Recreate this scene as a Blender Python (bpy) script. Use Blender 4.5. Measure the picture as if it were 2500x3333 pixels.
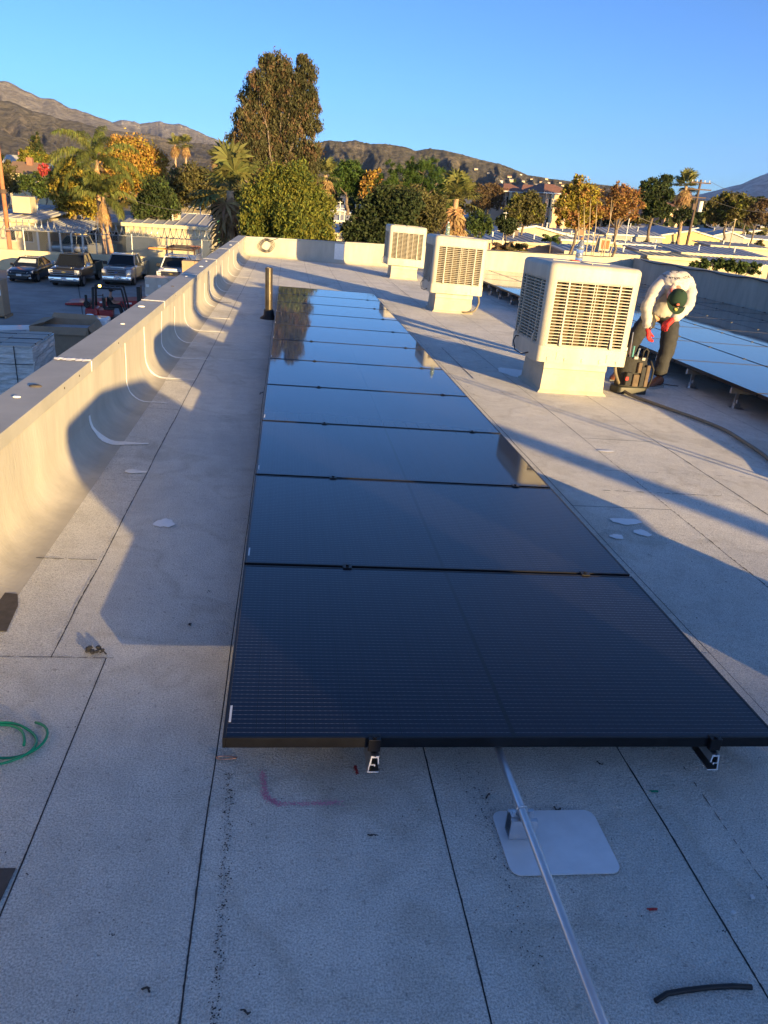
import bpy, bmesh, math, random
import numpy as np
from math import radians, sin, cos, pi
from mathutils import Matrix, Vector, Quaternion
from mathutils.bvhtree import BVHTree

SC = bpy.context.scene
COL = SC.collection
for o in list(bpy.data.objects): bpy.data.objects.remove(o)
rng = np.random.default_rng(7)
random.seed(7)

# ------------------------------------------------------------------ camera
FPX, CAMZ = 2504.0, 7.3
def cam_axes(pi_, ro, ya):
    cy, sy, cp, sp = cos(ya), sin(ya), cos(pi_), sin(pi_)
    fw = Vector((sy*cp, cy*cp, -sp)); rt = Vector((cy, -sy, 0)); up = rt.cross(fw)
    r2 = rt*cos(ro) + up*sin(ro); u2 = r2.cross(fw)
    return Matrix((r2, u2, -fw)).transposed()
YAW = 0.14894
RW = cam_axes(radians(22.8), radians(3.8), YAW)          # camera in the level world
RR = cam_axes(0.37233, 0.09489, YAW)                     # camera in the frame of the sloping roof
CW, CR = Vector((0, 0, CAMZ)), Vector((0, 0, 1.584))
ROT = RW @ RR.transposed()
MR = Matrix.Translation(CW) @ ROT.to_4x4() @ Matrix.Translation(-CR)   # roof frame -> world

cd = bpy.data.cameras.new("camera")
cam = bpy.data.objects.new("camera", cd); COL.objects.link(cam)
cam.matrix_world = Matrix.Translation(CW) @ RW.to_4x4()
cd.sensor_fit = 'VERTICAL'; cd.sensor_height = 36; cd.lens = 36*FPX/3333.0
cd.clip_start = 0.05; cd.clip_end = 40000
SC.camera = cam

# ------------------------------------------------------------------ sky, sun, exposure
SUN_TO = -(ROT @ Vector((-sin(radians(30))*cos(radians(7.6)), cos(radians(30))*cos(radians(7.6)), -sin(radians(7.6)))))
SUN_EL = math.asin(SUN_TO.z); SUN_AZ = math.atan2(SUN_TO.x, SUN_TO.y)
wd = bpy.data.worlds.new("World"); SC.world = wd; wd.use_nodes = True
nt = wd.node_tree
bg = nt.nodes["Background"]
sky = nt.nodes.new("ShaderNodeTexSky"); sky.sky_type = 'NISHITA'; sky.sun_disc = False
sky.sun_elevation = SUN_EL; sky.sun_rotation = SUN_AZ
sky.altitude = 300; sky.air_density = 0.5; sky.dust_density = 0.65; sky.ozone_density = 3.9
nt.links.new(sky.outputs[0], bg.inputs[0]); bg.inputs[1].default_value = 0.088
sl = bpy.data.lights.new("sun", 'SUN'); sl.energy = 3.8; sl.angle = radians(0.5); sl.color = (1.0, 0.68, 0.27)
so = bpy.data.objects.new("sun", sl); COL.objects.link(so)
so.rotation_mode = 'QUATERNION'; so.rotation_quaternion = SUN_TO.to_track_quat('Z', 'Y')
so.location = (30, -60, 40)
SC.view_settings.view_transform = 'Standard'; SC.view_settings.look = 'None'
SC.view_settings.exposure = 1.84; SC.view_settings.gamma = 1.0
SC.view_settings.use_curve_mapping = False
SC.render.engine = 'CYCLES'
SC.cycles.max_bounces = 5; SC.cycles.diffuse_bounces = 3; SC.cycles.glossy_bounces = 3; SC.cycles.transmission_bounces = 5; SC.cycles.caustics_reflective = False; SC.cycles.caustics_refractive = False; SC.cycles.transparent_max_bounces = 8

# layout helpers: coordinates of the photograph (1659 x 2212) to points of the place
KP = 2500/1659
def wray(dx, dy): return RW @ Vector(((dx*KP-1250)/FPX, -(dy*KP-1666.5)/FPX, -1))
def GZ(dx, dy, z=0.0):
    d = wray(dx, dy); return CW + d*((z-CAMZ)/d.z)
def GY(dx, dy, Y):
    d = wray(dx, dy); return CW + d*(Y/d.y)
def rray(dx, dy): return RR @ Vector(((dx*KP-1250)/FPX, -(dy*KP-1666.5)/FPX, -1))
def RZ(dx, dy, z=0.0):
    d = rray(dx, dy); return CR + d*((z-CR.z)/d.z)
def RY(dx, dy, y):
    d = rray(dx, dy); return CR + d*(y/d.y)
def RX(dx, dy, x):
    d = rray(dx, dy); return CR + d*(x/d.x)
def MPP(Y): return Y*1.05*KP/FPX          # metres per layout pixel at that distance

# ------------------------------------------------------------------ materials
MATS = {}
def mat(name, col, rough=0.7, metal=0.0, var=0.0, vscale=3.0, bump=0.0, bscale=60.0, col2=None, spec=0.5,
        island=0.0, coat=0.0, trans=0.0, emit=0.0, sss=0.0, stretch=None, alpha=1.0):
    if name in MATS: return MATS[name]
    m = bpy.data.materials.new(name); m.use_nodes = True; t = m.node_tree; N = t.nodes; L = t.links
    b = N["Principled BSDF"]
    b.inputs["Roughness"].default_value = rough; b.inputs["Metallic"].default_value = metal
    b.inputs["Specular IOR Level"].default_value = spec
    b.inputs["Coat Weight"].default_value = coat; b.inputs["Coat Roughness"].default_value = 0.04
    b.inputs["Transmission Weight"].default_value = trans
    b.inputs["Base Color"].default_value = (*col, 1)
    tc = N.new("ShaderNodeTexCoord"); mp = N.new("ShaderNodeMapping"); L.new(tc.outputs["Object"], mp.inputs[0])
    if stretch: mp.inputs["Scale"].default_value = stretch
    last = None
    if var > 0 or col2:
        nz = N.new("ShaderNodeTexNoise"); nz.inputs["Scale"].default_value = vscale; nz.inputs["Detail"].default_value = 6
        nz.inputs["Roughness"].default_value = 0.65
        L.new(mp.outputs[0], nz.inputs["Vector"])
        cr = N.new("ShaderNodeValToRGB"); cr.color_ramp.elements[0].position = 0.32; cr.color_ramp.elements[1].position = 0.68
        c2 = col2 if col2 else tuple(min(1, c*(1+var)) for c in col)
        c1 = col if col2 else tuple(c*(1-var) for c in col)
        cr.color_ramp.elements[0].color = (*c1, 1); cr.color_ramp.elements[1].color = (*c2, 1)
        L.new(nz.outputs[0], cr.inputs[0]); last = cr.outputs[0]
    if island > 0:
        g = N.new("ShaderNodeNewGeometry"); hv = N.new("ShaderNodeHueSaturation")
        mr = N.new("ShaderNodeMapRange"); mr.inputs[3].default_value = 1-island; mr.inputs[4].default_value = 1+island
        L.new(g.outputs["Random Per Island"], mr.inputs[0]); L.new(mr.outputs[0], hv.inputs["Value"])
        mr2 = N.new("ShaderNodeMapRange"); mr2.inputs[3].default_value = 0.5-island*0.06; mr2.inputs[4].default_value = 0.5+island*0.06
        ml = N.new("ShaderNodeMath"); ml.operation = 'FRACT'; mm = N.new("ShaderNodeMath"); mm.operation = 'MULTIPLY'; mm.inputs[1].default_value = 17.3
        L.new(g.outputs["Random Per Island"], mm.inputs[0]); L.new(mm.outputs[0], ml.inputs[0]); L.new(ml.outputs[0], mr2.inputs[0])
        L.new(mr2.outputs[0], hv.inputs["Hue"])
        if last: L.new(last, hv.inputs["Color"])
        else: hv.inputs["Color"].default_value = (*col, 1)
        last = hv.outputs[0]
    if last: L.new(last, b.inputs["Base Color"])
    if bump > 0:
        nb = N.new("ShaderNodeTexNoise"); nb.inputs["Scale"].default_value = bscale; nb.inputs["Detail"].default_value = 4
        L.new(mp.outputs[0], nb.inputs["Vector"])
        bp = N.new("ShaderNodeBump"); bp.inputs["Strength"].default_value = bump; bp.inputs["Distance"].default_value = 0.02
        L.new(nb.outputs[0], bp.inputs["Height"]); L.new(bp.outputs[0], b.inputs["Normal"])
    if emit > 0:
        b.inputs["Emission Color"].default_value = (*col, 1); b.inputs["Emission Strength"].default_value = emit
    MATS[name] = m
    return m

def leaf_mat(name, col, col2=None, island=0.45):
    if name in MATS: return MATS[name]
    m = mat(name, col, 0.75, var=0.3 if not col2 else 0, col2=col2, vscale=0.5, island=island, spec=0.25)
    t = m.node_tree; N = t.nodes; L = t.links; b = N["Principled BSDF"]; out = N["Material Output"]
    tr = N.new("ShaderNodeBsdfTranslucent"); mx = N.new("ShaderNodeMixShader"); mx.inputs[0].default_value = 0.28
    L.new(b.inputs["Base Color"].links[0].from_socket, tr.inputs[0])
    L.new(b.outputs[0], mx.inputs[1]); L.new(tr.outputs[0], mx.inputs[2]); L.new(mx.outputs[0], out.inputs[0])
    return m

# ------------------------------------------------------------------ mesh builder
class MB:
    def __init__(s): s.v = []; s.f = []
    def add(s, vs, fs):
        o = len(s.v); s.v += [tuple(v) for v in vs]; s.f += [tuple(i+o for i in f) for f in fs]; return s
    def box(s, c, d, rot=None):
        x, y, z = d[0]/2, d[1]/2, d[2]/2; c = Vector(c)
        vs = [Vector((a*x, b*y, e*z)) for e in (-1, 1) for b in (-1, 1) for a in (-1, 1)]
        if rot is not None: vs = [rot @ v for v in vs]
        return s.add([c+v for v in vs], [(0,2,3,1),(4,5,7,6),(0,1,5,4),(2,6,7,3),(0,4,6,2),(1,3,7,5)])
    def bb(s, a, b):
        return s.box([(a[i]+b[i])/2 for i in range(3)], [abs(b[i]-a[i]) for i in range(3)])
    def tube(s, pts, r, n=8, caps=True):
        pts = [Vector(p) for p in pts]; m = len(pts); rs = r if isinstance(r, (list, tuple)) else [r]*m
        vs = []; u = None
        for i, p in enumerate(pts):
            t = (pts[min(i+1, m-1)]-pts[max(i-1, 0)])
            t = t.normalized() if t.length > 1e-9 else Vector((0, 0, 1))
            if u is None: u = t.orthogonal().normalized()
            else:
                u = u - t*u.dot(t); u = u.normalized() if u.length > 1e-6 else t.orthogonal().normalized()
            w = t.cross(u)
            for k in range(n):
                a = 2*pi*k/n; vs.append(p + (u*cos(a)+w*sin(a))*rs[i])
        fs = [(i*n+k, i*n+(k+1) % n, (i+1)*n+(k+1) % n, (i+1)*n+k) for i in range(m-1) for k in range(n)]
        if caps: fs += [tuple(range(n-1, -1, -1)), tuple((m-1)*n+k for k in range(n))]
        return s.add(vs, fs)
    def cyl(s, a, b, r, r2=None, n=12): return s.tube([a, b], [r, r if r2 is None else r2], n)
    def prism(s, poly, fn, a, b):
        n = len(poly); vs = [fn(q, a) for q in poly] + [fn(q, b) for q in poly]
        fs = [tuple(range(n-1, -1, -1)), tuple(range(n, 2*n))] + [(i, (i+1) % n, n+(i+1) % n, n+i) for i in range(n)]
        return s.add(vs, fs)
    def prx(s, poly, a, b): return s.prism(poly, lambda q, t: (t, q[0], q[1]), a, b)   # poly in yz
    def pry(s, poly, a, b): return s.prism(poly, lambda q, t: (q[0], t, q[1]), a, b)   # poly in xz
    def prz(s, poly, a, b): return s.prism(poly, lambda q, t: (q[0], q[1], t), a, b)   # poly in xy
    def loft(s, rings, closed=True, caps=True):
        n = len(rings[0]); vs = [p for r in rings for p in r]; fs = []
        for i in range(len(rings)-1):
            for k in range(n if closed else n-1):
                fs.append((i*n+k, i*n+(k+1) % n, (i+1)*n+(k+1) % n, (i+1)*n+k))
        if caps and closed: fs += [tuple(range(n-1, -1, -1)), tuple((len(rings)-1)*n+k for k in range(n))]
        return s.add(vs, fs)
    def ball(s, c, r, n=10, m=7, sc=(1, 1, 1)):
        c = Vector(c); rings = []
        for i in range(1, m):
            a = pi*i/m; rings.append([c+Vector((r*sin(a)*cos(2*pi*k/n)*sc[0], r*sin(a)*sin(2*pi*k/n)*sc[1], -r*cos(a)*sc[2])) for k in range(n)])
        return s.loft(rings)
    def quad(s, a, b, c, d): return s.add([a, b, c, d], [(0, 1, 2, 3)])
    def mesh(s, name):
        me = bpy.data.meshes.new(name); me.from_pydata([tuple(v) for v in s.v], [], s.f); me.update(); return me

def link(o, parent=None):
    COL.objects.link(o)
    if parent is not None: o.parent = parent
    return o
def finish(me, m, smooth=False):
    if m is not None: me.materials.append(m)
    if smooth: me.polygons.foreach_set("use_smooth", [True]*len(me.polygons))
    return me
def fixn(me):
    bm = bmesh.new(); bm.from_mesh(me); bmesh.ops.recalc_face_normals(bm, faces=bm.faces); bm.to_mesh(me); bm.free()
def part(parent, name, mb, m, smooth=False, bevel=0, seg=2, loc=None, label=None, kind=None, autos=False):
    me = mb if isinstance(mb, bpy.types.Mesh) else finish(mb.mesh(name), m, smooth or autos)
    if not isinstance(mb, bpy.types.Mesh): fixn(me)
    o = link(bpy.data.objects.new(name, me), parent)
    if loc is not None: o.location = loc
    if bevel:
        bv = o.modifiers.new("bevel", 'BEVEL'); bv.width = bevel; bv.segments = seg; bv.limit_method = 'ANGLE'; bv.angle_limit = radians(40)
    if autos:
        try: me.set_sharp_from_angle(angle=radians(42))
        except Exception: pass
    if label: o["label"] = label
    if kind: o["kind"] = kind
    return o
def tag(o, label, cat, group=None, kind=None):
    o["label"] = label; o["category"] = cat
    if group: o["group"] = group
    if kind: o["kind"] = kind
    return o
def thing(name, label, cat, M=None, group=None):
    o = bpy.data.objects.new(name, None); o.empty_display_size = 0.2; COL.objects.link(o)
    if M is not None: o.matrix_world = M if isinstance(M, Matrix) else Matrix.Translation(Vector(M))
    return tag(o, label, cat, group)
def solo(name, mb, m, label, cat, M=None, group=None, smooth=False, bevel=0, autos=False):
    o = part(None, name, mb, m, smooth, bevel, autos=autos)
    if M is not None: o.matrix_world = M if isinstance(M, Matrix) else Matrix.Translation(Vector(M))
    return tag(o, label, cat, group)
def struct(name, mb, m, M=None, smooth=False):
    o = part(None, name, mb, m, smooth); o["kind"] = "structure"
    if M is not None: o.matrix_world = M
    return o
def kids(o): return [c for c in bpy.data.objects if c.parent == o]
CHILD = {}
def copy_tree(o, M=None, label=None, parent=None):
    c = o.copy(); COL.objects.link(c); c.parent = parent
    if label: c["label"] = label
    if M is not None: c.matrix_world = M
    for ch in o.children: copy_tree(ch, parent=c)
    return c
def RM(x, y, z=0, rz=0, upright=False):
    if upright: return Matrix.Translation(MR @ Vector((x, y, z))) @ Matrix.Rotation(rz, 4, 'Z')
    return MR @ Matrix.Translation((x, y, z)) @ Matrix.Rotation(rz, 4, 'Z')

ORD = ["nearest", "second", "third", "fourth", "fifth", "sixth", "seventh", "eighth", "ninth", "tenth", "eleventh", "twelfth"]

def vnoise(x, y, seed=0):
    xi = np.floor(x).astype(np.int64); yi = np.floor(y).astype(np.int64); xf = x-xi; yf = y-yi
    u = xf*xf*(3-2*xf); v = yf*yf*(3-2*yf)
    def h(a, b):
        n = (a*374761393 + b*668265263 + seed*974634777) & 0x7fffffff
        n = ((n ^ (n >> 13))*1274126177) & 0x7fffffff
        return ((n ^ (n >> 16)) & 0xffff)/65535.0
    return (h(xi, yi)*(1-u)+h(xi+1, yi)*u)*(1-v)+(h(xi, yi+1)*(1-u)+h(xi+1, yi+1)*u)*v
def fbm(x, y, oct=5, seed=0, ridged=False):
    r = np.zeros_like(x); a = 0.5
    for i in range(oct):
        n = vnoise(x, y, seed+i*13)
        r += a*(1-np.abs(2*n-1) if ridged else n); a *= 0.5; x = x*2.03; y = y*2.03
    return r
# ================================================================== the setting: building with its roof
def granule(name, c1, c2, fine=170.0):
    m = bpy.data.materials.new(name); m.use_nodes = True; t = m.node_tree; N = t.nodes; L = t.links; b = N["Principled BSDF"]
    b.inputs["Roughness"].default_value = 0.95; b.inputs["Specular IOR Level"].default_value = 0.2
    tc = N.new("ShaderNodeTexCoord")
    def noise(s, d, r=0.6):
        n = N.new("ShaderNodeTexNoise"); n.inputs["Scale"].default_value = s; n.inputs["Detail"].default_value = d; n.inputs["Roughness"].default_value = r
        L.new(tc.outputs["Object"], n.inputs["Vector"]); return n.outputs[0]
    def ramp(src, p0, p1, a, c):
        r = N.new("ShaderNodeValToRGB"); r.color_ramp.elements[0].position = p0; r.color_ramp.elements[1].position = p1
        r.color_ramp.elements[0].color = (*a, 1); r.color_ramp.elements[1].color = (*c, 1); L.new(src, r.inputs[0]); return r.outputs[0]
    def mul(a, c, f=1.0):
        x = N.new("ShaderNodeMixRGB"); x.blend_type = 'MULTIPLY'; x.inputs[0].default_value = f; L.new(a, x.inputs[1]); L.new(c, x.inputs[2]); return x.outputs[0]
    nf = noise(fine, 3, 0.7)
    base = ramp(nf, 0.36, 0.60, c1, c2)
    base = mul(base, ramp(noise(1.1, 6, 0.7), 0.25, 0.75, (0.80, 0.80, 0.80), (1.08, 1.06, 1.03)))
    base = mul(base, ramp(noise(9, 5, 0.75), 0.28, 0.6, (0.86, 0.85, 0.84), (1, 1, 1)))
    base = mul(base, ramp(noise(45, 3, 0.6), 0.27, 0.40, (0.7, 0.69, 0.68), (1, 1, 1)))
    st = noise(0.55, 4, 0.55); ab = N.new("ShaderNodeMath"); ab.operation = "ABSOLUTE"; sb = N.new("ShaderNodeMath"); sb.operation = "SUBTRACT"; sb.inputs[1].default_value = 0.5; L.new(st, sb.inputs[0]); L.new(sb.outputs[0], ab.inputs[0])
    base = mul(base, ramp(ab.outputs[0], 0.0, 0.014, (0.90, 0.89, 0.87), (1, 1, 1)))
    base = mul(base, ramp(noise(0.8, 5, 0.6), 0.56, 0.60, (1, 1, 1), (0.90, 0.895, 0.88)))
    L.new(base, b.inputs["Base Color"])
    bp = N.new("ShaderNodeBump"); bp.inputs["Strength"].default_value = 1.0; bp.inputs["Distance"].default_value = 0.012
    n2 = noise(fine*0.55, 3, 0.7); L.new(n2, bp.inputs["Height"])
    bp2 = N.new("ShaderNodeBump"); bp2.inputs["Strength"].default_value = 0.35; bp2.inputs["Distance"].default_value = 0.03
    L.new(noise(4, 3), bp2.inputs["Height"]); L.new(bp.outputs[0], bp2.inputs["Normal"]); L.new(bp2.outputs[0], b.inputs["Normal"])
    MATS[name] = m; return m
M_ROOF = granule("granulated_cap_sheet", (0.54, 0.535, 0.49), (1.0, 0.99, 0.93), 200.0)
M_WALL = mat("painted_stucco", (0.45, 0.42, 0.35), 0.85, var=0.15, vscale=4.0, bump=0.16, bscale=70, stretch=(1, 1, 0.25))
M_COPE = mat("coping_paint", (0.40, 0.385, 0.33), 0.6, var=0.12, vscale=2.5, bump=0.05, bscale=20)
M_MASTIC = mat("white_mastic", (0.88, 0.86, 0.80), 0.7, var=0.06, vscale=20, bump=0.2, bscale=60)
M_TAR = mat("bitumen", (0.04, 0.038, 0.035), 0.6, var=0.3, vscale=40)
M_TARB = mat("bitumen_patch", (0.075, 0.065, 0.058), 0.75, var=0.3, vscale=25, bump=0.2)
XL, XR, YN, YF = -1.217, 10.6, -6.4, 23.9

bld = thing("commercial_building", "flat-roofed cream commercial building whose gravelly roof fills the foreground", "building", MR)
part(bld, "outer_wall", MB().bb((XL-0.20, YN, -6.2), (XR+0.2, YF+0.2, -0.06)), M_WALL)
deck = part(bld, "roof_deck", MB().bb((XL-0.1, YN, -0.05), (XR+0.1, YF+0.1, -0.004)), M_TAR)
seams = [-1.22, -0.76, -0.15, 0.50, 1.15, 1.80, 2.45, 3.10, 3.75, 4.40, 5.3, 6.2, 7.1, 8.0, 8.9, 9.8, 10.65]
ends = [-6.4, -1.0, 2.47, 7.0, 12.6, 18.2, 23.95]
def edge_pts(x, y0, y1, seed, amp=0.003):
    ys = np.arange(y0, y1, 0.08); ys = np.append(ys, y1)
    xs = x + (vnoise(ys*3.1, ys*0+seed, seed)-0.5)*amp*2 + (vnoise(ys*0.6, ys*0+seed, seed+5)-0.5)*0.012
    return list(zip(xs, ys))
for i in range(len(seams)-1):
    for j in range(len(ends)-1):
        off = 0 if i > 0 else 0
        y0, y1 = ends[j], ends[j+1]
        if i > 0:
            sh = ((i*37) % 11)*0.42-2.0
            y0 = y0 + (sh if j > 0 else 0); y1 = y1 + (sh if j < len(ends)-2 else 0)
        xa, xb = seams[i], seams[i+1]
        if i in (0, 1):   # the lap beside the parapet steps outwards near the camera
            lapx = -0.59 if y1 <= 2.6 and i == 0 else -0.78
            if i == 0: xb = lapx
            else: xa = -0.78
        if i == 1 and j <= 1: xa = -0.59
        if i == 1: y0, y1 = ends[j], ends[j+1]
        g_ = 0.0 if i == 1 else 0.0015
        L_ = edge_pts(xa+0.002, y0+g_, y1-g_, i*2); R_ = edge_pts(xb-0.002, y0+g_, y1-g_, i*2+2 if i != 0 else 2)
        n = len(L_); z = 0.0 if (i+j) % 2 or i == 1 else -0.0012
        vs = [(x, y, z) for x, y in L_] + [(x, y, z) for x, y in R_]
        # gentle undulation of the sheet
        fs = [(k, k+n, k+n+1, k+1) for k in range(n-1)]
        part(deck, "membrane_sheet", MB().add(vs, fs), M_ROOF)
def bead(x, y0, y1, w, seed, gap=0.0, fn=None):
    ys = np.arange(y0, y1, 0.018); mb = MB(); r = random.Random(seed)
    wob = (vnoise(ys*3.1, ys*0+seed, seed)-0.5)*0.006 + (vnoise(ys*0.6, ys*0+seed, seed+5)-0.5)*0.012
    prev = None; dens = vnoise(ys*1.3, ys*0, seed+77)
    for k, y in enumerate(ys):
        ww = w*(0.30+0.42*r.random())*(0.5+0.5*dens[k]); xx = x+wob[k]+(r.random()-0.5)*w*0.4
        cur = ((xx-ww, y, 0.0022), (xx+ww, y, 0.0022))
        if prev is not None and r.random() > gap: mb.quad(prev[0], prev[1], cur[1], cur[0])
        prev = cur
    return mb
for k, (x, y0, y1, w, gap) in enumerate([(-0.15, 0.2, 1.83, 0.0042, 0.05), (0.50, 0.2, 5, 0.0040, 0.1), (-0.59, 0.3, 2.47, 0.0036, 0.12),
        (-0.78, 2.55, 8.6, 0.0060, 0.3), (-0.78, 9, 23, 0.006, 0.6), (1.15, 0.2, 1.9, 0.003, 0.3), (1.33, 0.2, 1.9, 0.003, 0.4), (2.45, 2.0, 7.0, 0.004, 0.55), (2.03, 8.0, 9.9, 0.013, 0.02),
        (3.10, 2, 23, 0.004, 0.7), (1.95, 12, 23, 0.006, 0.4), (0.6, 14.6, 23, 0.005, 0.6), (2.5, 14.5, 19, 0.02, 0.35), (3.75, 1, 9, 0.004, 0.7)]):
    part(deck, "seam_bead", bead(x, y0, y1, w, {-0.15: 4, 0.50: 6, 1.15: 8, -0.59: 2, -0.78: 2, 2.45: 12, 3.10: 14, 3.75: 16}.get(x, 30+k), gap), M_TAR, kind="stuff")
def cross_bead(y, x0, x1, w, seed, gap=0.1):
    mb = bead(0, 0, x1-x0, w, seed, gap); mb.v = [(x0+v[1], y+v[0], v[2]) for v in mb.v]; return mb
for k, (y, x0, x1, w, g) in enumerate([(2.47, -1.1, -0.56, 0.0035, 0.2), (3.28, -1.12, -0.78, 0.006, 0.02), (4.35, -1.1, -0.76, 0.003, 0.3), (6.0, -1.02, -0.78, 0.004, 0.05), (4.55, 2.1, 3.0, 0.006, 0.35),
        (5.0, 2.3, 3.4, 0.004, 0.5), (8.6, 1.95, 2.6, 0.004, 0.4), (10.2, 2.0, 3.2, 0.006, 0.4), (17.0, -0.6, 2.6, 0.006, 0.5), (21.5, -0.7, 2.5, 0.008, 0.5)]):
    part(deck, "seam_bead", cross_bead(y, x0, x1, w, 60+k, g), M_TAR, kind="stuff")
# bleed of dark granules along a lap
def flecks(x, y0, y1, sx, n, seed, s=0.0022):
    r = np.random.default_rng(seed); mb = MB()
    for q in range(n):
        y = r.uniform(y0, y1); d = vnoise(np.array([y*2.2]), np.array([seed*1.0]), seed)[0]
        if r.random() > 0.25+0.9*d: continue
        xx = x + r.normal(0, sx) + 0.02*math.sin(y*1.7); a = r.uniform(0, 6.28); e = s*r.uniform(0.5, 1.7)
        mb.add([(xx+e*cos(a+t)*(1 if q2 % 2 else 0.6), y+e*sin(a+t)*(1 if q2 % 2 else 0.6), 0.0026) for q2, t in enumerate((0, 1.57, 3.14, 4.71))], [(0, 1, 2, 3)])
    return mb
part(deck, "dark_granules", flecks(-0.105, 0.5, 1.86, 0.008, 1300, 3), M_TAR, kind="stuff")
part(deck, "dark_granules", flecks(0.62, 1.2, 1.9, 0.02, 160, 4), M_TAR, kind="stuff")
part(deck, "dark_granules", flecks(0.9, 0.6, 1.9, 0.6, 500, 5, 0.0018), M_TAR, kind="stuff")
part(deck, "dark_granules", flecks(-0.6, 0.7, 4.5, 0.35, 500, 6, 0.0022), M_TAR, kind="stuff")
part(deck, "dark_granules", flecks(2.3, 2.6, 6.0, 0.5, 260, 8, 0.004), M_TAR, kind="stuff")
part(deck, "dark_granules", flecks(2.1, 7.0, 16.0, 0.7, 260, 9, 0.009), M_TAR, kind="stuff")

# ---- parapets: coved wall profile swept along each side
COVE = 0.17
def wall_profile(top):
    pts = [(0.19, -0.0006)]
    for q in range(9):
        a = radians(q*90/8); pts.append((COVE-COVE*sin(a), COVE-COVE*cos(a)+0.001))
    pts.append((0.0, top-0.035)); return pts
def sweep(rings): return MB().loft(rings, closed=False, caps=False)
pw = part(bld, "parapet_wall", sweep([[(XL+a+0.006*sin(y*2.1+b*5)*(b > 0.1), y, b) for a, b in wall_profile(0.53)] for y in np.arange(YN, YF+0.26, 0.25)]), M_WALL, smooth=True)
part(bld, "parapet_core", MB().bb((XL-0.19, YN, -0.06), (XL-0.004, YF+0.19, 0.49)), M_WALL)
ztop = lambda x: 0.53+0.031*(x-XL)
pf = part(bld, "parapet_wall", sweep([[(x, YF-a, b) for a, b in wall_profile(ztop(x))] for x in np.arange(XL-0.2, XR+0.2, 0.25)]), M_WALL, smooth=True)
mbc = MB().add([(XL, YF+0.006, -0.06), (XR, YF+0.006, -0.06), (XR, YF+0.19, -0.06), (XL, YF+0.19, -0.06), (XL, YF+0.006, ztop(XL)-0.04), (XR, YF+0.006, ztop(XR)-0.04), (XR, YF+0.19, ztop(XR)-0.04), (XL, YF+0.19, ztop(XL)-0.04)],
    [(0,3,2,1),(4,5,6,7),(0,1,5,4),(2,3,7,6),(0,4,7,3),(1,2,6,5)])
part(bld, "parapet_core", mbc, M_WALL)
pr = part(bld, "parapet_wall", sweep([[(XR-a, y, b) for a, b in wall_profile(0.90)] for y in (YN, 4.0, 12.0, YF)]), M_WALL, smooth=True)
part(bld, "parapet_core", MB().bb((XR+0.006, YN, -0.06), (XR+0.19, YF+0.19, 0.86)), M_WALL)
part(bld, "rear_wall", MB().bb((XL-0.2, YN-0.3, -0.06), (XR+0.2, YN-0.004, 0.53)), M_WALL)
nb = thing("unseen_shade_building", "taller stucco building added out of view to shade the near roof", "building", MR.copy())  # unseen caster, its width, height and distance set to place the shade edge
part(nb, "wall", MB().bb((6, -46, -5.5), (48, -32.0, 5.30)), M_WALL)
part(nb, "roof", MB().bb((5.9, -46.1, 5.302), (48.1, -31.9, 5.365)), M_COPE)
for q in range(7): part(nb, "window", MB().bb((9+q*5.5, -31.99, 1.5), (11.5+q*5.5, -31.96, 3.2)), M_TARB)
# coping: folded metal sections with sealed joints
joints = [-6.4, -4.2, -1.1, 1.95, 5.06, 8.17, 11.2, 14.2, 17.3, 20.4, 24.12]
for a, b in zip(joints[:-1], joints[1:]):
    c = part(pw, "coping_section", MB().pry([(XL-0.212, 0.455), (XL-0.205, 0.455), (XL-0.205, 0.522), (XL+0.008, 0.522), (XL+0.008, 0.465), (XL+0.016, 0.462), (XL+0.016, 0.535), (XL-0.212, 0.532)], a+0.003, b-0.003), M_COPE, bevel=0.003)
for a in joints[1:-1]:
    mb = MB(); prev = None; r = random.Random(int(a*100))
    wdt = 0.05 if abs(a-5.06) < 0.1 else 0.028
    for q in range(22):
        x = XL+0.018-q*0.0107; w0 = wdt*(0.35+0.7*r.random()); w1 = wdt*(0.35+0.7*r.random()); z = 0.539
        cur = ((x, a-w0, z-0.002), (x, a, z+0.004), (x, a+w1, z-0.002))
        if prev: mb.quad(prev[0], prev[1], cur[1], cur[0]); mb.quad(prev[1], prev[2], cur[2], cur[1])
        prev = cur
    mb.bb((XL+0.017, a-0.012, 0.468), (XL+0.020, a+0.010, 0.536))
    part(pw, "joint_sealant", mb, M_MASTIC, smooth=True)
for k, (x, y) in enumerate([(-0.1, 4.3), (-0.12, 4.05), (-0.09, 6.6), (-0.13, 7.7), (-0.1, 9.6), (-0.1, 10.9), (-0.08, 12.6), (-0.11, 13.7), (-0.1, 15.9), (-0.07, 18.9)]):
    part(pw, "fastener_dab", MB().ball((XL+x, y, 0.535), 0.018+0.012*(k % 3 == 0), 8, 5, (1.2, 0.8, 0.35)), M_MASTIC if k % 4 else M_TARB, smooth=True)
for k, y in enumerate([4.42, 4.75, 5.9, 9.0]):
    part(pw, "fastener_dab", MB().ball((XL+0.017, y, 0.505), 0.008, 6, 4, (0.4, 1, 1)), M_TARB, smooth=True)
for a, b in zip(np.linspace(XL+0.02, XR-0.1, 6)[:-1], np.linspace(XL+0.02, XR-0.1, 6)[1:]):
    mb = MB()
    vs = [(x, y, ztop(x)+dz) for x in (a+0.004, b-0.004) for y, dz in ((YF-0.016, -0.05), (YF-0.016, 0.0), (YF+0.20, 0.0), (YF+0.20, -0.05))]
    mb.add(vs, [(0,1,5,4),(1,2,6,5),(2,3,7,6),(0,4,7,3),(0,3,2,1),(4,5,6,7)])
    part(pf, "coping_section", mb, M_COPE)
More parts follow.
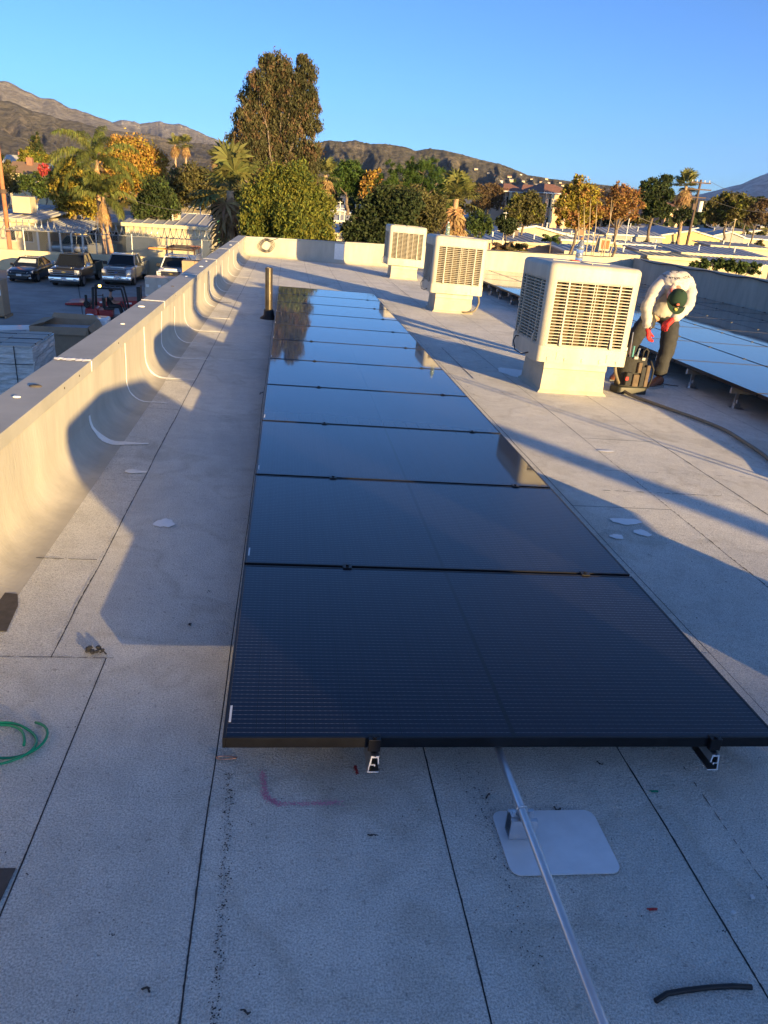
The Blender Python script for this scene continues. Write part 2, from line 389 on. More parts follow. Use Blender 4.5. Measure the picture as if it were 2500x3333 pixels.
for a, b in zip((YN, 2, 8, 14, 19), (2, 8, 14, 19, YF-0.02)):
    part(pr, "coping_section", MB().bb((XR-0.016, a+0.004, 0.85), (XR+0.2, b-0.004, 0.90)), M_COPE)
# sealant strips running down the laps of the wall and out over the cove
def prof_pts(top):
    P = wall_profile(top)[::-1][:-1]+[(0.52, 0.001)]; out = []
    for (a, b), (c, d) in zip(P[:-1], P[1:]):
        L_ = math.hypot(c-a, d-b); n = max(1, int(L_/0.02))
        out += [(a+(c-a)*t/n, b+(d-b)*t/n) for t in range(n)]
    return out + [P[-1]]
PP = prof_pts(0.53); S_ = np.cumsum([0]+[math.dist(PP[i], PP[i+1]) for i in range(len(PP)-1)])
def strip(y, s0, s1, w, seed, skew=0.0):
    mb = MB(); prev = None; r = random.Random(seed); I = [i for i in range(len(PP)) if s0 <= S_[i] <= s1]
    for q, i in enumerate(I):
        a, b = PP[i]; j = min(i+1, len(PP)-1); h = max(i-1, 0)
        tx, tz = PP[j][0]-PP[h][0], PP[j][1]-PP[h][1]; l = math.hypot(tx, tz) or 1; nx, nz = -tz/l, tx/l
        if nx < 0: nx, nz = -nx, -nz
        t = q/max(1, len(I)-1); ww = w*(0.45+0.55*math.sin(pi*min(1, t*1.1+0.12)))*(0.85+0.3*r.random()) * (1.5 if 0.45 < S_[i] < 0.72 else 1)
        yy = y+skew*t + 0.004*math.sin(q*0.7+seed)
        xo = 0.006*sin(yy*2.1+b*5)*(b > 0.1)
        cur = ((XL+a+xo+nx*0.003, yy-ww, b+nz*0.003), (XL+a+xo+nx*0.007, yy, b+nz*0.007), (XL+a+xo+nx*0.003, yy+ww, b+nz*0.003))
        if prev: mb.quad(prev[0], prev[1], cur[1], cur[0]); mb.quad(prev[1], prev[2], cur[2], cur[1])
        prev = cur
    return mb
for k, (y, s0, s1, w, sk) in enumerate([(5.02, 0.30, 0.78, 0.030, 0.05), (4.50, 0.72, 0.86, 0.035, 0), (6.18, 0.02, 0.74, 0.017, 0), (7.08, 0.02, 0.86, 0.026, 0.0), (8.05, 0.02, 0.88, 0.022, 0), (8.95, 0.10, 0.72, 0.024, 0.0),
        (9.85, 0.05, 0.90, 0.02, 0), (11.0, 0.06, 0.92, 0.016, 0), (12.2, 0.15, 0.6, 0.02, 0), (13.2, 0.05, 0.6, 0.02, 0), (14.3, 0.05, 0.95, 0.03, 0), (15.6, 0.05, 0.8, 0.03, 0), (17.2, 0.1, 0.9, 0.03, 0), (18.9, 0.05, 0.85, 0.04, 0), (20.5, 0.05, 0.9, 0.04, 0)]):
    part(pw, "sealant_strip", strip(y, s0, s1, w, k, sk), M_MASTIC, smooth=True)
part(pw, "open_lap", strip(12.75, 0.03, 0.8, 0.012, 91), M_TAR, smooth=True)
part(pf, "sealant_strip", MB().bb((1.38, YF-0.012, 0.05), (1.66, YF-0.0005, ztop(1.5)-0.06)), M_MASTIC)
def blob(c, rx, ry, seed, z=0.004, n=26, ang=0.0):
    r = random.Random(seed); ph = [r.uniform(0, 6.28) for _ in range(4)]; vs = [(c[0], c[1], z+0.002)]
    for q in range(n):
        a = 2*pi*q/n; m_ = 1+0.12*sin(2*a+ph[0])+0.1*sin(3*a+ph[1])+0.07*sin(7*a+ph[2])+0.05*r.uniform(-1, 1)
        x, y = rx*m_*cos(a), ry*m_*sin(a); vs.append((c[0]+x*cos(ang)-y*sin(ang), c[1]+x*sin(ang)+y*cos(ang), z))
    return MB().add(vs, [(0, 1+q, 1+(q+1) % n) for q in range(n)])
M_PATCH = mat("dried_white_patch", (0.90, 0.89, 0.86), 0.8, var=0.05, vscale=30, bump=0.1, bscale=120)
for k, (dx, dy, rx, ry) in enumerate([(355, 1131, 0.045, 0.06), (1352, 1127, 0.085, 0.055), (1387, 1152, 0.05, 0.045), (1332, 1160, 0.045, 0.03), (1118, 806, 0.2, 0.28), (1310, 975, 0.06, 0.03)]):
    c = RZ(dx, dy); part(deck, "mastic_patch", blob(c, rx, ry, k+3), M_PATCH)
for k, (P, z) in enumerate([([(-1.2, 2.62), (-0.98, 2.64), (-1.0, 2.84), (-1.03, 2.93), (-1.2, 2.96)], 0.0045), ([(-0.85, 1.38), (-0.607, 1.38), (-0.60, 1.52), (-0.85, 1.52)], 0.0045)]):
    part(deck, "bitumen_patch", MB().prz(P, 0.0015, z), M_TARB)
# marking paint sprayed on the roof
M_PINK = mat("pink_marking_paint", (0.78, 0.36, 0.48), 0.9, var=0.25, vscale=150)
def spray(pts, w, n, seed, s=0.0028):
    r = np.random.default_rng(seed); mb = MB()
    for q in range(n):
        t = r.uniform(0, len(pts)-1.0001); i = int(t); u = t-i; a, b = Vector(pts[i]), Vector(pts[i+1]); p_ = a.lerp(b, u)
        x, y = p_.x+r.normal(0, w), p_.y+r.normal(0, w); e = s*r.uniform(0.4, 1.2)
        mb.add([(x-e, y, 0.0028), (x, y-e, 0.0028), (x+e, y, 0.0028), (x, y+e, 0.0028)], [(0, 1, 2, 3)])
    return mb
part(deck, "spray_mark", spray([RZ(568, 1668).xy.to_3d(), RZ(572, 1720).xy.to_3d(), RZ(600, 1738).xy.to_3d(), RZ(740, 1736).xy.to_3d()], 0.005, 900, 2, 0.002), M_PINK, kind="stuff")
M_REDP = mat("red_marking_paint", (0.42, 0.05, 0.05), 0.85)
part(deck, "spray_mark", spray([RZ(767, 1656).xy.to_3d(), RZ(772, 1674).xy.to_3d()], 0.0022, 160, 5, 0.002), M_REDP, kind="stuff")
# ================================================================== solar panels
def panel_glass():
    m = bpy.data.materials.new("solar_glass"); m.use_nodes = True; t = m.node_tree; N = t.nodes; L = t.links; b = N["Principled BSDF"]
    tc = N.new("ShaderNodeTexCoord"); sx = N.new("ShaderNodeSeparateXYZ"); L.new(tc.outputs["Object"], sx.inputs[0])
    def mth(op, a, c=None, d=None):
        n = N.new("ShaderNodeMath"); n.operation = op
        for i, q in enumerate((a, c, d)):
            if q is None: continue
            if isinstance(q, (int, float)): n.inputs[i].default_value = q
            else: L.new(q, n.inputs[i])
        return n.outputs[0]
    def lines(src, pitch, off, hw, soft):
        fr = mth('FRACT', mth('DIVIDE', mth('ADD', src, off), pitch)); d = mth('ABSOLUTE', mth('SUBTRACT', fr, 0.5))
        return mth('SUBTRACT', 1.0, mth('SMOOTH_MIN', 1.0, mth('DIVIDE', d, hw/pitch), 0.1)) if False else mth('LESS_THAN', d, hw/pitch)
    X, Y = sx.outputs[0], sx.outputs[1]
    wire = lines(Y, 0.0208, 0.004, 0.0010, 0)
    gapx = lines(X, 0.0856, 0.0428-0.0077, 0.0011, 0)
    gapy = lines(Y, 0.1872, 0.0936-0.006, 0.0011, 0)
    mid = mth('LESS_THAN', mth('ABSOLUTE', mth('SUBTRACT', X, 0.8633)), 0.007)
    gap = mth('MAXIMUM', mth('MAXIMUM', gapx, gapy), mid)
    dots = lines(X, 0.0171, 0.0, 0.0035, 0)
    nz = N.new("ShaderNodeTexNoise"); nz.inputs["Scale"].default_value = 2.2; nz.inputs["Detail"].default_value = 7; nz.inputs["Roughness"].default_value = 0.7
    L.new(tc.outputs["Object"], nz.inputs["Vector"])
    mr = N.new("ShaderNodeMapRange"); mr.inputs[1].default_value = 0.45; mr.inputs[2].default_value = 0.8; mr.inputs[3].default_value = 0; mr.inputs[4].default_value = 0.008
    L.new(nz.outputs[0], mr.inputs[0])
    def mix(f, a, c):
        x = N.new("ShaderNodeMixRGB")
        L.new(f, x.inputs[0]) if not isinstance(f, float) else None
        for i, q in ((1, a), (2, c)):
            if isinstance(q, tuple): x.inputs[i].default_value = (*q, 1)
            else: L.new(q, x.inputs[i])
        return x.outputs[0]
    c = mix(gap, (0.0015, 0.0025, 0.014), (0.001, 0.001, 0.003))
    wcol = mix(dots, (0.085, 0.08, 0.085), (0.15, 0.14, 0.14))
    wm = mth('MULTIPLY', wire, mth('SUBTRACT', 1.0, mth('MAXIMUM', gapx, mid)))
    c = mix(wm, c, wcol)
    c = mix(mr.outputs[0], c, (0.5, 0.48, 0.45))
    L.new(c, b.inputs["Base Color"])
    b.inputs["Roughness"].default_value = 0.45; b.inputs["Specular IOR Level"].default_value = 0.15
    b.inputs["Coat Weight"].default_value = 1.0; b.inputs["Coat Roughness"].default_value = 0.035; b.inputs["Coat IOR"].default_value = 1.36
    n2 = N.new("ShaderNodeTexNoise"); n2.inputs["Scale"].default_value = 1.3; L.new(tc.outputs["Object"], n2.inputs["Vector"])
    bp = N.new("ShaderNodeBump"); bp.inputs["Strength"].default_value = 0.05; bp.inputs["Distance"].default_value = 0.01
    L.new(n2.outputs[0], bp.inputs["Height"]); L.new(bp.outputs[0], b.inputs["Coat Normal"])
    return m
M_GLASS = panel_glass()
M_BLKAL = mat("black_anodised_frame", (0.018, 0.018, 0.02), 0.38, metal=0.5, var=0.3, vscale=14)
M_ALU = mat("mill_aluminium", (0.62, 0.63, 0.65), 0.32, metal=1.0, var=0.06, vscale=30)
M_GALV = mat("galvanised_steel", (0.74, 0.76, 0.78), 0.36, metal=0.8, var=0.12, vscale=12, bump=0.03, bscale=30)
M_WHITE = mat("white_label", (0.75, 0.75, 0.74), 0.6)
M_RUB = mat("black_rubber", (0.012, 0.012, 0.012), 0.55)
PW_, PD_, FT = 1.7265, 1.134, 0.035
meshes = {}
def shared(key, fn, m, smooth=False):
    if key not in meshes:
        me = finish(fn().mesh(key), m, smooth); fixn(me); meshes[key] = me
    return meshes[key]
def make_panel(name, label, W, D, M, group, sticker=True):
    t = thing(name, label, "solar panel", M, group)
    k = "%.2f" % W
    part(t, "glass", shared("panel_glass"+k, lambda: MB().bb((0.009, 0.009, -0.006), (W-0.009, D-0.009, -0.0015)), M_GLASS), None)
    for nm, a, b in (("l", (0, 0, -FT), (0.010, D, 0)), ("r", (W-0.010, 0, -FT), (W, D, 0)), ("f", (0.0102, 0, -FT), (W-0.0102, 0.010, 0)), ("b", (0.0102, D-0.010, -FT), (W-0.0102, D, 0))):
        part(t, "frame_bar", shared("frame_bar_"+nm+k, lambda: MB().bb(a, b), M_BLKAL), None, bevel=0.0012, seg=1)
    part(t, "back_sheet", shared("back_sheet"+k, lambda: MB().bb((0.01, 0.01, -0.012), (W-0.01, D-0.01, -0.008)), M_RUB), None)
    if sticker:
        part(t, "serial_label", shared("serial_label", lambda: MB().bb((0.0125, 0.075, -0.0014), (0.019, 0.155, -0.0009)), M_WHITE), None)
    return t
X0, Y0, PITCH, PZ = -0.1273, 1.8303, 1.154, 0.15
look = ["nearest solar panel of the long row, its fine silver wires plainly visible"] + \
       ["%s solar panel from the near end of the long single row" % ORD[i] for i in range(1, 10)] + ["farthest solar panel of the long single row, near the vent pipe"]
def clamp_mb():
    return MB().bb((-0.020, -0.009, -0.006), (0.020, 0.009, 0.0015)).bb((-0.018, -0.020, 0.0016), (0.018, 0.020, 0.005)).cyl((0, 0, 0.005), (0, 0, 0.011), 0.0065, n=6)
for i in range(11):
    t = make_panel("solar_panel", look[i], PW_, PD_, RM(X0, Y0+i*PITCH, PZ), "solar panels in the long single row")
    for rx in (0.437, 1.507):
        if i < 10: part(t, "mid_clamp", shared("mid_clamp", clamp_mb, M_BLKAL), None, loc=(rx, PD_+0.010, 0))
        if i == 0:
            part(t, "end_clamp", MB().bb((rx-0.018, -0.016, -0.037), (rx+0.018, -0.0005, 0.004)).bb((rx-0.018, -0.0005, 0.0005), (rx+0.018, 0.014, 0.004)).cyl((rx, -0.006, 0.004), (rx, -0.006, 0.010), 0.0065, n=6), M_BLKAL, bevel=0.0015)
def rail_prof(s=1):
    o = [(-0.017, 0.0), (0.017, 0.0), (0.017, 0.003), (-0.0135, 0.003), (-0.0105, 0.026), (0.001, 0.026), (0.001, 0.022), (0.0045, 0.022), (0.0045, 0.029), (-0.0085, 0.029),
         (-0.006, 0.052), (0.010, 0.052), (0.012, 0.030), (0.0155, 0.030), (0.0135, 0.058), (0.0055, 0.058), (0.0055, 0.0555), (-0.0015, 0.0555), (-0.0015, 0.058), (-0.0095, 0.058)]
    return [(s*x, z) for x, z in o]
for k, (x, s, side) in enumerate(((0.310, 1, "left"), (1.380, -1, "right"))):
    t = thing("mounting_rail", "%s aluminium mounting rail poking out under the long panel row" % side, "rail", RM(x, 1.80, 0.052), "rails under the long panel row")
    part(t, "rail_bar", MB().pry(rail_prof(s), 0, 12.9), M_ALU); part(t, "cut_end", MB().pry(rail_prof(s), -0.0025, -0.0004), mat("bright_cut_aluminium", (0.9, 0.9, 0.9), 0.5, metal=0.2))
    for q in range(6):
        part(t, "rail_foot", MB().bb((-0.05, 0.42+q*2.2, -0.052), (0.05, 0.62+q*2.2, -0.046)).bb((-0.025, 0.49+q*2.2, -0.046), (0.025, 0.55+q*2.2, -0.0005)), M_ALU)

# the wide array on the right, tilted with the roof, in portrait
RA_X, RA_Y, RA_Z = 4.60, 3.45, 0.25
def portrait(M): return M @ Matrix.Translation((1.134, 0, 0)) @ Matrix.Rotation(radians(90), 4, 'Z')
coln = ["leftmost", "second", "third", "fourth", "rightmost"]
for c in range(5):
    for r in range(11):
        if c == 4 and r in (0, 1, 2, 3, 4): continue
        t = make_panel("solar_panel", "solar panel of the wide right-hand array, %s row from the front, %s column" % (ORD[r], coln[c]), PW_, PD_,
            portrait(RM(RA_X+c*1.156, RA_Y+r*1.746, RA_Z)), "solar panels in the wide right-hand array", sticker=False)
        if True:
            for q in (0.43, 1.29):
                part(t, "mid_clamp", shared("mid_clamp", clamp_mb, M_BLKAL), None, loc=(q, -0.010 if c < 4 else 0.02, 0))
for q in range(11):
    for e in (0.40, 1.35):
        y = RA_Y+q*1.746+e
        t = thing("mounting_rail", "aluminium cross rail under the right-hand array, %s from the front" % (["near", "far"][e > 1]+" one of the "+ORD[q]+" row"), "rail", RM(RA_X-0.03, y, RA_Z-0.095), "cross rails under the right-hand array")
        part(t, "rail_bar", MB().prx([(-0.017, 0), (0.017, 0), (0.012, 0.058), (-0.012, 0.058)], 0, 5.6), M_ALU)
        for x in (0.10, 1.6, 3.2, 4.8):
            part(t, "rail_foot", MB().cyl((x, 0, -0.155), (x, 0, -0.148), 0.07, n=16).bb((x-0.03, -0.02, -0.148), (x+0.03, 0.025, -0.10)).bb((x-0.02, 0.021, -0.14), (x+0.02, 0.03, 0.03)).cyl((x, 0.0, -0.10), (x, 0, -0.07), 0.012, n=6), M_ALU)

# ================================================================== evaporative coolers
M_CREAM = mat("cooler_plastic", (0.47, 0.44, 0.36), 0.5, var=0.16, vscale=5, bump=0.04, bscale=120, stretch=(1, 1, 0.22))
M_PAD = mat("cooler_pad", (0.125, 0.09, 0.05), 0.95, col2=(0.05, 0.036, 0.022), vscale=22, bump=0.8, bscale=45)
M_CURB = mat("curb_stucco", (0.46, 0.42, 0.33), 0.85, var=0.12, vscale=5, bump=0.2, bscale=40)
SZ, H0, H1 = 0.94, 0.33, 1.27
def rbox(x0, x1, y0, y1, z0, z1, r, top=0.0, n=5):
    def ring(z, i):
        P = []
        for cx, cy, a0 in ((x1-i-r, y1-i-r, 0), (x0+i+r, y1-i-r, 90), (x0+i+r, y0+i+r, 180), (x1-i-r, y0+i+r, 270)):
            for q in range(n+1):
                a = radians(a0+90*q/n); P.append((cx+r*cos(a), cy+r*sin(a), z))
        return P
    rs = [ring(z0, 0.0)]
    if top > 0:
        rs.append(ring(z1-top, 0))
        for q in range(1, 5):
            a = radians(q*90/4); rs.append(ring(z1-top+top*sin(a), top*(1-cos(a))))
    else: rs.append(ring(z1, 0))
    return MB().loft(rs)
def make_cooler(label, M, detailed=True):
    t = thing("evaporative_cooler", label, "cooler", M, "evaporative coolers on the roof")
    h = SZ/2
    part(t, "curb", MB().loft([[(a*(w), b*(w), z) for a, b in ((-1,-1),(1,-1),(1,1),(-1,1))] for z, w in ((-0.02, 0.385), (0.012, 0.36), (0.035, 0.338), (0.24, 0.328))]), M_CURB)
    part(t, "flashing", MB().bb((-0.335, -0.335, 0.242), (0.335, 0.335, 0.318)), M_CREAM, bevel=0.006)
    part(t, "base_tray", rbox(-h, h, -h, h, H0, 0.485, 0.05), M_CREAM, autos=True)
    for s in (-1, 1):
        for q in range(5):
            x = -0.36+q*0.18
            part(t, "tray_rib", MB().prx([(s*h-0.001*s, H0+0.004), (s*(h+0.006), H0+0.03), (s*(h+0.006), H0+0.05), (s*h-0.001*s, H0+0.052)], x-0.007, x+0.007), M_CREAM)
        for q in (-0.26, 0.26): part(t, "tray_clip", MB().bb((q-0.01, s*(h+0.004), 0.36), (q+0.01, s*(h-0.002), 0.44)), M_CREAM)
    part(t, "lid", rbox(-h, h, -h, h, 1.118, H1, 0.075, top=0.045), M_CREAM, autos=True)
    part(t, "lid_ridge", MB().bb((-0.3, -0.004, H1-0.001), (0.3, 0.004, H1+0.006)).bb((-0.004, -0.3, H1-0.001), (0.004, 0.3, H1+0.006)), M_CREAM)
    for sx in (-1, 1):
        for sy in (-1, 1):
            x0, x1 = sorted((sx*(h-0.002), sx*(h-0.088))); y0, y1 = sorted((sy*(h-0.002), sy*(h-0.088)))
            P = []
            r = 0.073
            for q in range(7):
                a = radians(90*q/6); P.append((sx*(h-0.002-r+r*cos(a)), sy*(h-0.002-r+r*sin(a))))
            P += [(sx*(h-0.088), sy*(h-0.002)), (sx*(h-0.088), sy*(h-0.088)), (sx*(h-0.002), sy*(h-0.088))]
            part(t, "corner_post", MB().prz(P, 0.47, 1.13), M_CREAM, autos=True)
    part(t, "wet_pad", MB().bb((-h+0.075, -h+0.075, 0.48), (h-0.075, h-0.075, 1.12)), M_PAD)
    for side in range(4):
        rot = Matrix.Rotation(radians(90*side), 4, 'Z')
        g = part(t, "louvre_panel", shared("louvre_frame", louvre_frame, M_CREAM), None)
        g.matrix_local = rot
        if detailed and side in (0, 3):
            for q in range(21):
                s_ = part(g, "slat", shared("louvre_slat", lambda: MB().prx([(-h+0.006, -0.0038), (-h+0.006, 0.0032), (-h+0.034, 0.0052), (-h+0.034, 0.0020)], -h+0.089, h-0.089), M_CREAM), None)
                s_.location = (0, 0, 0.503+q*0.0299)
        else:
            mb = MB()
            for q in range(21):
                z = 0.503+q*0.0299; mb.prx([(-h+0.006, z-0.0038), (-h+0.006, z+0.0032), (-h+0.034, z+0.0052), (-h+0.034, z+0.0020)], -h+0.089, h-0.089)
            part(g, "slats", shared("louvre_slats", lambda: mb, M_CREAM), None)
    return t
def louvre_frame():
    h = SZ/2; mb = MB(); o = h-0.088
    mb.bb((-o, -h+0.003, 0.486), (o, -h+0.05, 0.497)).bb((-o, -h+0.003, 1.108), (o, -h+0.05, 1.117))
    for x, w in ((-0.255, 0.016), (0.265, 0.016)):
        mb.bb((x-w/2, -h+0.001, 0.492), (x+w/2, -h+0.05, 1.112))
        mb.prx([(-h+0.0, 0.49), (-h-0.016, 0.50), (-h-0.012, 0.56), (-h+0.001, 0.60)], x-w/2-0.004, x+w/2+0.004)
    for x in (-0.125, 0.005, 0.135): mb.bb((x-0.003, -h+0.012, 0.492), (x+0.003, -h+0.055, 1.112))
    mb.bb((0.028, -h+0.010, 0.492), (0.033, -h+0.03, 1.112))
    return mb
cool_y = [7.4, 13.65, 20.0]
cl = ["nearest and largest cream evaporative cooler, bent-over person beside it", "middle cream evaporative cooler with a small bottle on its lid", "farthest cream evaporative cooler, at the far parapet"]
CX = 2.95
coolers = []
for i, y in enumerate(cool_y): coolers.append(make_cooler(cl[i], RM(CX, y+SZ/2)))
make_cooler("cream evaporative cooler out of view that shades the near panels", RM(CX, 1.12+SZ/2), False)
make_cooler("cream evaporative cooler out of view behind the camera", RM(CX, -2.0+SZ/2), False)

# bottles left standing on two lids
M_BOT = mat("clear_plastic_bottle", (0.80, 0.86, 0.84), 0.12, trans=0.85, spec=0.5)
M_BOTG = mat("green_plastic_bottle", (0.45, 0.60, 0.42), 0.15, trans=0.7)
def lathe(prof, n=14):
    return MB().loft([[(r*cos(2*pi*q/n), r*sin(2*pi*q/n), z) for q in range(n)] for r, z in prof])
def bottle(label, M, s, m, capm):
    t = thing("plastic_bottle", label, "bottle", M, "bottles standing on cooler lids")
    part(t, "bottle_body", lathe([(0.036*s, 0), (0.042*s, 0.01*s), (0.042*s, 0.07*s), (0.036*s, 0.08*s), (0.042*s, 0.09*s), (0.042*s, 0.16*s), (0.03*s, 0.195*s), (0.014*s, 0.215*s), (0.014*s, 0.23*s)]), m, smooth=True)
    part(t, "bottle_cap", lathe([(0.017*s, 0.226*s), (0.017*s, 0.245*s)]), capm, smooth=True)
bottle("clear plastic water bottle with orange cap on the nearest cooler's lid", RM(CX+0.02, 7.4+0.62, H1+0.008, upright=True), 0.92, M_BOT, mat("orange_cap", (0.6, 0.2, 0.05), 0.5))
part_r = solo("cap_ring", lathe([(0.05, 0.0), (0.05, 0.012), (0.035, 0.012)]), mat("red_plastic", (0.5, 0.06, 0.04), 0.5), "small red plastic ring beside the bottle on nearest cooler", "ring", RM(CX-0.05, 7.4+0.55, H1+0.003), smooth=True)
bottle("greenish plastic bottle on the middle cooler's lid", RM(CX-0.22, 13.65+0.25, H1+0.008, upright=True), 0.9, M_BOTG, M_WHITE)
# loops of thin cable beside each cooler
M_CABLE = mat("black_cable", (0.015, 0.015, 0.016), 0.5)
for i, y in enumerate(cool_y):
    pts = [(CX-0.47, y+0.28, 0.37), (CX-0.50, y+0.40, 0.33), (CX-0.53, y+0.55, 0.34), (CX-0.53, y+0.66, 0.42), (CX-0.50, y+0.70, 0.47), (CX-0.465, y+0.7, 0.47)]
    solo("cable_loop", MB().tube(pts, 0.006, 6), M_CABLE, "thin black cable loop on the shaded side of the %s cooler" % ("nearest", "middle", "farthest")[i], "cable", MR.copy(), "cable loops on the coolers", smooth=True)

# ================================================================== vent pipe
t = thing("vent_pipe", "dark metal vent pipe standing left of the long panel row", "pipe", RM(-0.22, 11.34, 0, upright=True))
M_PIPE = mat("weathered_dark_pipe", (0.10, 0.085, 0.065), 0.35, metal=0.7, var=0.35, vscale=6)
n = 20
part(t, "pipe", MB().loft([[(r*cos(2*pi*q/n), r*sin(2*pi*q/n), z) for q in range(n)] for r, z in ((0.052, 0), (0.052, 0.70), (0.046, 0.70), (0.046, 0.2))]), M_PIPE, autos=True)
part(t, "pipe_boot", lathe([(0.13, 0.003), (0.12, 0.02), (0.075, 0.05), (0.068, 0.13), (0.055, 0.135)], 18), M_RUB, smooth=True)

# ================================================================== conduit and its support plate
t = thing("metal_conduit", "long shiny galvanised conduit running out from under the panels", "conduit", MR.copy())
part(t, "conduit_tube", MB().tube([(0.700, 5.0, 0.088), (0.700, 1.7, 0.088), (0.698, 0.2, 0.086)], 0.0122, 16), M_GALV, smooth=True)
t = thing("support_plate", "square metal sheet with rounded corners under the conduit", "plate", MR.copy())
P = []
for cx, cy, a0 in ((0.95-0.03, 1.685-0.03, 0), (0.645+0.03, 1.685-0.03, 90), (0.645+0.03, 1.455+0.03, 180), (0.95-0.03, 1.455+0.03, 270)):
    for q in range(7): a = radians(a0+15*q); P.append((cx+0.03*cos(a), cy+0.03*sin(a)))
M_PLATE = mat("brushed_plate", (0.88, 0.89, 0.90), 0.45, metal=0.35, var=0.08, vscale=9)
part(t, "sheet", MB().prz(P, 0.004, 0.007), M_PLATE)
part(t, "strut_channel", MB().prx([(1.575, 0.0075), (1.622, 0.0075), (1.622, 0.072), (1.61, 0.072), (1.61, 0.066), (1.616, 0.066), (1.616, 0.012), (1.581, 0.012), (1.581, 0.066), (1.587, 0.066), (1.587, 0.072), (1.575, 0.072)], 0.668, 0.742), M_ALU)
part(t, "pipe_strap", MB().tube([(0.700+0.0145*cos(radians(a)), 1.60, 0.088+0.0145*sin(radians(a))) for a in range(-60, 241, 20)], 0.003, 6).bb((0.670, 1.588, 0.073), (0.694, 1.612, 0.077)), M_GALV, smooth=False)
part(t, "bolt", MB().cyl((0.680, 1.6, 0.077), (0.680, 1.6, 0.085), 0.0075, n=6), M_GALV)

# ================================================================== small things lying on the roof
M_GRN = mat("green_wire", (0.0, 0.26, 0.14), 0.4); M_COP = mat("bare_copper", (0.75, 0.40, 0.28), 0.35, metal=1.0)
c0 = RZ(20, 1600)
pts = []
for q in range(70):
    a = -2*pi*q/32+1.0; rr = 0.098+0.012*sin(q*0.35); pts.append((c0.x+rr*cos(a)-0.0008*q*0.6, c0.y+rr*0.95*sin(a)-0.0006*q, 0.008+0.006*(q/70)+0.004*sin(q*0.5)))
solo("wire_coil", MB().tube(pts, 0.0042, 8), M_GRN, "loop of bright green insulated wire at the left edge", "wire", MR.copy(), smooth=True)
pts2 = [(pts[-1][0]-0.02+0.003*q, pts[-1][1]+0.06-0.012*q, 0.008) for q in range(12)]
c1 = RZ(493, 1640)
pts = [(c1.x+0.034*cos(a)*(1 if cos(a) < 0 else 0.8), c1.y+0.0065*sin(a)*(1-0.5*cos(a)), 0.006) for a in np.linspace(0.3, 5.98, 18)]
solo("copper_scrap", MB().tube(pts, 0.0022, 6), M_COP, "short bent copper wire scrap under the panel's front corner", "wire", MR.copy(), smooth=True)
cb = [RZ(1415, 2166), RZ(1440, 2150), RZ(1480, 2143), RZ(1530, 2137), RZ(1580, 2134), RZ(1622, 2136)]
solo("cable_offcut", MB().tube([(p_.x, p_.y, 0.006) for p_ in cb], 0.0062, 10), M_CABLE, "short curved black cable offcut near the bottom right corner", "cable", MR.copy(), smooth=True)
def squiggle(dx, dy, L_, seed, w=0.0022, wig=0.006):
    r = random.Random(seed); c = RZ(dx, dy); a = r.uniform(0, 6.28); P = []; x, y = c.x, c.y
    for q in range(9):
        P.append((x, y, 0.004+0.002*r.random())); a += r.uniform(-0.9, 0.9); x += cos(a)*L_/9; y += sin(a)*L_/9
    return MB().tube(P, [w*(0.5+r.random()) for _ in P], 6)
def clump(dx, dy, s, n, seed):
    r = random.Random(seed); c = RZ(dx, dy); mb = MB()
    for q in range(n):
        mb.ball((c.x+r.uniform(-1, 1)*s, c.y+r.uniform(-1, 1)*s*0.6, 0.006+r.random()*0.01), s*r.uniform(0.18, 0.4), 6, 4, (1, r.uniform(0.5, 1), 0.6))
    return mb
solo("tar_clump", clump(205, 1410, 0.028, 16, 3).tube([tuple(RZ(215, 1410, 0.01)), tuple(RZ(224, 1407, 0.012)), tuple(RZ(230, 1413, 0.006))], 0.003, 6), M_TAR, "crumbly black tar clump on the roof left of the nearest panel", "debris", MR.copy(), "bits of black roofing debris")
for i, (dx, dy, L_, lab) in enumerate([(793, 1806, 0.035, "squiggle of black tar on the roof below the nearest panel's left rail"), (1050, 1727, 0.03, "squiggle of black tar just left of the metal conduit"), (1196, 1745, 0.035, "curl of black tar touching the metal plate's rear edge"),
        (305, 2140, 0.03, "curl of black tar near the bottom left seam"), (541, 2190, 0.03, "curl of black tar at the bottom between two seams"), (1303, 1653, 0.03, "sliver of black plastic under the panel edge, right of conduit"),
        (414, 1348, 0.03, "small dark sliver on the shaded roof left of the nearest panel"), (567, 848, 0.12, "thin black wire end beside the long row's left edge")]):
    solo("tar_scrap", squiggle(dx, dy, L_, 20+i), M_TAR, lab, "debris", MR.copy(), "bits of black roofing debris", smooth=True)
for i, (dx, dy, s, lab) in enumerate([(242, 2025, 0.006, "round black crumb on the roof at lower left"), (1565, 2016, 0.006, "round black crumb near the white chips at lower right"), (1515, 1650, 0.004, "tiny black crumb below the right rail end"), (453, 1283, 0.010, "small black crumb left of the second panel"), (155, 2190, 0.006, "black crumb near the bottom left corner")]):
    solo("tar_crumb", clump(dx, dy, s, 6, 40+i), M_TAR, lab, "debris", MR.copy(), "bits of black roofing debris")
def tie(dx, dy, m, lab, seed):
    c = RZ(dx, dy); mb = MB().tube([(c.x-0.014, c.y+0.001, 0.004), (c.x+0.002, c.y, 0.006), (c.x+0.014, c.y+0.001, 0.004)], 0.0018, 6).tube([(c.x-0.010, c.y-0.003, 0.004), (c.x+0.012, c.y-0.0025, 0.004)], 0.0015, 6)
    solo("wire_scrap", mb, m, lab, "wire", MR.copy(), "scraps of coloured wire on the roof", smooth=True)
tie(1412, 1711, M_GRN, "tiny green wire scrap on the roof right of the plate", 1)
tie(1408, 1966, MATS["red_marking_paint"], "tiny red wire scrap on the roof below the plate", 2)
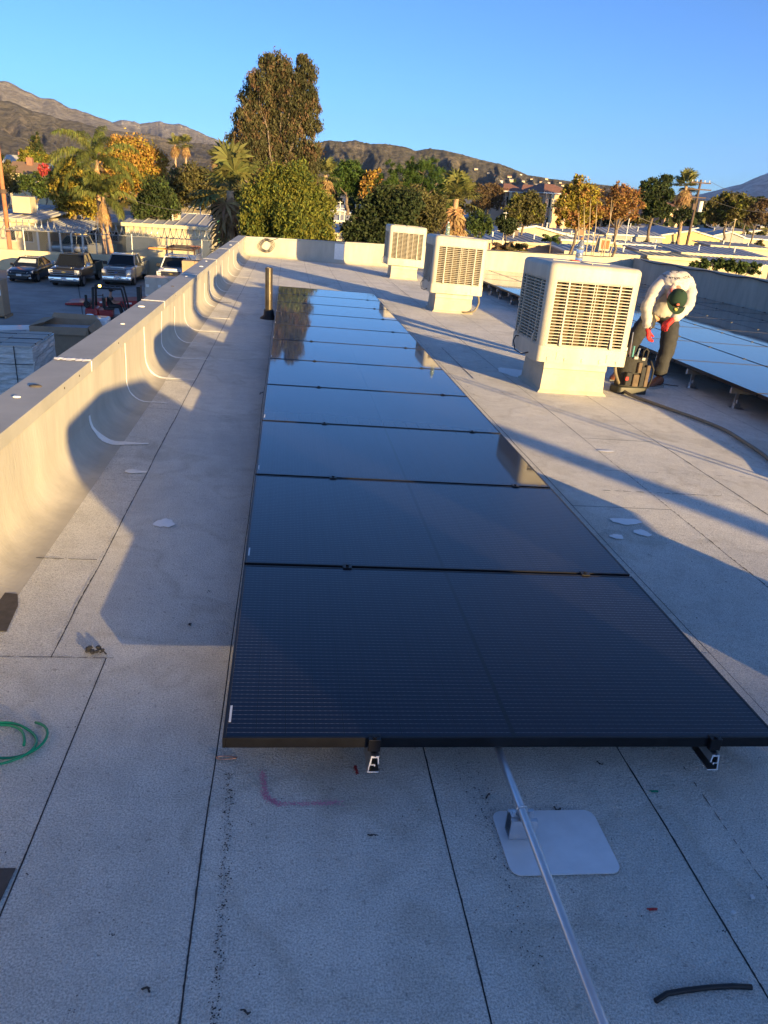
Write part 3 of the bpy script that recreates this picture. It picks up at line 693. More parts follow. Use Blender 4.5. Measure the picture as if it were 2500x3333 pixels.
for i, (dx, dy, lab) in enumerate([(1583, 1974, "white plastic chip at lower right, nearer one"), (1624, 1940, "white plastic chip at the right edge, farther one"), (1659-12, 1420, "white speck of plastic on the shaded roof right of the nearest panel")]):
    c = RZ(dx, dy); solo("plastic_chip", MB().box((c.x, c.y, 0.005), (0.011, 0.009, 0.005), Matrix.Rotation(i+0.5, 3, 'Z')), M_WHITE, lab, "debris", MR.copy(), "white plastic chips")
# cable coil hanging over the far parapet and cable along the right one
cq = RY(575, 545, YF-0.03)
pts = [(cq.x+(0.15+0.004*q*0.5)*cos(a)*0.8+0.02*sin(3*a), YF-0.05-0.004*q/10, 0.33+(0.12+0.001*q)*sin(a)) for q, a in enumerate(np.linspace(1.5, 20.5, 80))]
for q in range(len(pts)): pts[q] = (pts[q][0], pts[q][1], max(0.12, pts[q][2]))
pts += [(cq.x+0.1, YF-0.05, 0.45), (cq.x+0.35, YF-0.03, ztop(cq.x)+0.02)]
solo("hanging_cable_coil", MB().tube(pts, 0.008, 6), M_CABLE, "coil of thin dark cable hanging on the far parapet", "cable", MR.copy(), smooth=True)
pts = [(0.6+0.25*q, YF-0.02-0.01*sin(q), ztop(0.6+0.25*q)+0.012+0.006*sin(q*1.3)) for q in range(10)]
solo("parapet_cable", MB().tube(pts, 0.009, 6), M_CABLE, "dark cable lying along the far parapet's coping", "cable", MR.copy(), smooth=True)
pts = [(XR-0.03-0.03*abs(sin(q*0.8)), YF-0.6-0.35*q, 0.895-0.05*abs(sin(q*0.55))) for q in range(30)]
solo("parapet_cable", MB().tube(pts, 0.014, 6), M_CABLE, "thick dark cable draped along the right parapet", "cable", MR.copy(), smooth=True)
pts = [(4.3+0.4*q, YF-0.02, ztop(4.3+0.4*q)+0.01-0.03*abs(sin(q*1.1))) for q in range(15)]
solo("parapet_cable", MB().tube(pts, 0.012, 6), M_CABLE, "dark cable along the far parapet behind the nearest cooler", "cable", MR.copy(), smooth=True)
# unseen masts added to cast the thin wire-like shadows across the roof
for k, (x, y, h_) in enumerate([(4.35, 3.55, 1.9), (4.42, 3.60, 1.9)]):
    solo("shadow_mast", MB().cyl((0, 0, 0), (0, 0, h_), 0.012, n=8).cyl((0, 0, 0), (0, 0, 0.02), 0.06), M_GALV, ["slim steel mast added out of view to cast a thin shadow", "second slim steel mast added out of view to cast a thin shadow"][k], "mast", RM(x, y, 0), "slim masts out of view")
# ================================================================== the bent-over worker
def Z5(x, y): return ((1600+x/1.8433)/KP, (700+y/1.8433)/KP)
def J(x, y, yy): return RY(*Z5(x, y), yy)
def skin(name, verts, edges, radii, root=0, sub=2):
    me = bpy.data.meshes.new(name+"_skel"); me.from_pydata([tuple(v) for v in verts], edges, []); me.update()
    o = bpy.data.objects.new(name+"_skel", me); COL.objects.link(o)
    o.modifiers.new("s", 'SKIN')
    for i, r in enumerate(radii):
        sv = me.skin_vertices[0].data[i]; sv.radius = (r, r) if not isinstance(r, tuple) else r; sv.use_root = (i == root)
    o.modifiers["s"].branch_smoothing = 0.3; o.modifiers["s"].use_smooth_shade = True
    ss = o.modifiers.new("ss", 'SUBSURF'); ss.levels = sub; ss.render_levels = sub
    dg = bpy.context.evaluated_depsgraph_get(); dg.update()
    out = bpy.data.meshes.new_from_object(o.evaluated_get(dg)); out.name = name
    bpy.data.objects.remove(o); bpy.data.meshes.remove(me)
    out.polygons.foreach_set("use_smooth", [True]*len(out.polygons))
    return out
def crease(me, amp, scale, seed):
    n = len(me.vertices); co = np.empty(n*3); me.vertices.foreach_get("co", co); co = co.reshape(-1, 3)
    no = np.empty(n*3); me.vertices.foreach_get("normal", no); no = no.reshape(-1, 3)
    d = fbm(co[:, 0]*scale+co[:, 2]*scale*0.8+20, co[:, 2]*scale*1.6+co[:, 1]*scale*0.7+20, 3, seed, True)-0.55
    me.vertices.foreach_set("co", (co+no*(d*amp)[:, None]).ravel()); me.update()
M_SKIN = mat("skin", (0.42, 0.24, 0.16), 0.55); M_SHIRT = mat("off_white_shirt", (0.52, 0.49, 0.45), 0.9, var=0.09, vscale=9, bump=0.25, bscale=14)
M_TROU = mat("charcoal_trousers", (0.030, 0.031, 0.033), 0.85, var=0.35, vscale=18, bump=0.3, bscale=16)
M_GLOVE = mat("red_gloves", (0.60, 0.03, 0.03), 0.7, var=0.2, vscale=30); M_BOOT = mat("brown_leather", (0.22, 0.075, 0.03), 0.55, var=0.25, vscale=20)
M_SOLE = mat("grey_sole", (0.32, 0.32, 0.30), 0.8); M_CAPM = mat("dark_green_cap", (0.010, 0.034, 0.018), 0.9, bump=0.1, bscale=200)
M_BAND = mat("red_bandana", (0.45, 0.03, 0.04), 0.9, col2=(0.65, 0.6, 0.55), vscale=28)
pel = J(1025, 585, 8.50); spi = J(1070, 470, 8.38); che = J(1108, 402, 8.12); nek = J(1108, 445, 7.93); hed = J(1112, 500, 7.84); fac = J(1100, 560, 7.82)
shR = J(1000, 432, 8.06); shL = J(1198, 450, 8.03); elR = J(925, 560, 7.95); wrR = J(938, 690, 7.88); elL = J(1172, 560, 7.86); wrL = J(1082, 632, 7.72)
hiR = J(965, 605, 8.50); hiL = J(1075, 615, 8.47); knR = J(880, 700, 8.32); anR = J(722, 925, 8.52); knL = J(1068, 755, 8.24); anL = J(1003, 955, 8.10)
ft = RZ(*Z5(905, 1033)); hl = RZ(*Z5(1010, 1033)); anL = Vector((hl.x-0.035, hl.y+0.03, 0.11)); 
anR = Vector((RZ(*Z5(735, 975)).x, 8.52, 0.11))
person = thing("person", "person in white long-sleeved shirt and green cap bending over a tool bag", "person", MR.copy())
bv = [pel, spi, che, nek, hed, fac, shR, elR, wrR, shL, elL, wrL, hiR, knR, anR, hiL, knL, anL]
be = [(0,1),(1,2),(2,3),(3,4),(4,5),(2,6),(6,7),(7,8),(2,9),(9,10),(10,11),(0,12),(12,13),(13,14),(0,15),(15,16),(16,17)]
br = [0.08, 0.08, 0.075, 0.05, 0.085, 0.055, 0.06, 0.042, 0.03, 0.06, 0.042, 0.03, 0.085, 0.055, 0.038, 0.085, 0.055, 0.038]
part(person, "body", skin("body", bv, be, br), None).data.materials.append(M_SKIN)
# shirt over torso and arms
wr2 = wrR.lerp(elR, 0.06); wl2 = wrL.lerp(elL, 0.06)
wax = (shL-shR).normalized(); tors = MB(); rings = []
for c_, w_, dp in ((pel.lerp(spi, -0.05), 0.17, 0.135), (pel.lerp(spi, 0.35), 0.18, 0.14), (spi, 0.19, 0.145), (spi.lerp(che, 0.5), 0.21, 0.15), (che, 0.215, 0.145), (che.lerp(nek, 0.45), 0.185, 0.12), (nek.lerp(che, 0.15), 0.11, 0.09), (nek, 0.065, 0.06)):
    k_ = len(rings); ax = ((spi-pel), (spi-pel), (che-pel), (che-spi), (nek-spi), (nek-che), (nek-che), (nek-che))[k_].normalized()
    dax = ax.cross(wax).normalized(); rings.append([c_+wax*(w_*cos(u))+dax*(dp*sin(u)) for u in np.linspace(0, 2*pi, 20, endpoint=False)])
tors.loft(rings)
def subdiv(mb, lv=2):
    me = mb.mesh("tmp"); fixn(me); o = bpy.data.objects.new("tmp", me); COL.objects.link(o); m_ = o.modifiers.new("s", 'SUBSURF'); m_.levels = lv; m_.render_levels = lv
    dg = bpy.context.evaluated_depsgraph_get(); dg.update(); out = bpy.data.meshes.new_from_object(o.evaluated_get(dg)); bpy.data.objects.remove(o); bpy.data.meshes.remove(me); return out
def join_meshes(name, ms):
    bm = bmesh.new()
    for m_ in ms: bm.from_mesh(m_)
    me = bpy.data.meshes.new(name); bm.to_mesh(me); bm.free(); me.polygons.foreach_set("use_smooth", [True]*len(me.polygons)); return me
sl1 = skin("sl", [che.lerp(shR, 0.55), shR, elR.lerp(shR, 0.5), elR, elR.lerp(wr2, 0.5), wr2], [(q, q+1) for q in range(5)], [0.105, 0.088, 0.074, 0.062, 0.054, 0.045])
sl2 = skin("sl", [che.lerp(shL, 0.55), shL, elL.lerp(shL, 0.5), elL, elL.lerp(wl2, 0.5), wl2], [(q, q+1) for q in range(5)], [0.105, 0.088, 0.074, 0.062, 0.054, 0.045])
sh = join_meshes("shirt", [subdiv(tors, 2), sl1, sl2])
crease(sh, 0.034, 8, 3); crease(sh, 0.022, 19, 5); sh.materials.append(M_SHIRT); part(person, "shirt", sh, None)
tv = [pel.lerp(spi, 0.12), pel, hiR, hiR.lerp(knR, 0.5), knR, knR.lerp(anR, 0.5), anR, hiL, hiL.lerp(knL, 0.5), knL, knL.lerp(anL, 0.5), anL]
tr = skin("trousers", tv, [(0,1),(1,2),(2,3),(3,4),(4,5),(5,6),(1,7),(7,8),(8,9),(9,10),(10,11)],
    [(0.16,0.14), (0.165,0.15), 0.12, 0.105, 0.092, 0.082, 0.078, 0.12, 0.108, 0.095, 0.085, 0.08], 1)
crease(tr, 0.034, 11, 8); crease(tr, 0.02, 24, 4); tr.materials.append(M_TROU); part(person, "trousers", tr, None)
# gloves with five fingers
def glove(w, d, out, curl, s=1.0):
    d = d.normalized(); out = (out-d*out.dot(d)).normalized(); side = d.cross(out).normalized()
    V = [w-d*0.035, w+d*0.02, w+d*0.06]; E = [(0,1),(1,2)]; R_ = [0.034, 0.030, 0.034]
    for q, (o, l) in enumerate(((-0.030, 0.060), (-0.010, 0.070), (0.011, 0.066), (0.030, 0.050))):
        b = w+d*0.082+side*o; k1 = b+(d*cos(curl*0.5)+out*sin(curl*0.5))*l*0.5; k2 = k1+(d*cos(curl*1.3)+out*sin(curl*1.3))*l*0.45
        i = len(V); V += [b, k1, k2]; E += [(2, i), (i, i+1), (i+1, i+2)]; R_ += [0.0125, 0.0105, 0.009]
    b = w+d*0.03-side*0.034; k1 = b-side*0.018+d*0.03+out*0.012; k2 = k1+d*0.028+out*0.02
    i = len(V); V += [b, k1, k2]; E += [(1, i), (i, i+1), (i+1, i+2)]; R_ += [0.014, 0.012, 0.010]
    return skin("glove", V, E, R_, 0)
for w, d, o, c in ((wrR, (J(948, 770, 7.86)-wrR), Vector((0.6, -0.6, 0)), 0.8), (wrL, (J(1020, 690, 7.70)-wrL), Vector((-0.5, 0, -0.8)), 1.0)):
    g = glove(w, d, o, c); g.materials.append(M_GLOVE); part(person, "glove", g, None)
# cap, brim, badge, neck scarf
cd_ = (fac-nek).normalized(); hc = J(1113, 505, 7.84)
top = Vector((0.02, -0.66, 0.75)).normalized(); fwd = Vector((-0.28, -0.62, -0.72)); fwd = (fwd-top*fwd.dot(top)).normalized(); sd_ = top.cross(fwd)
def capm():
    mb = MB(); rings = []
    for q in range(7):
        a = radians(q*86/6); rings.append([hc+top*(0.118*sin(a)-0.005)+(fwd*cos(u)*1.08+sd_*sin(u))*0.100*cos(a) for u in np.linspace(0, 2*pi, 24, endpoint=False)])
    return mb.loft(rings)
part(person, "cap", capm(), M_CAPM, smooth=True)
mb = MB(); ra = []; rb = []
for u in np.linspace(-1.15, 1.15, 14):
    e = hc+(fwd*cos(u)*1.10+sd_*sin(u))*0.108-top*0.004; ra.append(e); rb.append(e+fwd*0.075*(cos(u*1.25)**0.5 if cos(u*1.25) > 0 else 0)-top*0.012*cos(u))
mb.loft([ra, rb], closed=False, caps=False); mb.loft([[p_-top*0.004 for p_ in ra], [p_-top*0.004 for p_ in rb]], closed=False, caps=False)
part(person, "cap_brim", mb, M_CAPM, smooth=True)
part(person, "cap_badge", MB().cyl(hc+fwd*0.150-top*0.006+sd_*0.0, hc+fwd*0.150+top*0.004, 0.017, n=14), mat("gold_badge", (0.55, 0.45, 0.12), 0.4))
part(person, "cap_button", MB().ball(hc+top*0.115, 0.008, 8, 5), M_CAPM, smooth=True)
part(person, "cap_emblem", MB().ball(hc+fwd*0.112+top*0.035, 0.02, 8, 5, (1, 0.5, 0.7)), mat("red_white_emblem", (0.55, 0.12, 0.08), 0.8), smooth=True)
part(person, "cap_emblem", MB().ball(hc-sd_*0.088+top*0.05-fwd*0.03, 0.017, 8, 5, (0.7, 0.7, 0.7)), MATS["red_white_emblem"], smooth=True)
nc = J(1082, 470, 7.90)
part(person, "neck_scarf", skin("neck_scarf", [nc+Vector((0.012, 0.0, 0.085)), nc+Vector((-0.02, -0.02, 0.03)), nc+Vector((-0.035, -0.03, -0.03)), nc+Vector((-0.02, -0.03, -0.075))], [(0,1),(1,2),(2,3)], [0.030, 0.034, 0.034, 0.02], 1), None).data.materials.append(M_BAND)
part(person, "hair", MB().ball(hed+Vector((0, 0.02, -0.005)), 0.092, 14, 9, (1, 1, 1.05)), mat("dark_hair", (0.02, 0.015, 0.012), 0.8), smooth=True)
# boots
def boot(toe, heel):
    d = Vector((toe.x-heel.x, toe.y-heel.y, 0)); L_ = d.length; d.normalize(); s = Vector((-d.y, d.x, 0)); t = MB(); so_ = MB()
    sec = [(0.0, 0.034, 0.115), (0.06, 0.042, 0.14), (0.11, 0.042, 0.12), (0.17, 0.046, 0.085), (0.23, 0.050, 0.07), (0.285, 0.040, 0.052), (0.30, 0.02, 0.04)]
    f_ = L_/0.30
    t.loft([[heel+d*(a*f_)+s*(w*cos(u))+Vector((0, 0, 0.022+(h_-0.022)*(0.5+0.5*sin(u)))) for u in np.linspace(0, 2*pi, 14, endpoint=False)] for a, w, h_ in sec])
    so_.loft([[heel+d*((a-0.006)*f_)+s*(sg*w*1.10)+Vector((0, 0, z)) for sg, z in ((-1, 0.001), (1, 0.001), (1, 0.026), (-1, 0.026))] for a, w, h_ in [(0, 0.038, 0)]+sec[1:-1]+[(0.31, 0.025, 0)]])
    return t, so_
toeL = RZ(*Z5(902, 1030)); heL = RZ(*Z5(1012, 1030)); toeL.y = heL.y-0.17; heL = toeL+ (heL-toeL).normalized()*0.30
heR = Vector((anR.x+0.03, 8.56, 0)); toeR = Vector((anR.x-0.14, 8.32, 0))
for k_, (a, b) in enumerate(((toeL, heL), (toeR, heR))):
    t, s_ = boot(a, b); bo = part(person, "boot", t, M_BOOT, smooth=True); part(bo, "boot_sole", s_, M_SOLE)
# printed arc of letters on the back of the shirt
bm = bmesh.new(); bm.from_mesh(sh); bv_ = BVHTree.FromBMesh(bm); bm.free()
M_INK = mat("black_ink", (0.02, 0.02, 0.02), 0.8)
def on_back(zx, zy):
    d = rray(*Z5(zx, zy)); h_, nrm, i, dist = bv_.ray_cast(CR, d.normalized()); return h_, nrm
txt = "ENERGY SOLUTIONS"
for q, ch in enumerate(txt):
    u = q/(len(txt)-1); a = radians(-58+116*u); x = 1118+112*sin(a)*-1; y = 322+ 58*cos(a)
    h_, nrm = on_back(x, y)
    if h_ is None or ch == " ": continue
    cu = bpy.data.curves.new("letter", 'FONT'); cu.body = ch; cu.size = 0.042; cu.extrude = 0.0008; cu.align_x = 'CENTER'; cu.align_y = 'CENTER'; cu.materials.append(M_INK)
    to = bpy.data.objects.new("letter", cu); COL.objects.link(to)
    dg = bpy.context.evaluated_depsgraph_get(); dg.update()
    me = bpy.data.meshes.new_from_object(to.evaluated_get(dg)); bpy.data.objects.remove(to)
    if not me.materials: me.materials.append(M_INK)
    lo = link(bpy.data.objects.new("letter", me), person)
    up = (h_-on_back(1118, 330)[0]) if on_back(1118, 330)[0] else Vector((0, 0, -1)); up = -Vector((0, -0.45, -1)) if up.length < 0.02 else -up
    # letters read from the collar side: their tops point down the slope of the back, away from the collar
    zax = nrm.normalized(); tang = (on_back(x-6, y)[0] or h_)-(on_back(x+6, y)[0] or h_); xax = (tang-zax*tang.dot(zax))
    xax = xax.normalized() if xax.length > 1e-5 else Vector((-1, 0, 0)); yax = zax.cross(xax)
    lo.matrix_local = Matrix.Translation(h_+zax*0.002) @ Matrix((xax, yax, zax)).transposed().to_4x4()
logo = MB()
for a0, a1, rr in ((20, 340, 0.045),):
    P = []
    for a in range(a0, a1, 20):
        h_, nrm = on_back(1100+26*sin(radians(a)), 338+9*cos(radians(a)))
        if h_: P.append(h_+nrm*0.002)
    if len(P) > 2: part(person, "shirt_logo", MB().tube(P, 0.003, 5), M_INK)

# ================================================================== tool bag, hose
bc = RZ(*Z5(865, 1015)); 
bag = thing("tool_bag", "open dark tool backpack full of tools between cooler and person", "bag", RM(RY(*Z5(848, 900), 7.80).x, 7.80, 0, radians(8)) @ Matrix.Scale(0.9, 4))
M_BAG = mat("black_nylon", (0.022, 0.022, 0.022), 0.8, bump=0.3, bscale=50, var=0.3, vscale=10); M_BAGB = mat("brown_canvas", (0.12, 0.085, 0.055), 0.85, var=0.25, vscale=14)
def rb(x0, x1, y0, y1, z0, z1, r, top=0.0): return rbox(x0, x1, y0, y1, z0, z1, r, top)
part(bag, "base", rb(-0.20, 0.20, -0.11, 0.11, 0.0, 0.09, 0.05, 0.02), mat("moulded_base", (0.02, 0.022, 0.018), 0.5), smooth=False, autos=True)
part(bag, "bag_body", MB().loft([[(w*cos(u)*(1+0.15*abs(cos(u)*sin(u))), 0.10*sin(u)*(1+0.2*abs(cos(u)*sin(u))), z) for u in np.linspace(0, 2*pi, 24, endpoint=False)] for z, w in ((0.08, 0.185), (0.2, 0.18), (0.33, 0.175), (0.43, 0.15), (0.43, 0.13), (0.32, 0.13))]), M_BAG, autos=True)
for k, (x, w, z0, z1, m_) in enumerate(((-0.10, 0.08, 0.11, 0.26, M_BAG), (-0.005, 0.08, 0.10, 0.24, M_BAGB), (0.075, 0.06, 0.10, 0.33, M_BAG), (0.135, 0.05, 0.10, 0.35, M_BAGB), (0.02, 0.05, 0.26, 0.38, M_BAGB))):
    part(bag, "pocket", rb(x-w/2, x+w/2, -0.135, -0.09, z0, z1, 0.012, 0.01), m_, autos=True)
part(bag, "handle", MB().tube([(0.09, -0.02, 0.42), (0.09, -0.03, 0.50), (0.12, -0.03, 0.53), (0.15, -0.03, 0.50), (0.15, -0.02, 0.40)], 0.012, 8), M_BAG, smooth=True)
part(bag, "shoulder_strap", MB().tube([(0.16, -0.10, 0.40), (0.215, -0.11, 0.30), (0.22, -0.10, 0.18), (0.19, -0.10, 0.08)], 0.012, 6), M_BAG, smooth=True)
part(bag, "strap_buckle", MB().box((-0.05, -0.11, 0.43), (0.05, 0.02, 0.03)).box((0.05, -0.11, 0.42), (0.04, 0.02, 0.03)), mat("grey_plastic", (0.3, 0.3, 0.29), 0.5))
for k, (x, y, l, m_) in enumerate(((-0.05, 0.02, 0.30, M_ALU), (-0.12, 0.03, 0.16, mat("red_handle", (0.5, 0.03, 0.03), 0.4)), (0.0, 0.05, 0.14, mat("teal_handle", (0.10, 0.32, 0.33), 0.4)), (-0.15, -0.02, 0.13, M_WHITE), (0.05, 0.03, 0.12, M_ALU))):
    part(bag, "tool", MB().cyl((x, y, 0.36), (x+0.01*(k-2), y, 0.40+l), 0.012 if k else 0.007, n=8), m_)
part(bag, "red_tag", MB().box((-0.13, -0.137, 0.19), (0.035, 0.006, 0.04)), MATS["red_gloves"])
M_HOSE = mat("tan_flexible_conduit", (0.20, 0.17, 0.12), 0.6, var=0.15, vscale=30)
hp = [(742, 905, 0.34), (745, 950, 0.22), (765, 1010, 0.10), (800, 1058, 0.03), (860, 1090, 0.02), (960, 1125, 0.02), (1100, 1175, 0.02), (1250, 1228, 0.02), (1400, 1290, 0.02), (1530, 1370, 0.02), (1620, 1430, 0.02), (1700, 1500, 0.02), (1790, 1600, 0.02)]
hpts = []
for q, (x, y, z) in enumerate(hp):
    hpts.append(RZ(*Z5(x, y), z) if z < 0.2 else RY(*Z5(x, y), 7.55))
def smoothpath(P, n=8):
    P = [Vector(p_) for p_ in P]; out = []
    for i in range(len(P)-1):
        a = P[max(i-1, 0)]; b = P[i]; c = P[i+1]; d = P[min(i+2, len(P)-1)]
        for q in range(n):
            t = q/n; out.append(0.5*((2*b)+(-a+c)*t+(2*a-5*b+4*c-d)*t*t+(-a+3*b-3*c+d)*t**3))
    return out+[P[-1]]
hs = smoothpath(hpts, 40)
solo("flexible_hose", MB().tube(hs, [0.0165 if q % 2 else 0.0145 for q in range(len(hs))], 10), M_HOSE, "tan ribbed flexible conduit snaking from the nearest cooler across the roof", "hose", MR.copy(), smooth=True)
c = RZ(*Z5(1075, 1025)); solo("wire_offcut", MB().tube([(c.x-0.1, c.y+0.06, 0.01), (c.x, c.y, 0.008), (c.x+0.08, c.y-0.02, 0.008)], 0.005, 6), M_CABLE, "thin black wire offcut on the roof right of the person's boot", "wire", MR.copy(), smooth=True)
for q, (x, y, c2, c3) in enumerate(((4.0, 6.2, 3.5, 6.0),)):
    pass
# second hose behind the middle cooler
pts = smoothpath([(CX+0.42, 13.75, 0.34), (CX+0.44, 13.72, 0.2), (CX+0.36, 13.7, 0.06), (CX+0.2, 13.75, 0.025), (CX+0.1, 13.95, 0.02)], 8)
solo("flexible_hose", MB().tube(pts, 0.017, 8), M_HOSE, "short tan conduit dropping from the middle cooler's tray", "hose", MR.copy(), smooth=True)
# ================================================================== ground and parking lot
M_DIRT = mat("dry_ground", (0.20, 0.175, 0.13), 0.95, var=0.25, vscale=0.05, bump=0.1, bscale=2)
def ground_sheet():
    n = 40; xs = np.sign(np.linspace(-1, 1, 2*n+1))*np.abs(np.linspace(-1, 1, 2*n+1))**2.2*9000; ys = np.concatenate([np.linspace(-60, 0, 6), 9000*np.linspace(0, 1, 60)[1:]**2.2])
    vs = [(x, y, -0.02) for y in ys for x in xs]; w = len(xs)
    return MB().add(vs, [(j*w+i, j*w+i+1, (j+1)*w+i+1, (j+1)*w+i) for j in range(len(ys)-1) for i in range(w-1)])
struct("ground", ground_sheet(), M_DIRT)
M_ASPH = mat("lot_pavement", (0.30, 0.295, 0.28), 0.9, var=0.22, vscale=0.6, bump=0.15, bscale=8)
WY = 62.4
struct("parking_lot", MB().add([(-60, -30, 0), (-1.5, -30, 0), (-1.5, WY, 0), (-60, WY, 0)], [(0, 1, 2, 3)]), M_ASPH)
for k, (x0, y0, x1, y1) in enumerate([(-40, 44.2, -2, 43.6), (-24, 33, -23.9, 60), (-6.5, 28, -15, 62)]):
    d = Vector((x1-x0, y1-y0, 0)); nrm = Vector((-d.y, d.x, 0)).normalized()*0.03; a, b = Vector((x0, y0, 0.004)), Vector((x1, y1, 0.004))
    struct("pavement_crack", MB().quad(a-nrm, a+nrm, b+nrm, b-nrm), M_TAR)
# low wall behind the cars, chain link fence with a razor coil on top
M_YW = mat("warm_block_wall", (0.56, 0.47, 0.30), 0.9, var=0.14, vscale=0.7, bump=0.2, bscale=10)
M_FENCE = mat("fence_galvanised", (0.42, 0.42, 0.40), 0.5, metal=0.6)
w = thing("block_wall", "low cream block wall behind the parked vehicles", "wall", (0, WY, 0))
part(w, "wall_run", MB().bb((-45, 0, -0.1), (-2.0, 0.25, 1.45)), M_YW)
for k in range(12): part(w, "wall_joint_pier", MB().bb((-43+k*3.4, -0.035, -0.1), (-42.7+k*3.4, -0.002, 1.47)), M_YW)
def chainlink(x0, x1, z0, z1, y, step=0.16, wd=0.006):
    mb = MB(); h = z1-z0
    for x in np.arange(x0-h, x1, step):
        for s in (1, -1):
            a0 = x if s == 1 else x+h; b0 = a0+s*h; za, zb = z0, z1
            mb.add([(a0, y, za), (a0+wd*1.4, y, za), (b0+wd*1.4, y, zb), (b0, y, zb)], [(0, 1, 2, 3)])
    return mb
fz0, fz1 = 1.45, 2.85
f = thing("chain_link_fence", "chain link fence with coiled razor wire along the lot's rear wall", "fence", (0, WY+0.12, 0))
part(f, "fence_mesh", chainlink(-40, -3, fz0, fz1, 0), M_FENCE, kind="stuff")
part(f, "rail", MB().cyl((-40, 0, fz1), (-3, 0, fz1), 0.03, n=8), M_FENCE)
for k in range(15): part(f, "post", MB().cyl((-39+k*2.55, 0.0, 0.2), (-39+k*2.55, 0, fz1+0.15), 0.045, n=8), M_FENCE)
coil = []
for q in range(0, 85*14):
    a = 2*pi*q/14; coil.append((-40+37*q/(85*14), 0.32*cos(a), fz1+0.38+0.34*sin(a)))
part(f, "razor_coil", MB().tube(coil, 0.028, 4), M_FENCE)

# ================================================================== vehicles
M_TYRE = mat("tyre", (0.012, 0.012, 0.012), 0.8); M_RIM = mat("alloy_rim", (0.45, 0.45, 0.46), 0.3, metal=0.9)
M_CGL = mat("car_glass", (0.010, 0.012, 0.014), 0.06, spec=0.6); M_CHR = mat("chrome", (0.75, 0.75, 0.76), 0.12, metal=1.0)
M_LAMP = mat("headlamp_lens", (0.60, 0.62, 0.63), 0.12, spec=0.8); M_PLT = M_WHITE; M_BPL = mat("black_trim", (0.015, 0.015, 0.016), 0.5)
M_SHADE = mat("silver_sunshade", (0.55, 0.58, 0.58), 0.4, var=0.15, vscale=8)
def paint(n, c, metal=0.3): return mat(n, c, 0.3, metal=metal, coat=1.0)
def wheel(t, x, y, r, s):
    w = part(t, "wheel", MB().cyl((x-0.11, y, r), (x+0.11, y, r), r, n=20), M_TYRE)
    part(w, "rim", MB().cyl((x+s*0.105, y, r), (x+s*0.125, y, r), r*0.66, n=14), M_RIM)
def body_loft(sec):
    rs = []
    for y, w, zb, zt in sec:
        h = zt-zb
        half = [(w*0.80, zb), (w*0.97, zb+0.10), (w, zb+h*0.45), (w*0.985, zb+h*0.72), (w*0.94, zt-0.05), (w*0.82, zt), (w*0.4, zt+0.025)]
        rs.append([(x, y, z) for x, z in half]+[(-x, y, z) for x, z in half[::-1]])
    return MB().loft(rs)
def greenhouse(y0, y1, y2, y3, wb, wt, zb, zt, ins=0.0):
    lo = [(-wb, y0), (wb, y0), (wb, y3), (-wb, y3)]; hi = [(-wt, y1), (wt, y1), (wt, y2), (-wt, y2)]
    return MB().add([(x, y, zb) for x, y in lo]+[(x, y, zt) for x, y in hi], [(3,2,1,0), (4,5,6,7), (0,1,5,4), (1,2,6,5), (2,3,7,6), (3,0,4,7)])
def pillars(t, y0, y1, y2, y3, wb, wt, zb, zt, m, mids=()):
    for s in (-1, 1):
        for ya, yb in ((y0, y1), (y3, y2)):
            part(t, "pillar", MB().tube([(s*(wb+0.005), ya, zb-0.02), (s*(wt+0.008), yb, zt+0.01)], 0.045, 6), m)
        for q in mids:
            part(t, "pillar", MB().tube([(s*(wb+0.006), q, zb-0.02), (s*(wt+0.008), q+0.03, zt+0.01)], 0.04, 6), m)
def mirror(t, x, y, z, m, s, big=1.0):
    mm = part(t, "mirror", MB().box((x+s*0.13*big, y, z), (0.20*big, 0.09*big, 0.16*big)).bb((x, y-0.02, z-0.05), (x+s*0.05, y+0.02, z)), m, bevel=0.02)
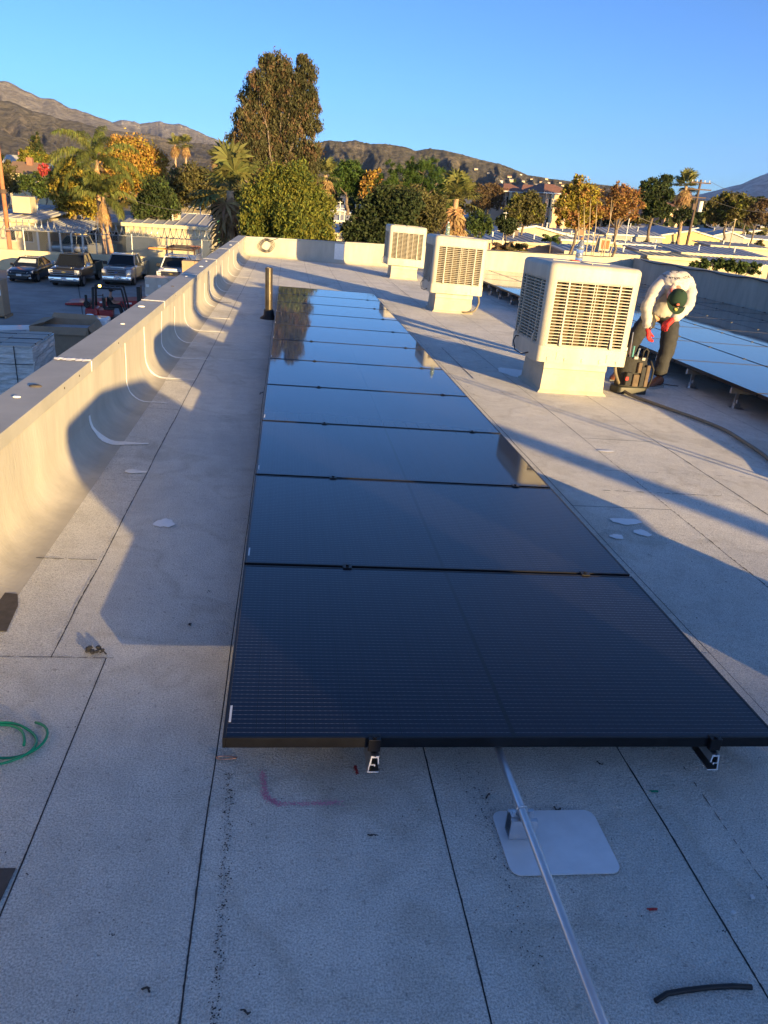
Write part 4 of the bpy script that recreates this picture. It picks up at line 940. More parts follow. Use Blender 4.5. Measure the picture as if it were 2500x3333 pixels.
def sedan(label, M, m):
    t = thing("parked_car", label, "car", M, "vehicles parked along the rear wall")
    part(t, "body", body_loft([(-2.40, 0.62, 0.28, 0.60), (-2.30, 0.80, 0.20, 0.72), (-2.0, 0.88, 0.18, 0.82), (-1.4, 0.91, 0.18, 0.92), (-0.9, 0.92, 0.18, 0.97), (0.4, 0.92, 0.18, 0.98), (1.5, 0.91, 0.18, 1.02), (2.1, 0.86, 0.2, 1.04), (2.35, 0.76, 0.3, 0.98), (2.40, 0.6, 0.4, 0.85)]), m, smooth=True)
    G = (-1.12, -0.30, 0.75, 1.75, 0.80, 0.60, 0.97, 1.44)
    part(t, "windows", greenhouse(*G), M_CGL)
    part(t, "sunshade", MB().add([(-0.64, -1.02, 1.025), (0.64, -1.02, 1.025), (0.52, -0.42, 1.375), (-0.52, -0.42, 1.375)], [(0, 1, 2, 3)]), M_SHADE)
    part(t, "roof_panel", rbox(-0.62, 0.62, -0.36, 0.80, 1.435, 1.475, 0.1, 0.02), m, autos=True)
    pillars(t, *G, m, (0.25,))
    part(t, "grille", MB().bb((-0.42, -2.415, 0.60), (0.42, -2.36, 0.70)), M_BPL, bevel=0.02); part(t, "grille_trim", MB().bb((-0.44, -2.42, 0.702), (0.44, -2.36, 0.72)), M_CHR)
    part(t, "lower_intake", MB().bb((-0.5, -2.42, 0.30), (0.5, -2.38, 0.42)), M_BPL)
    for s in (-1, 1):
        part(t, "headlight", MB().loft([[(s*0.50, -2.37, z) for z in (0.62, 0.70)]+[(s*0.50, -2.25, 0.72)], [(s*0.84, -2.16, z) for z in (0.66, 0.76)]+[(s*0.80, -1.95, 0.80)]]), M_LAMP)
        part(t, "fog_lamp", MB().box((s*0.68, -2.36, 0.36), (0.16, 0.06, 0.08)), M_LAMP); mirror(t, s*0.86, -0.80, 1.02, m, s)
        for y in (-1.45, 1.40): wheel(t, s*0.80, y, 0.33, s)
    part(t, "licence_plate", MB().bb((-0.16, -2.435, 0.47), (0.16, -2.40, 0.59)), M_PLT)
    return t
def plate_text(t, txt, y, z):
    cu = bpy.data.curves.new("plate_number", 'FONT'); cu.body = txt; cu.size = 0.10; cu.align_x = 'CENTER'; cu.align_y = 'CENTER'
    to = bpy.data.objects.new("x", cu); COL.objects.link(to); dg = bpy.context.evaluated_depsgraph_get(); dg.update()
    me = bpy.data.meshes.new_from_object(to.evaluated_get(dg)); bpy.data.objects.remove(to); me.materials.append(mat("plate_ink", (0.03, 0.04, 0.12), 0.6))
    o = link(bpy.data.objects.new("plate_number", me), t); o.rotation_euler = (radians(90), 0, 0); o.location = (0, y-0.003, z)
def pickup(label, M, m, grille, ford=False, work=False):
    t = thing("parked_pickup", label, "pickup truck", M, "vehicles parked along the rear wall")
    part(t, "body", body_loft([(-2.85, 0.90, 0.45, 1.05), (-2.75, 0.97, 0.40, 1.14), (-2.2, 1.01, 0.38, 1.22), (-1.3, 1.02, 0.38, 1.27), (0.3, 1.02, 0.38, 1.27), (1.0, 1.02, 0.38, 1.27)]), m, smooth=True)
    part(t, "hood_bulge", rbox(-0.55, 0.55, -2.7, -1.35, 1.18, 1.275 if ford else 1.29, 0.15, 0.03), m, autos=True)
    G = (-1.42, -0.75, 0.75, 1.0, 0.92, 0.74, 1.25, 1.88)
    part(t, "windows", greenhouse(*G), M_CGL); part(t, "roof_panel", rbox(-0.77, 0.77, -0.82, 0.85, 1.875, 1.93, 0.12, 0.03), m, autos=True)
    pillars(t, *G, m, (0.0,))
    part(t, "bed", MB().bb((-1.0, 1.03, 0.45), (-0.92, 2.95, 1.28)).bb((0.92, 1.03, 0.45), (1.0, 2.95, 1.28)).bb((-0.92, 2.87, 0.45), (0.92, 2.95, 1.28)).bb((-0.92, 1.03, 0.45), (0.92, 2.87, 0.7)), m)
    part(t, "bumper", rbox(-0.98, 0.98, -2.98, -2.76, 0.42, 0.66, 0.06, 0.03), M_CHR if not work else m, autos=True)
    part(t, "lower_valance", MB().bb((-0.92, -2.90, 0.28), (0.92, -2.72, 0.415)), M_BPL)
    part(t, "licence_plate", MB().bb((-0.16, -3.0, 0.48), (0.16, -2.982, 0.63)), M_PLT)
    part(t, "grille", MB().bb((-0.66, -2.875, 0.70), (0.66, -2.83, 1.12)), M_BPL)
    if ford:
        part(t, "grille_surround", MB().bb((-0.64, -2.91, 1.06), (0.64, -2.88, 1.13)).bb((-0.56, -2.91, 0.69), (0.56, -2.88, 0.74)).box((-0.62, -2.895, 0.90), (0.09, 0.03, 0.36)).box((0.62, -2.895, 0.90), (0.09, 0.03, 0.36)), grille)
        for z in (0.83, 0.97): part(t, "grille_bar", MB().bb((-0.55, -2.915, z-0.03), (0.55, -2.88, z+0.03)), grille)
        part(t, "badge", MB().ball((0, -2.93, 0.90), 0.11, 12, 6, (1, 0.2, 0.5)), mat("blue_badge", (0.02, 0.05, 0.2), 0.3), smooth=True)
    else:
        for z in (0.80, 0.92, 1.03): part(t, "grille_bar", MB().bb((-0.85, -2.90, z-0.025), (0.85, -2.876, z+0.025)), grille)
        part(t, "badge", MB().box((0, -2.91, 0.97), (0.30, 0.03, 0.05)).box((0, -2.912, 0.97), (0.12, 0.03, 0.10)), mat("gold_cross", (0.55, 0.42, 0.12), 0.3, metal=0.8))
    for s in (-1, 1):
        part(t, "headlight", MB().bb((s*0.69, -2.87, 0.86), (s*0.96, -2.70, 1.10)), M_LAMP, bevel=0.02)
        part(t, "fog_lamp", MB().box((s*0.72, -2.985, 0.53), (0.2, 0.03, 0.1)), M_LAMP)
        mirror(t, s*0.98, -1.15, 1.35, M_CHR if not ford and not work else M_BPL, s, 1.35)
        for y in (-1.9, 1.85): wheel(t, s*0.88, y, 0.40, s)
    return t
def GP(dx, dy): return GZ(dx, dy, 0.0)
Z1 = lambda x, y: ((x/2.37)/KP, (200+y/2.37)/KP)
def car_at(xl, xr, y, front): 
    a = GP(*Z1(xl, y)); b = GP(*Z1(xr, y)); return Vector(((a.x+b.x)/2, (a.y+b.y)/2+front, 0))
c = car_at(95, 315, 1698, 1.45); t = sedan("black sedan with silver sunshade behind its windscreen", Matrix.Translation(c) @ Matrix.Rotation(radians(-4), 4, 'Z'), paint("black_paint", (0.008, 0.009, 0.012))); plate_text(t, "7MRV543", -2.435, 0.53)
c = car_at(425, 668, 1730, 1.9); t = pickup("black pickup truck with chrome bumper and gold badge", Matrix.Translation(c) @ Matrix.Rotation(radians(-3), 4, 'Z'), paint("charcoal_paint", (0.016, 0.016, 0.018)), M_CHR); plate_text(t, "15478M2", -3.0, 0.555)
c = car_at(828, 1056, 1722, 1.9); t = pickup("silver grey pickup truck with oval badge on its grille", Matrix.Translation(c) @ Matrix.Rotation(radians(-3), 4, 'Z'), paint("silver_paint", (0.36, 0.37, 0.38), 0.7), M_CHR, True); plate_text(t, "8V23701", -3.0, 0.555)
sp = part(t, "visor_cloth", MB().box((0.28, -1.02, 1.38), (0.42, 0.05, 0.2), Matrix.Rotation(radians(-45), 3, 'X')), mat("yellow_cloth", (0.6, 0.5, 0.15), 0.8))
c = car_at(1200, 1420, 1745, 1.9); wt = pickup("white work truck with roof marker lights behind the stacked cartons", Matrix.Translation(c+Vector((0.3, 0.6, 0))) @ Matrix.Rotation(radians(-3), 4, 'Z'), paint("white_paint", (0.72, 0.73, 0.74), 0.0), M_CHR, False, True)
for q in range(5): part(wt, "marker_light", MB().ball((-0.5+0.25*q, -0.72, 1.94), 0.035, 8, 5), mat("amber_lens", (0.5, 0.25, 0.03), 0.3), smooth=True)
M_RACK = mat("rust_orange_steel", (0.40, 0.14, 0.05), 0.7, var=0.3, vscale=6)
tb = wt
part(tb, "side_box", MB().bb((-1.08, 1.06, 0.72), (-0.94, 3.6, 1.9)), MATS["white_paint"]); part(tb, "side_box", MB().bb((1.02, 1.06, 0.72), (1.14, 3.6, 1.9)), MATS["white_paint"]); part(tb, "bulkhead", MB().bb((-0.93, 1.06, 1.3), (1.01, 1.14, 1.95)), MATS["white_paint"])
lr = part(wt, "ladder_rack", MB().bb((-1.04, 0.55, 2.24), (1.04, 0.599, 2.35)), M_RACK)
for s in (-1, 1):
    part(lr, "rack_rail", MB().bb((s*1.0-0.04, 0.6, 2.25), (s*1.0+0.04, 4.4, 2.34)), M_RACK)
    for y in (1.2, 3.4): part(lr, "rack_post", MB().bb((s*1.0-0.04, y, 1.9), (s*1.0+0.04, y+0.08, 2.25)), M_RACK)
for y in (0.7, 1.9, 3.1, 4.3): part(lr, "crossbar", MB().bb((-0.95, y, 2.26), (0.95, y+0.08, 2.33)), M_RACK)
lad = thing("orange_ladder", "bright orange ladder lying on the work truck's rack", "ladder", Matrix.Translation(c+Vector((0.0, 0.2, 2.34))))
for s in (-1, 1): part(lad, "stile", MB().bb((-1.6, s*0.2-0.03, 0), (1.5, s*0.2+0.03, 0.07)), mat("orange_fibreglass", (0.75, 0.22, 0.03), 0.5))
for q in range(9): part(lad, "rung", MB().cyl((-1.4+q*0.34, -0.2, 0.035), (-1.4+q*0.34, 0.2, 0.035), 0.018, n=6), M_ALU)

# ================================================================== freight on the lot
M_CARD = mat("cardboard", (0.36, 0.25, 0.16), 0.9, var=0.1, vscale=4, bump=0.08, bscale=6); M_CARD2 = mat("cardboard_grey", (0.55, 0.49, 0.42), 0.9, var=0.1, vscale=3)
M_WRAP = mat("stretch_film", (0.62, 0.61, 0.58), 0.22, var=0.25, vscale=4, bump=0.7, bscale=9, stretch=(1, 1, 7), spec=0.7); M_WOODP = mat("pallet_wood", (0.32, 0.21, 0.12), 0.9, var=0.2, vscale=6)
def pallet(M, label, w=1.2, d=1.0):
    t = thing("wooden_pallet", label, "pallet", M, "wooden pallets on the lot")
    for q in range(6): part(t, "deck_board", MB().bb((-w/2, -d/2+q*d/6+0.01, 0.10), (w/2, -d/2+(q+1)*d/6-0.02, 0.125)), M_WOODP)
    for x in (-w/2+0.05, 0, w/2-0.05): part(t, "stringer", MB().bb((x-0.04, -d/2, 0.0), (x+0.04, d/2, 0.099)), M_WOODP)
    return t
K6 = lambda x, y: ((x/2.074)/KP, (750+y/2.074)/KP)
# shrink-wrapped load at lower left
a = GZ(*K6(0, 800), 2.0); b = GZ(*K6(210, 790), 2.0); c_ = GZ(*K6(355, 690), 2.0); d_ = GZ(*K6(20, 665), 2.0)
wl = thing("wrapped_pallet_load", "shrink-wrapped grey carton load with black straps at the lower left", "pallet load", (0, 0, 0))
x1, x0, y0_, y1_ = c_.x+0.05, c_.x-2.0, b.y, b.y+2.55
rr_ = []
for q in range(24):
    z = 0.13+1.85*q/23; ring = []
    for u in range(48):
        s_ = u/48*4; i_ = int(s_); f_ = s_-i_; cn = [(x0, y0_), (x1, y0_), (x1, y1_), (x0, y1_)]; a_, b_2 = cn[i_], cn[(i_+1) % 4]
        nx, ny = ((0, -1), (1, 0), (0, 1), (-1, 0))[i_]; w_ = 0.07*(vnoise(np.array([u*0.5]), np.array([q*0.9]), 5)[0]-0.5)+0.03*(vnoise(np.array([u*0.3]), np.array([q*2.7]), 9)[0]-0.5)
        ring.append((a_[0]+(b_2[0]-a_[0])*f_+nx*w_, a_[1]+(b_2[1]-a_[1])*f_+ny*w_, z))
    rr_.append(ring)
part(wl, "load_block", MB().loft(rr_), M_WRAP, smooth=False)
for q, (ya, yb) in enumerate(((y0_+0.04, y0_+0.86), (y0_+0.88, y0_+1.68), (y0_+1.70, y1_-0.04))):
    for r_, (xa, xb) in enumerate(((x0+0.04, x0+0.98), (x0+1.0, x1-0.04))):
        part(wl, "carton_top", MB().bb((xa, ya, 1.975), (xb, yb, 2.02+0.012*((q+r_) % 2))), M_CARD2, bevel=0.015)
for q in (0.5, 1.25, 2.05): part(wl, "strap", MB().bb((x0, y0_+q-0.012, 2.0), (x1-0.02, y0_+q+0.012, 2.04)), M_CABLE)
part(wl, "strap", MB().bb((x1-0.55, y0_-0.05, 0.3), (x1-0.525, y0_-0.04, 2.03)), M_CABLE); part(wl, "strap", MB().bb((x0, y0_-0.056, 1.45), (x1, y0_-0.046, 1.47)), M_CABLE)
pallet(Matrix.Translation(((x0+x1)/2, (y0_+y1_)/2, 0)), "wooden pallet under the shrink-wrapped load", 2.0, 2.4)
# open gaylord box with liner
g0 = GZ(*K6(135, 635), 1.55); g1 = GZ(*K6(560, 640), 1.55); g2 = GZ(*K6(672, 590), 1.55)
gx0, gx1, gy0, gy1 = g0.x+0.3, g2.x, g1.y-0.3, g1.y+1.75
gb = thing("cardboard_bin", "large open cardboard bin with folded flaps beside the wrapped load", "box", (0, 0, 0))
for nm, aa, bb_ in (("w", (gx0, gy0, 0.13), (gx1, gy0+0.04, 1.5)), ("w", (gx0, gy1-0.04, 0.13), (gx1, gy1, 1.5)), ("w", (gx0, gy0+0.041, 0.13), (gx0+0.04, gy1-0.041, 1.5)), ("w", (gx1-0.04, gy0+0.041, 0.13), (gx1, gy1-0.041, 1.5))):
    part(gb, "bin_wall", MB().bb(aa, bb_), M_CARD)
part(gb, "liner", MB().bb((gx0+0.05, gy0+0.05, 1.15), (gx1-0.05, gy1-0.05, 1.25)), mat("pale_liner", (0.45, 0.47, 0.50), 0.5, var=0.2, vscale=3, bump=0.5, bscale=4))
for k, (aa, bb_, cc, dd) in enumerate((((gx0, gy0-0.01, 1.5), (gx1, gy0-0.01, 1.5), (gx1-0.1, gy0-0.10, 1.22), (gx0+0.05, gy0-0.14, 1.25)), ((gx1+0.01, gy0, 1.5), (gx1+0.01, gy1, 1.5), (gx1+0.16, gy1-0.1, 1.24), (gx1+0.12, gy0+0.15, 1.2)), ((gx0, gy1, 1.5), (gx0, gy0, 1.5), (gx0+0.5, gy0+0.3, 1.62), (gx0+0.55, gy1-0.2, 1.58)), ((gx0+0.3, gy1-0.02, 1.5), (gx1, gy1-0.02, 1.5), (gx1-0.2, gy1+0.1, 1.66), (gx0+0.4, gy1+0.1, 1.7)))):
    mb = MB(); dn = Vector((0, 0, -0.012)); P_ = [Vector(q) for q in (aa, bb_, cc, dd)]; mb.loft([P_, [q+dn for q in P_]]); part(gb, "flap", mb, M_CARD)
part(gb, "shipping_label", MB().bb((gx0+0.15, gy0-0.006, 0.75), (gx0+0.42, gy0-0.002, 1.05)), M_WHITE)
pallet(Matrix.Translation(((gx0+gx1)/2, (gy0+gy1)/2, 0)), "wooden pallet under the open cardboard bin", gx1-gx0, gy1-gy0)
# white steel frame leaning behind the loads
fr = thing("white_steel_frame", "white painted steel frame lying behind the open bin", "frame", Matrix.Translation((gx0-0.9, gy0+0.2, 1.25)) @ Matrix.Rotation(radians(20), 4, 'Z'))
for y in (0, 0.35, 0.7): part(fr, "frame_bar", MB().bb((-1.6, y, 0), (0.9, y+0.06, 0.06)), MATS["white_paint"])
for x in (-1.5, -0.3, 0.8): part(fr, "cross_bar", MB().bb((x, -0.05, -0.07), (x+0.06, 0.8, -0.002)), MATS["white_paint"])
part(fr, "stand", MB().bb((-1.45, 0.2, -1.25), (-1.35, 0.3, -0.07)).bb((0.7, 0.2, -1.25), (0.8, 0.3, -0.07)), MATS["white_paint"])
# white tank and red-white cart behind the bin
tk = thing("white_plastic_tank", "white plastic tank standing behind the open bin", "tank", (gx1-0.5, gy1+1.5, 0))
part(tk, "tank_body", rbox(-0.7, 0.6, -0.5, 0.5, 0.15, 1.35, 0.15, 0.1), MATS["white_paint"], autos=True); part(tk, "tank_lid", MB().cyl((-0.2, 0, 1.35), (-0.2, 0, 1.45), 0.15), MATS["white_paint"])
part(tk, "tank_base", MB().bb((-0.65, -0.45, 0), (0.55, 0.45, 0.15)), M_WOODP)
rc = thing("red_white_cart", "low red and white cart showing beside the parapet", "cart", (gx1+0.75, gy1+1.0, 0))
part(rc, "cart_body", rbox(-0.5, 0.6, -0.6, 0.6, 0.35, 0.95, 0.1, 0.06), MATS["white_paint"], autos=True); part(rc, "red_panel", MB().bb((-0.4, -0.63, 0.5), (0.5, -0.602, 0.8)), mat("red_paint", (0.50, 0.02, 0.02), 0.35, coat=0.5))
for x in (-0.4, 0.45):
    for y in (-0.45, 0.45): part(rc, "caster", MB().cyl((x-0.03, y, 0.17), (x+0.03, y, 0.17), 0.17, n=12), M_TYRE)
# cartons on a pallet in front of the work truck
cc = GZ(*K6(985, 470), 0); cx0, cy0_ = cc.x, cc.y-0.2
pallet(Matrix.Translation((cx0+1.1, cy0_+0.6, 0)), "wooden pallet under the grey cartons before the white truck", 2.2, 1.2)
k = 0
for lv in range(2):
    for q in range(3):
        o = solo("carton", MB().bb((-0.35, -0.55, 0), (0.35, 0.55, 0.62)), M_CARD2, "%s grey carton of the %s layer before the white truck" % (("left", "middle", "right")[q], ("bottom", "top")[lv]), "box", (cx0+0.38+q*0.715-0.03*(1-lv), cy0_+0.6, 0.13+lv*0.625), "grey cartons before the white truck", bevel=0.01)
        part(o, "carton_label", MB().bb((-0.30, -0.556, 0.05), (-0.12, -0.552, 0.22)), M_WHITE)
film = solo("plastic_sheet", MB().bb((0, 0, 0), (2.2, 1.14, 0.012)), mat("clear_film_sheet", (0.6, 0.62, 0.65), 0.15, bump=0.6, bscale=5), "shiny plastic sheet covering the grey cartons", "sheet", (cx0, cy0_+0.03, 1.378))
bx = GZ(*K6(1215, 200), 2.0)
for q in range(3):
    for lv in range(2):
        solo("carton", MB().bb((-0.42, -0.5, 0), (0.42, 0.5, 0.9)), M_CARD, "brown carton, %s in the %s row of the stack behind the parapet" % (("left", "middle", "right")[q], ("bottom", "top")[lv]), "box", (bx.x+0.5+q*0.86, bx.y+0.8+0.02*q, 0.13+lv*0.905), "brown cartons beside the white truck", bevel=0.01)
pallet(Matrix.Translation((bx.x+1.36, bx.y+0.8, 0)), "wooden pallet under the brown cartons", 2.6, 1.1)
fl = GZ(*K6(0, 598), 0)
pallet(Matrix.Translation((fl.x-0.35, fl.y+0.7, 0)), "wooden pallet at the extreme left edge of the lot", 1.25, 1.1)
o = solo("tall_carton", MB().bb((-0.55, -0.5, 0), (0.5, 0.5, 1.75)), M_CARD, "tall brown carton on a pallet at the extreme left edge", "box", (fl.x-0.32, fl.y+0.7, 0.127), bevel=0.015)
part(o, "carton_label", MB().bb((0.30, -0.508, 1.0), (0.45, -0.503, 1.3)), M_WHITE)

# ================================================================== forklift and its driver, red ramp
fp = GZ(*K6(690, 600), 0); fkx, fky = fp.x+1.45, fp.y-3.2
FK = Matrix.Translation((fkx, fky, 0)) @ Matrix.Rotation(radians(4), 4, 'Z')
M_FK = mat("forklift_black", (0.016, 0.016, 0.017), 0.5); M_FKR = mat("forklift_red", (0.30, 0.018, 0.018), 0.45, coat=0.2)
ff = thing("forklift", "black and red forklift with a lit amber beacon, driven across the lot", "forklift", FK)
part(ff, "chassis", rbox(-1.0, 0.9, -0.55, 0.55, 0.25, 0.75, 0.1, 0.05), M_FK, autos=True); part(ff, "counterweight", rbox(-1.45, -0.85, -0.55, 0.55, 0.35, 1.15, 0.15, 0.1), M_FKR, autos=True); part(ff, "hood", rbox(-0.85, -0.2, -0.42, 0.42, 0.75, 1.05, 0.06, 0.04), M_FKR, autos=True)
for s in (-1, 1):
    part(ff, "guard_post", MB().tube([(0.55, s*0.48, 0.75), (0.30, s*0.46, 2.08)], 0.045, 8), M_FK); part(ff, "guard_post", MB().tube([(-1.05, s*0.48, 1.1), (-1.0, s*0.46, 2.1)], 0.06, 8), M_FK)
    part(ff, "guard_rail", MB().tube([(-1.02, s*0.46, 2.1), (0.32, s*0.46, 2.08)], 0.045, 8), M_FK)
    part(ff, "mast_channel", MB().bb((0.98, s*0.3-0.06, 0.15), (1.16, s*0.3+0.06, 2.2)), M_FK); part(ff, "fork", MB().bb((1.18, s*0.28-0.05, 0.18), (2.2, s*0.28+0.05, 0.23)), M_FK)
    for x in (-0.95, 0.72): part(ff, "wheel", MB().cyl((x, s*0.56-0.12, 0.33), (x, s*0.56+0.12, 0.33), 0.33, n=18), M_TYRE)
for x in (-0.85, -0.6, -0.35, -0.1, 0.15): part(ff, "guard_bar", MB().bb((x, -0.44, 2.06), (x+0.05, 0.44, 2.1)), M_FK)
part(ff, "carriage", MB().bb((1.0, -0.5, 0.3), (1.15, 0.5, 0.9)).bb((0.98, -0.36, 1.2), (1.14, 0.36, 1.28)).bb((0.98, -0.36, 2.1), (1.14, 0.36, 2.2)), M_FK)
part(ff, "gas_bottle", MB().cyl((-1.35, -0.35, 1.3), (-1.35, 0.35, 1.3), 0.16, n=14), M_FK); part(ff, "exhaust", MB().cyl((-1.35, -0.4, 1.1), (-1.35, -0.4, 1.75), 0.06, n=10), M_FK)
part(ff, "seat", rbox(-0.6, -0.15, -0.25, 0.25, 1.05, 1.16, 0.06, 0.04), M_FK, autos=True); part(ff, "seat_back", rbox(-0.66, -0.54, -0.25, 0.25, 1.12, 1.6, 0.04), M_FK, autos=True)
part(ff, "steering_column", MB().tube([(0.45, 0, 0.75), (0.22, 0, 1.35)], 0.035, 8), M_FK); part(ff, "steering_wheel", MB().tube([(0.2+0.09*cos(a)*0.6, 0.18*sin(a), 1.37+0.09*cos(a)) for a in np.linspace(0, 2*pi, 15)], 0.016, 6), M_FK)
part(ff, "beacon", MB().cyl((-0.7, -0.3, 2.12), (-0.7, -0.3, 2.22), 0.06, n=10), mat("amber_beacon", (1.0, 0.62, 0.12), 0.3, emit=3.0)); part(ff, "mirror", MB().box((-0.55, -0.55, 1.75), (0.03, 0.14, 0.18)).cyl((-0.55, -0.48, 1.75), (-1.0, -0.47, 1.75), 0.015), M_FK)
dv = thing("person", "person in black shirt and cap sitting at the forklift's wheel", "person", FK.copy())
DV = [Vector(q) for q in ((-0.35, 0, 1.20), (-0.34, 0, 1.45), (-0.30, 0, 1.66), (-0.27, 0, 1.78), (-0.24, 0, 1.90), (-0.31, -0.20, 1.62), (-0.12, -0.25, 1.38), (0.14, -0.15, 1.40), (-0.31, 0.20, 1.62), (-0.12, 0.25, 1.38), (0.14, 0.15, 1.40), (-0.30, -0.11, 1.22), (0.12, -0.14, 1.20), (0.22, -0.14, 0.80), (-0.30, 0.11, 1.22), (0.12, 0.14, 1.20), (0.22, 0.14, 0.80))]
DE = [(0,1),(1,2),(2,3),(3,4),(2,5),(5,6),(6,7),(2,8),(8,9),(9,10),(0,11),(11,12),(12,13),(0,14),(14,15),(15,16)]
part(dv, "body", skin("driver_body", DV, DE, [0.10, 0.10, 0.09, 0.05, 0.085, 0.045, 0.038, 0.032, 0.045, 0.038, 0.032, 0.07, 0.055, 0.045, 0.07, 0.055, 0.045]), None).data.materials.append(M_SKIN)
part(dv, "shirt", skin("driver_shirt", [DV[0], DV[1], DV[2], DV[5], DV[5].lerp(DV[6], 0.6), DV[8], DV[8].lerp(DV[9], 0.6)], [(0,1),(1,2),(2,3),(3,4),(2,5),(5,6)], [0.15, 0.16, 0.14, 0.075, 0.065, 0.075, 0.065], 1), None).data.materials.append(M_FK)
part(dv, "trousers", skin("driver_trousers", [DV[0], DV[11], DV[12], DV[13], DV[14], DV[15], DV[16]], [(0,1),(1,2),(2,3),(0,4),(4,5),(5,6)], [0.13, 0.10, 0.08, 0.065, 0.10, 0.08, 0.065], 0), None).data.materials.append(M_TROU)
part(dv, "cap", MB().ball((-0.245, 0, 1.955), 0.105, 12, 8, (1.05, 1, 0.75)).box((-0.11, 0, 1.945), (0.13, 0.15, 0.02)), M_FK, smooth=True)
rt = GZ(*K6(445, 492), 0.1); re = Vector((fkx+1.6, rt.y-0.3, 0))
rp = thing("red_dock_ramp", "long red tapering steel ramp lying behind the forklift", "ramp", (0, 0, 0))
part(rp, "ramp_deck", MB().prism([(rt.x, 0.05), (re.x, 0.05), (re.x, 0.55), (re.x-0.6, 0.55), (rt.x, 0.14)], lambda q, t_: (q[0], t_, q[1]), rt.y-0.2, rt.y+1.6), M_FKR)
for x in (0.35, 0.6, 0.85): part(rp, "ramp_label", MB().box((rt.x+(re.x-rt.x)*x, rt.y-0.204, 0.28), (0.3, 0.006, 0.09)), M_WHITE)
part(rp, "ramp_wheel", MB().cyl((re.x-1.0, rt.y, 0.2), (re.x-1.0, rt.y+1.4, 0.2), 0.2, n=14), M_TYRE)
# ================================================================== mountains
def ridge_mesh(name, sky_pts, R, foot=0.5, back=1.35, na=420, nr=80, seed=1, gully=0.30, freq=22.0, base_z=0.0):
    xs = np.linspace(sky_pts[0][0], sky_pts[-1][0], na); ys = np.interp(xs, [q[0] for q in sky_pts], [q[1] for q in sky_pts])
    az = []; hc = []
    for x, y in zip(xs, ys):
        d = wray(x, y); hz = math.hypot(d.x, d.y); az.append(math.atan2(d.x, d.y)); hc.append(CAMZ+R*d.z/hz)
    az = np.array(az); hc = np.array(hc); hc = np.maximum(hc, 2.0)
    ti = np.concatenate([np.linspace(0, 1, nr), np.linspace(1, 1.6, 10)[1:]])
    A, T = np.meshgrid(az, ti, indexing='ij'); H = np.repeat(hc[:, None], len(ti), 1)
    r = R*(foot+(1-foot)*T)
    g = fbm(A*freq*1.0+3.0*fbm(A*freq*0.6, T*2.0, 3, seed+5)+1.2*T, T*1.6+7, 5, seed, True)
    g2 = fbm(A*freq*3.3, T*6.0, 4, seed+31, True)
    up = np.clip(T, 0, 1)
    prof = up**1.25
    z = base_z+(H-base_z)*prof*(1-gully*(1-g)*2.1*(1-up**5)) - 0.16*H*(1-g2)*(1-up**6)*up
    cr = (fbm(A*freq*9, A*0+seed, 4, seed+3)-0.5)*0.035*H
    z = z+cr*up**6
    z = np.where(T > 1, (H+cr)*(1-(T-1)*1.5), z)
    X = r*np.sin(A); Y = r*np.cos(A)
    n, m = A.shape
    V = np.stack([X, Y, z], -1).reshape(-1, 3)
    i, j = np.meshgrid(np.arange(n-1), np.arange(m-1), indexing='ij'); a = (i*m+j).ravel(); F = np.stack([a, a+m, a+m+1, a+1], -1)
    me = bpy.data.meshes.new(name); me.from_pydata(V.tolist(), [], F.tolist()); me.update(); me.polygons.foreach_set("use_smooth", [True]*len(me.polygons))
    return me
def rock_mat(name, c1, c2, c3, scale, snow=None):
    m = bpy.data.materials.new(name); m.use_nodes = True; t = m.node_tree; N = t.nodes; L = t.links; b = N["Principled BSDF"]; b.inputs["Roughness"].default_value = 0.95; b.inputs["Specular IOR Level"].default_value = 0.1
    tc = N.new("ShaderNodeTexCoord")
    def noise(s, d=8, ro=0.65):
        n_ = N.new("ShaderNodeTexNoise"); n_.inputs["Scale"].default_value = s; n_.inputs["Detail"].default_value = d; n_.inputs["Roughness"].default_value = ro; L.new(tc.outputs["Object"], n_.inputs["Vector"]); return n_.outputs[0]
    def mix(f_, a, c):
        x = N.new("ShaderNodeMixRGB"); L.new(f_, x.inputs[0])
        for i, q in ((1, a), (2, c)):
            if isinstance(q, tuple): x.inputs[i].default_value = (*q, 1)
            else: L.new(q, x.inputs[i])
        return x.outputs[0]
    def ramp(s, a, c):
        r = N.new("ShaderNodeMapRange"); r.inputs[1].default_value = a; r.inputs[2].default_value = c; L.new(s, r.inputs[0]); return r.outputs[0]
    c = mix(ramp(noise(scale*6, 8, 0.75), 0.38, 0.62), c1, c2)
    c = mix(ramp(noise(scale, 7, 0.7), 0.54, 0.66), c, c3)
    if snow is not None:
        sx = N.new("ShaderNodeSeparateXYZ"); L.new(tc.outputs["Object"], sx.inputs[0])
        h = ramp(sx.outputs[2], snow[0], snow[1]); mu = N.new("ShaderNodeMath"); mu.operation = 'MULTIPLY'; L.new(h, mu.inputs[0]); L.new(ramp(noise(scale*2.5, 8, 0.7), 0.40, 0.54), mu.inputs[1])
        c = mix(mu.outputs[0], c, (0.92, 0.93, 0.95))
    L.new(c, b.inputs["Base Color"])
    bp = N.new("ShaderNodeBump"); bp.inputs["Strength"].default_value = 1.0; bp.inputs["Distance"].default_value = 0.35/scale
    L.new(noise(scale*5, 8, 0.7), bp.inputs["Height"]); L.new(bp.outputs[0], b.inputs["Normal"])
    return m
def mountain(name, *a, m=None, **k):
    me = ridge_mesh(name, *a, **k); me.materials.append(m); o = link(bpy.data.objects.new(name, me)); o["kind"] = "structure"; return o
MR1 = rock_mat("pale_rock_slope", (0.30, 0.27, 0.235), (0.52, 0.47, 0.41), (0.66, 0.61, 0.54), 0.0022)
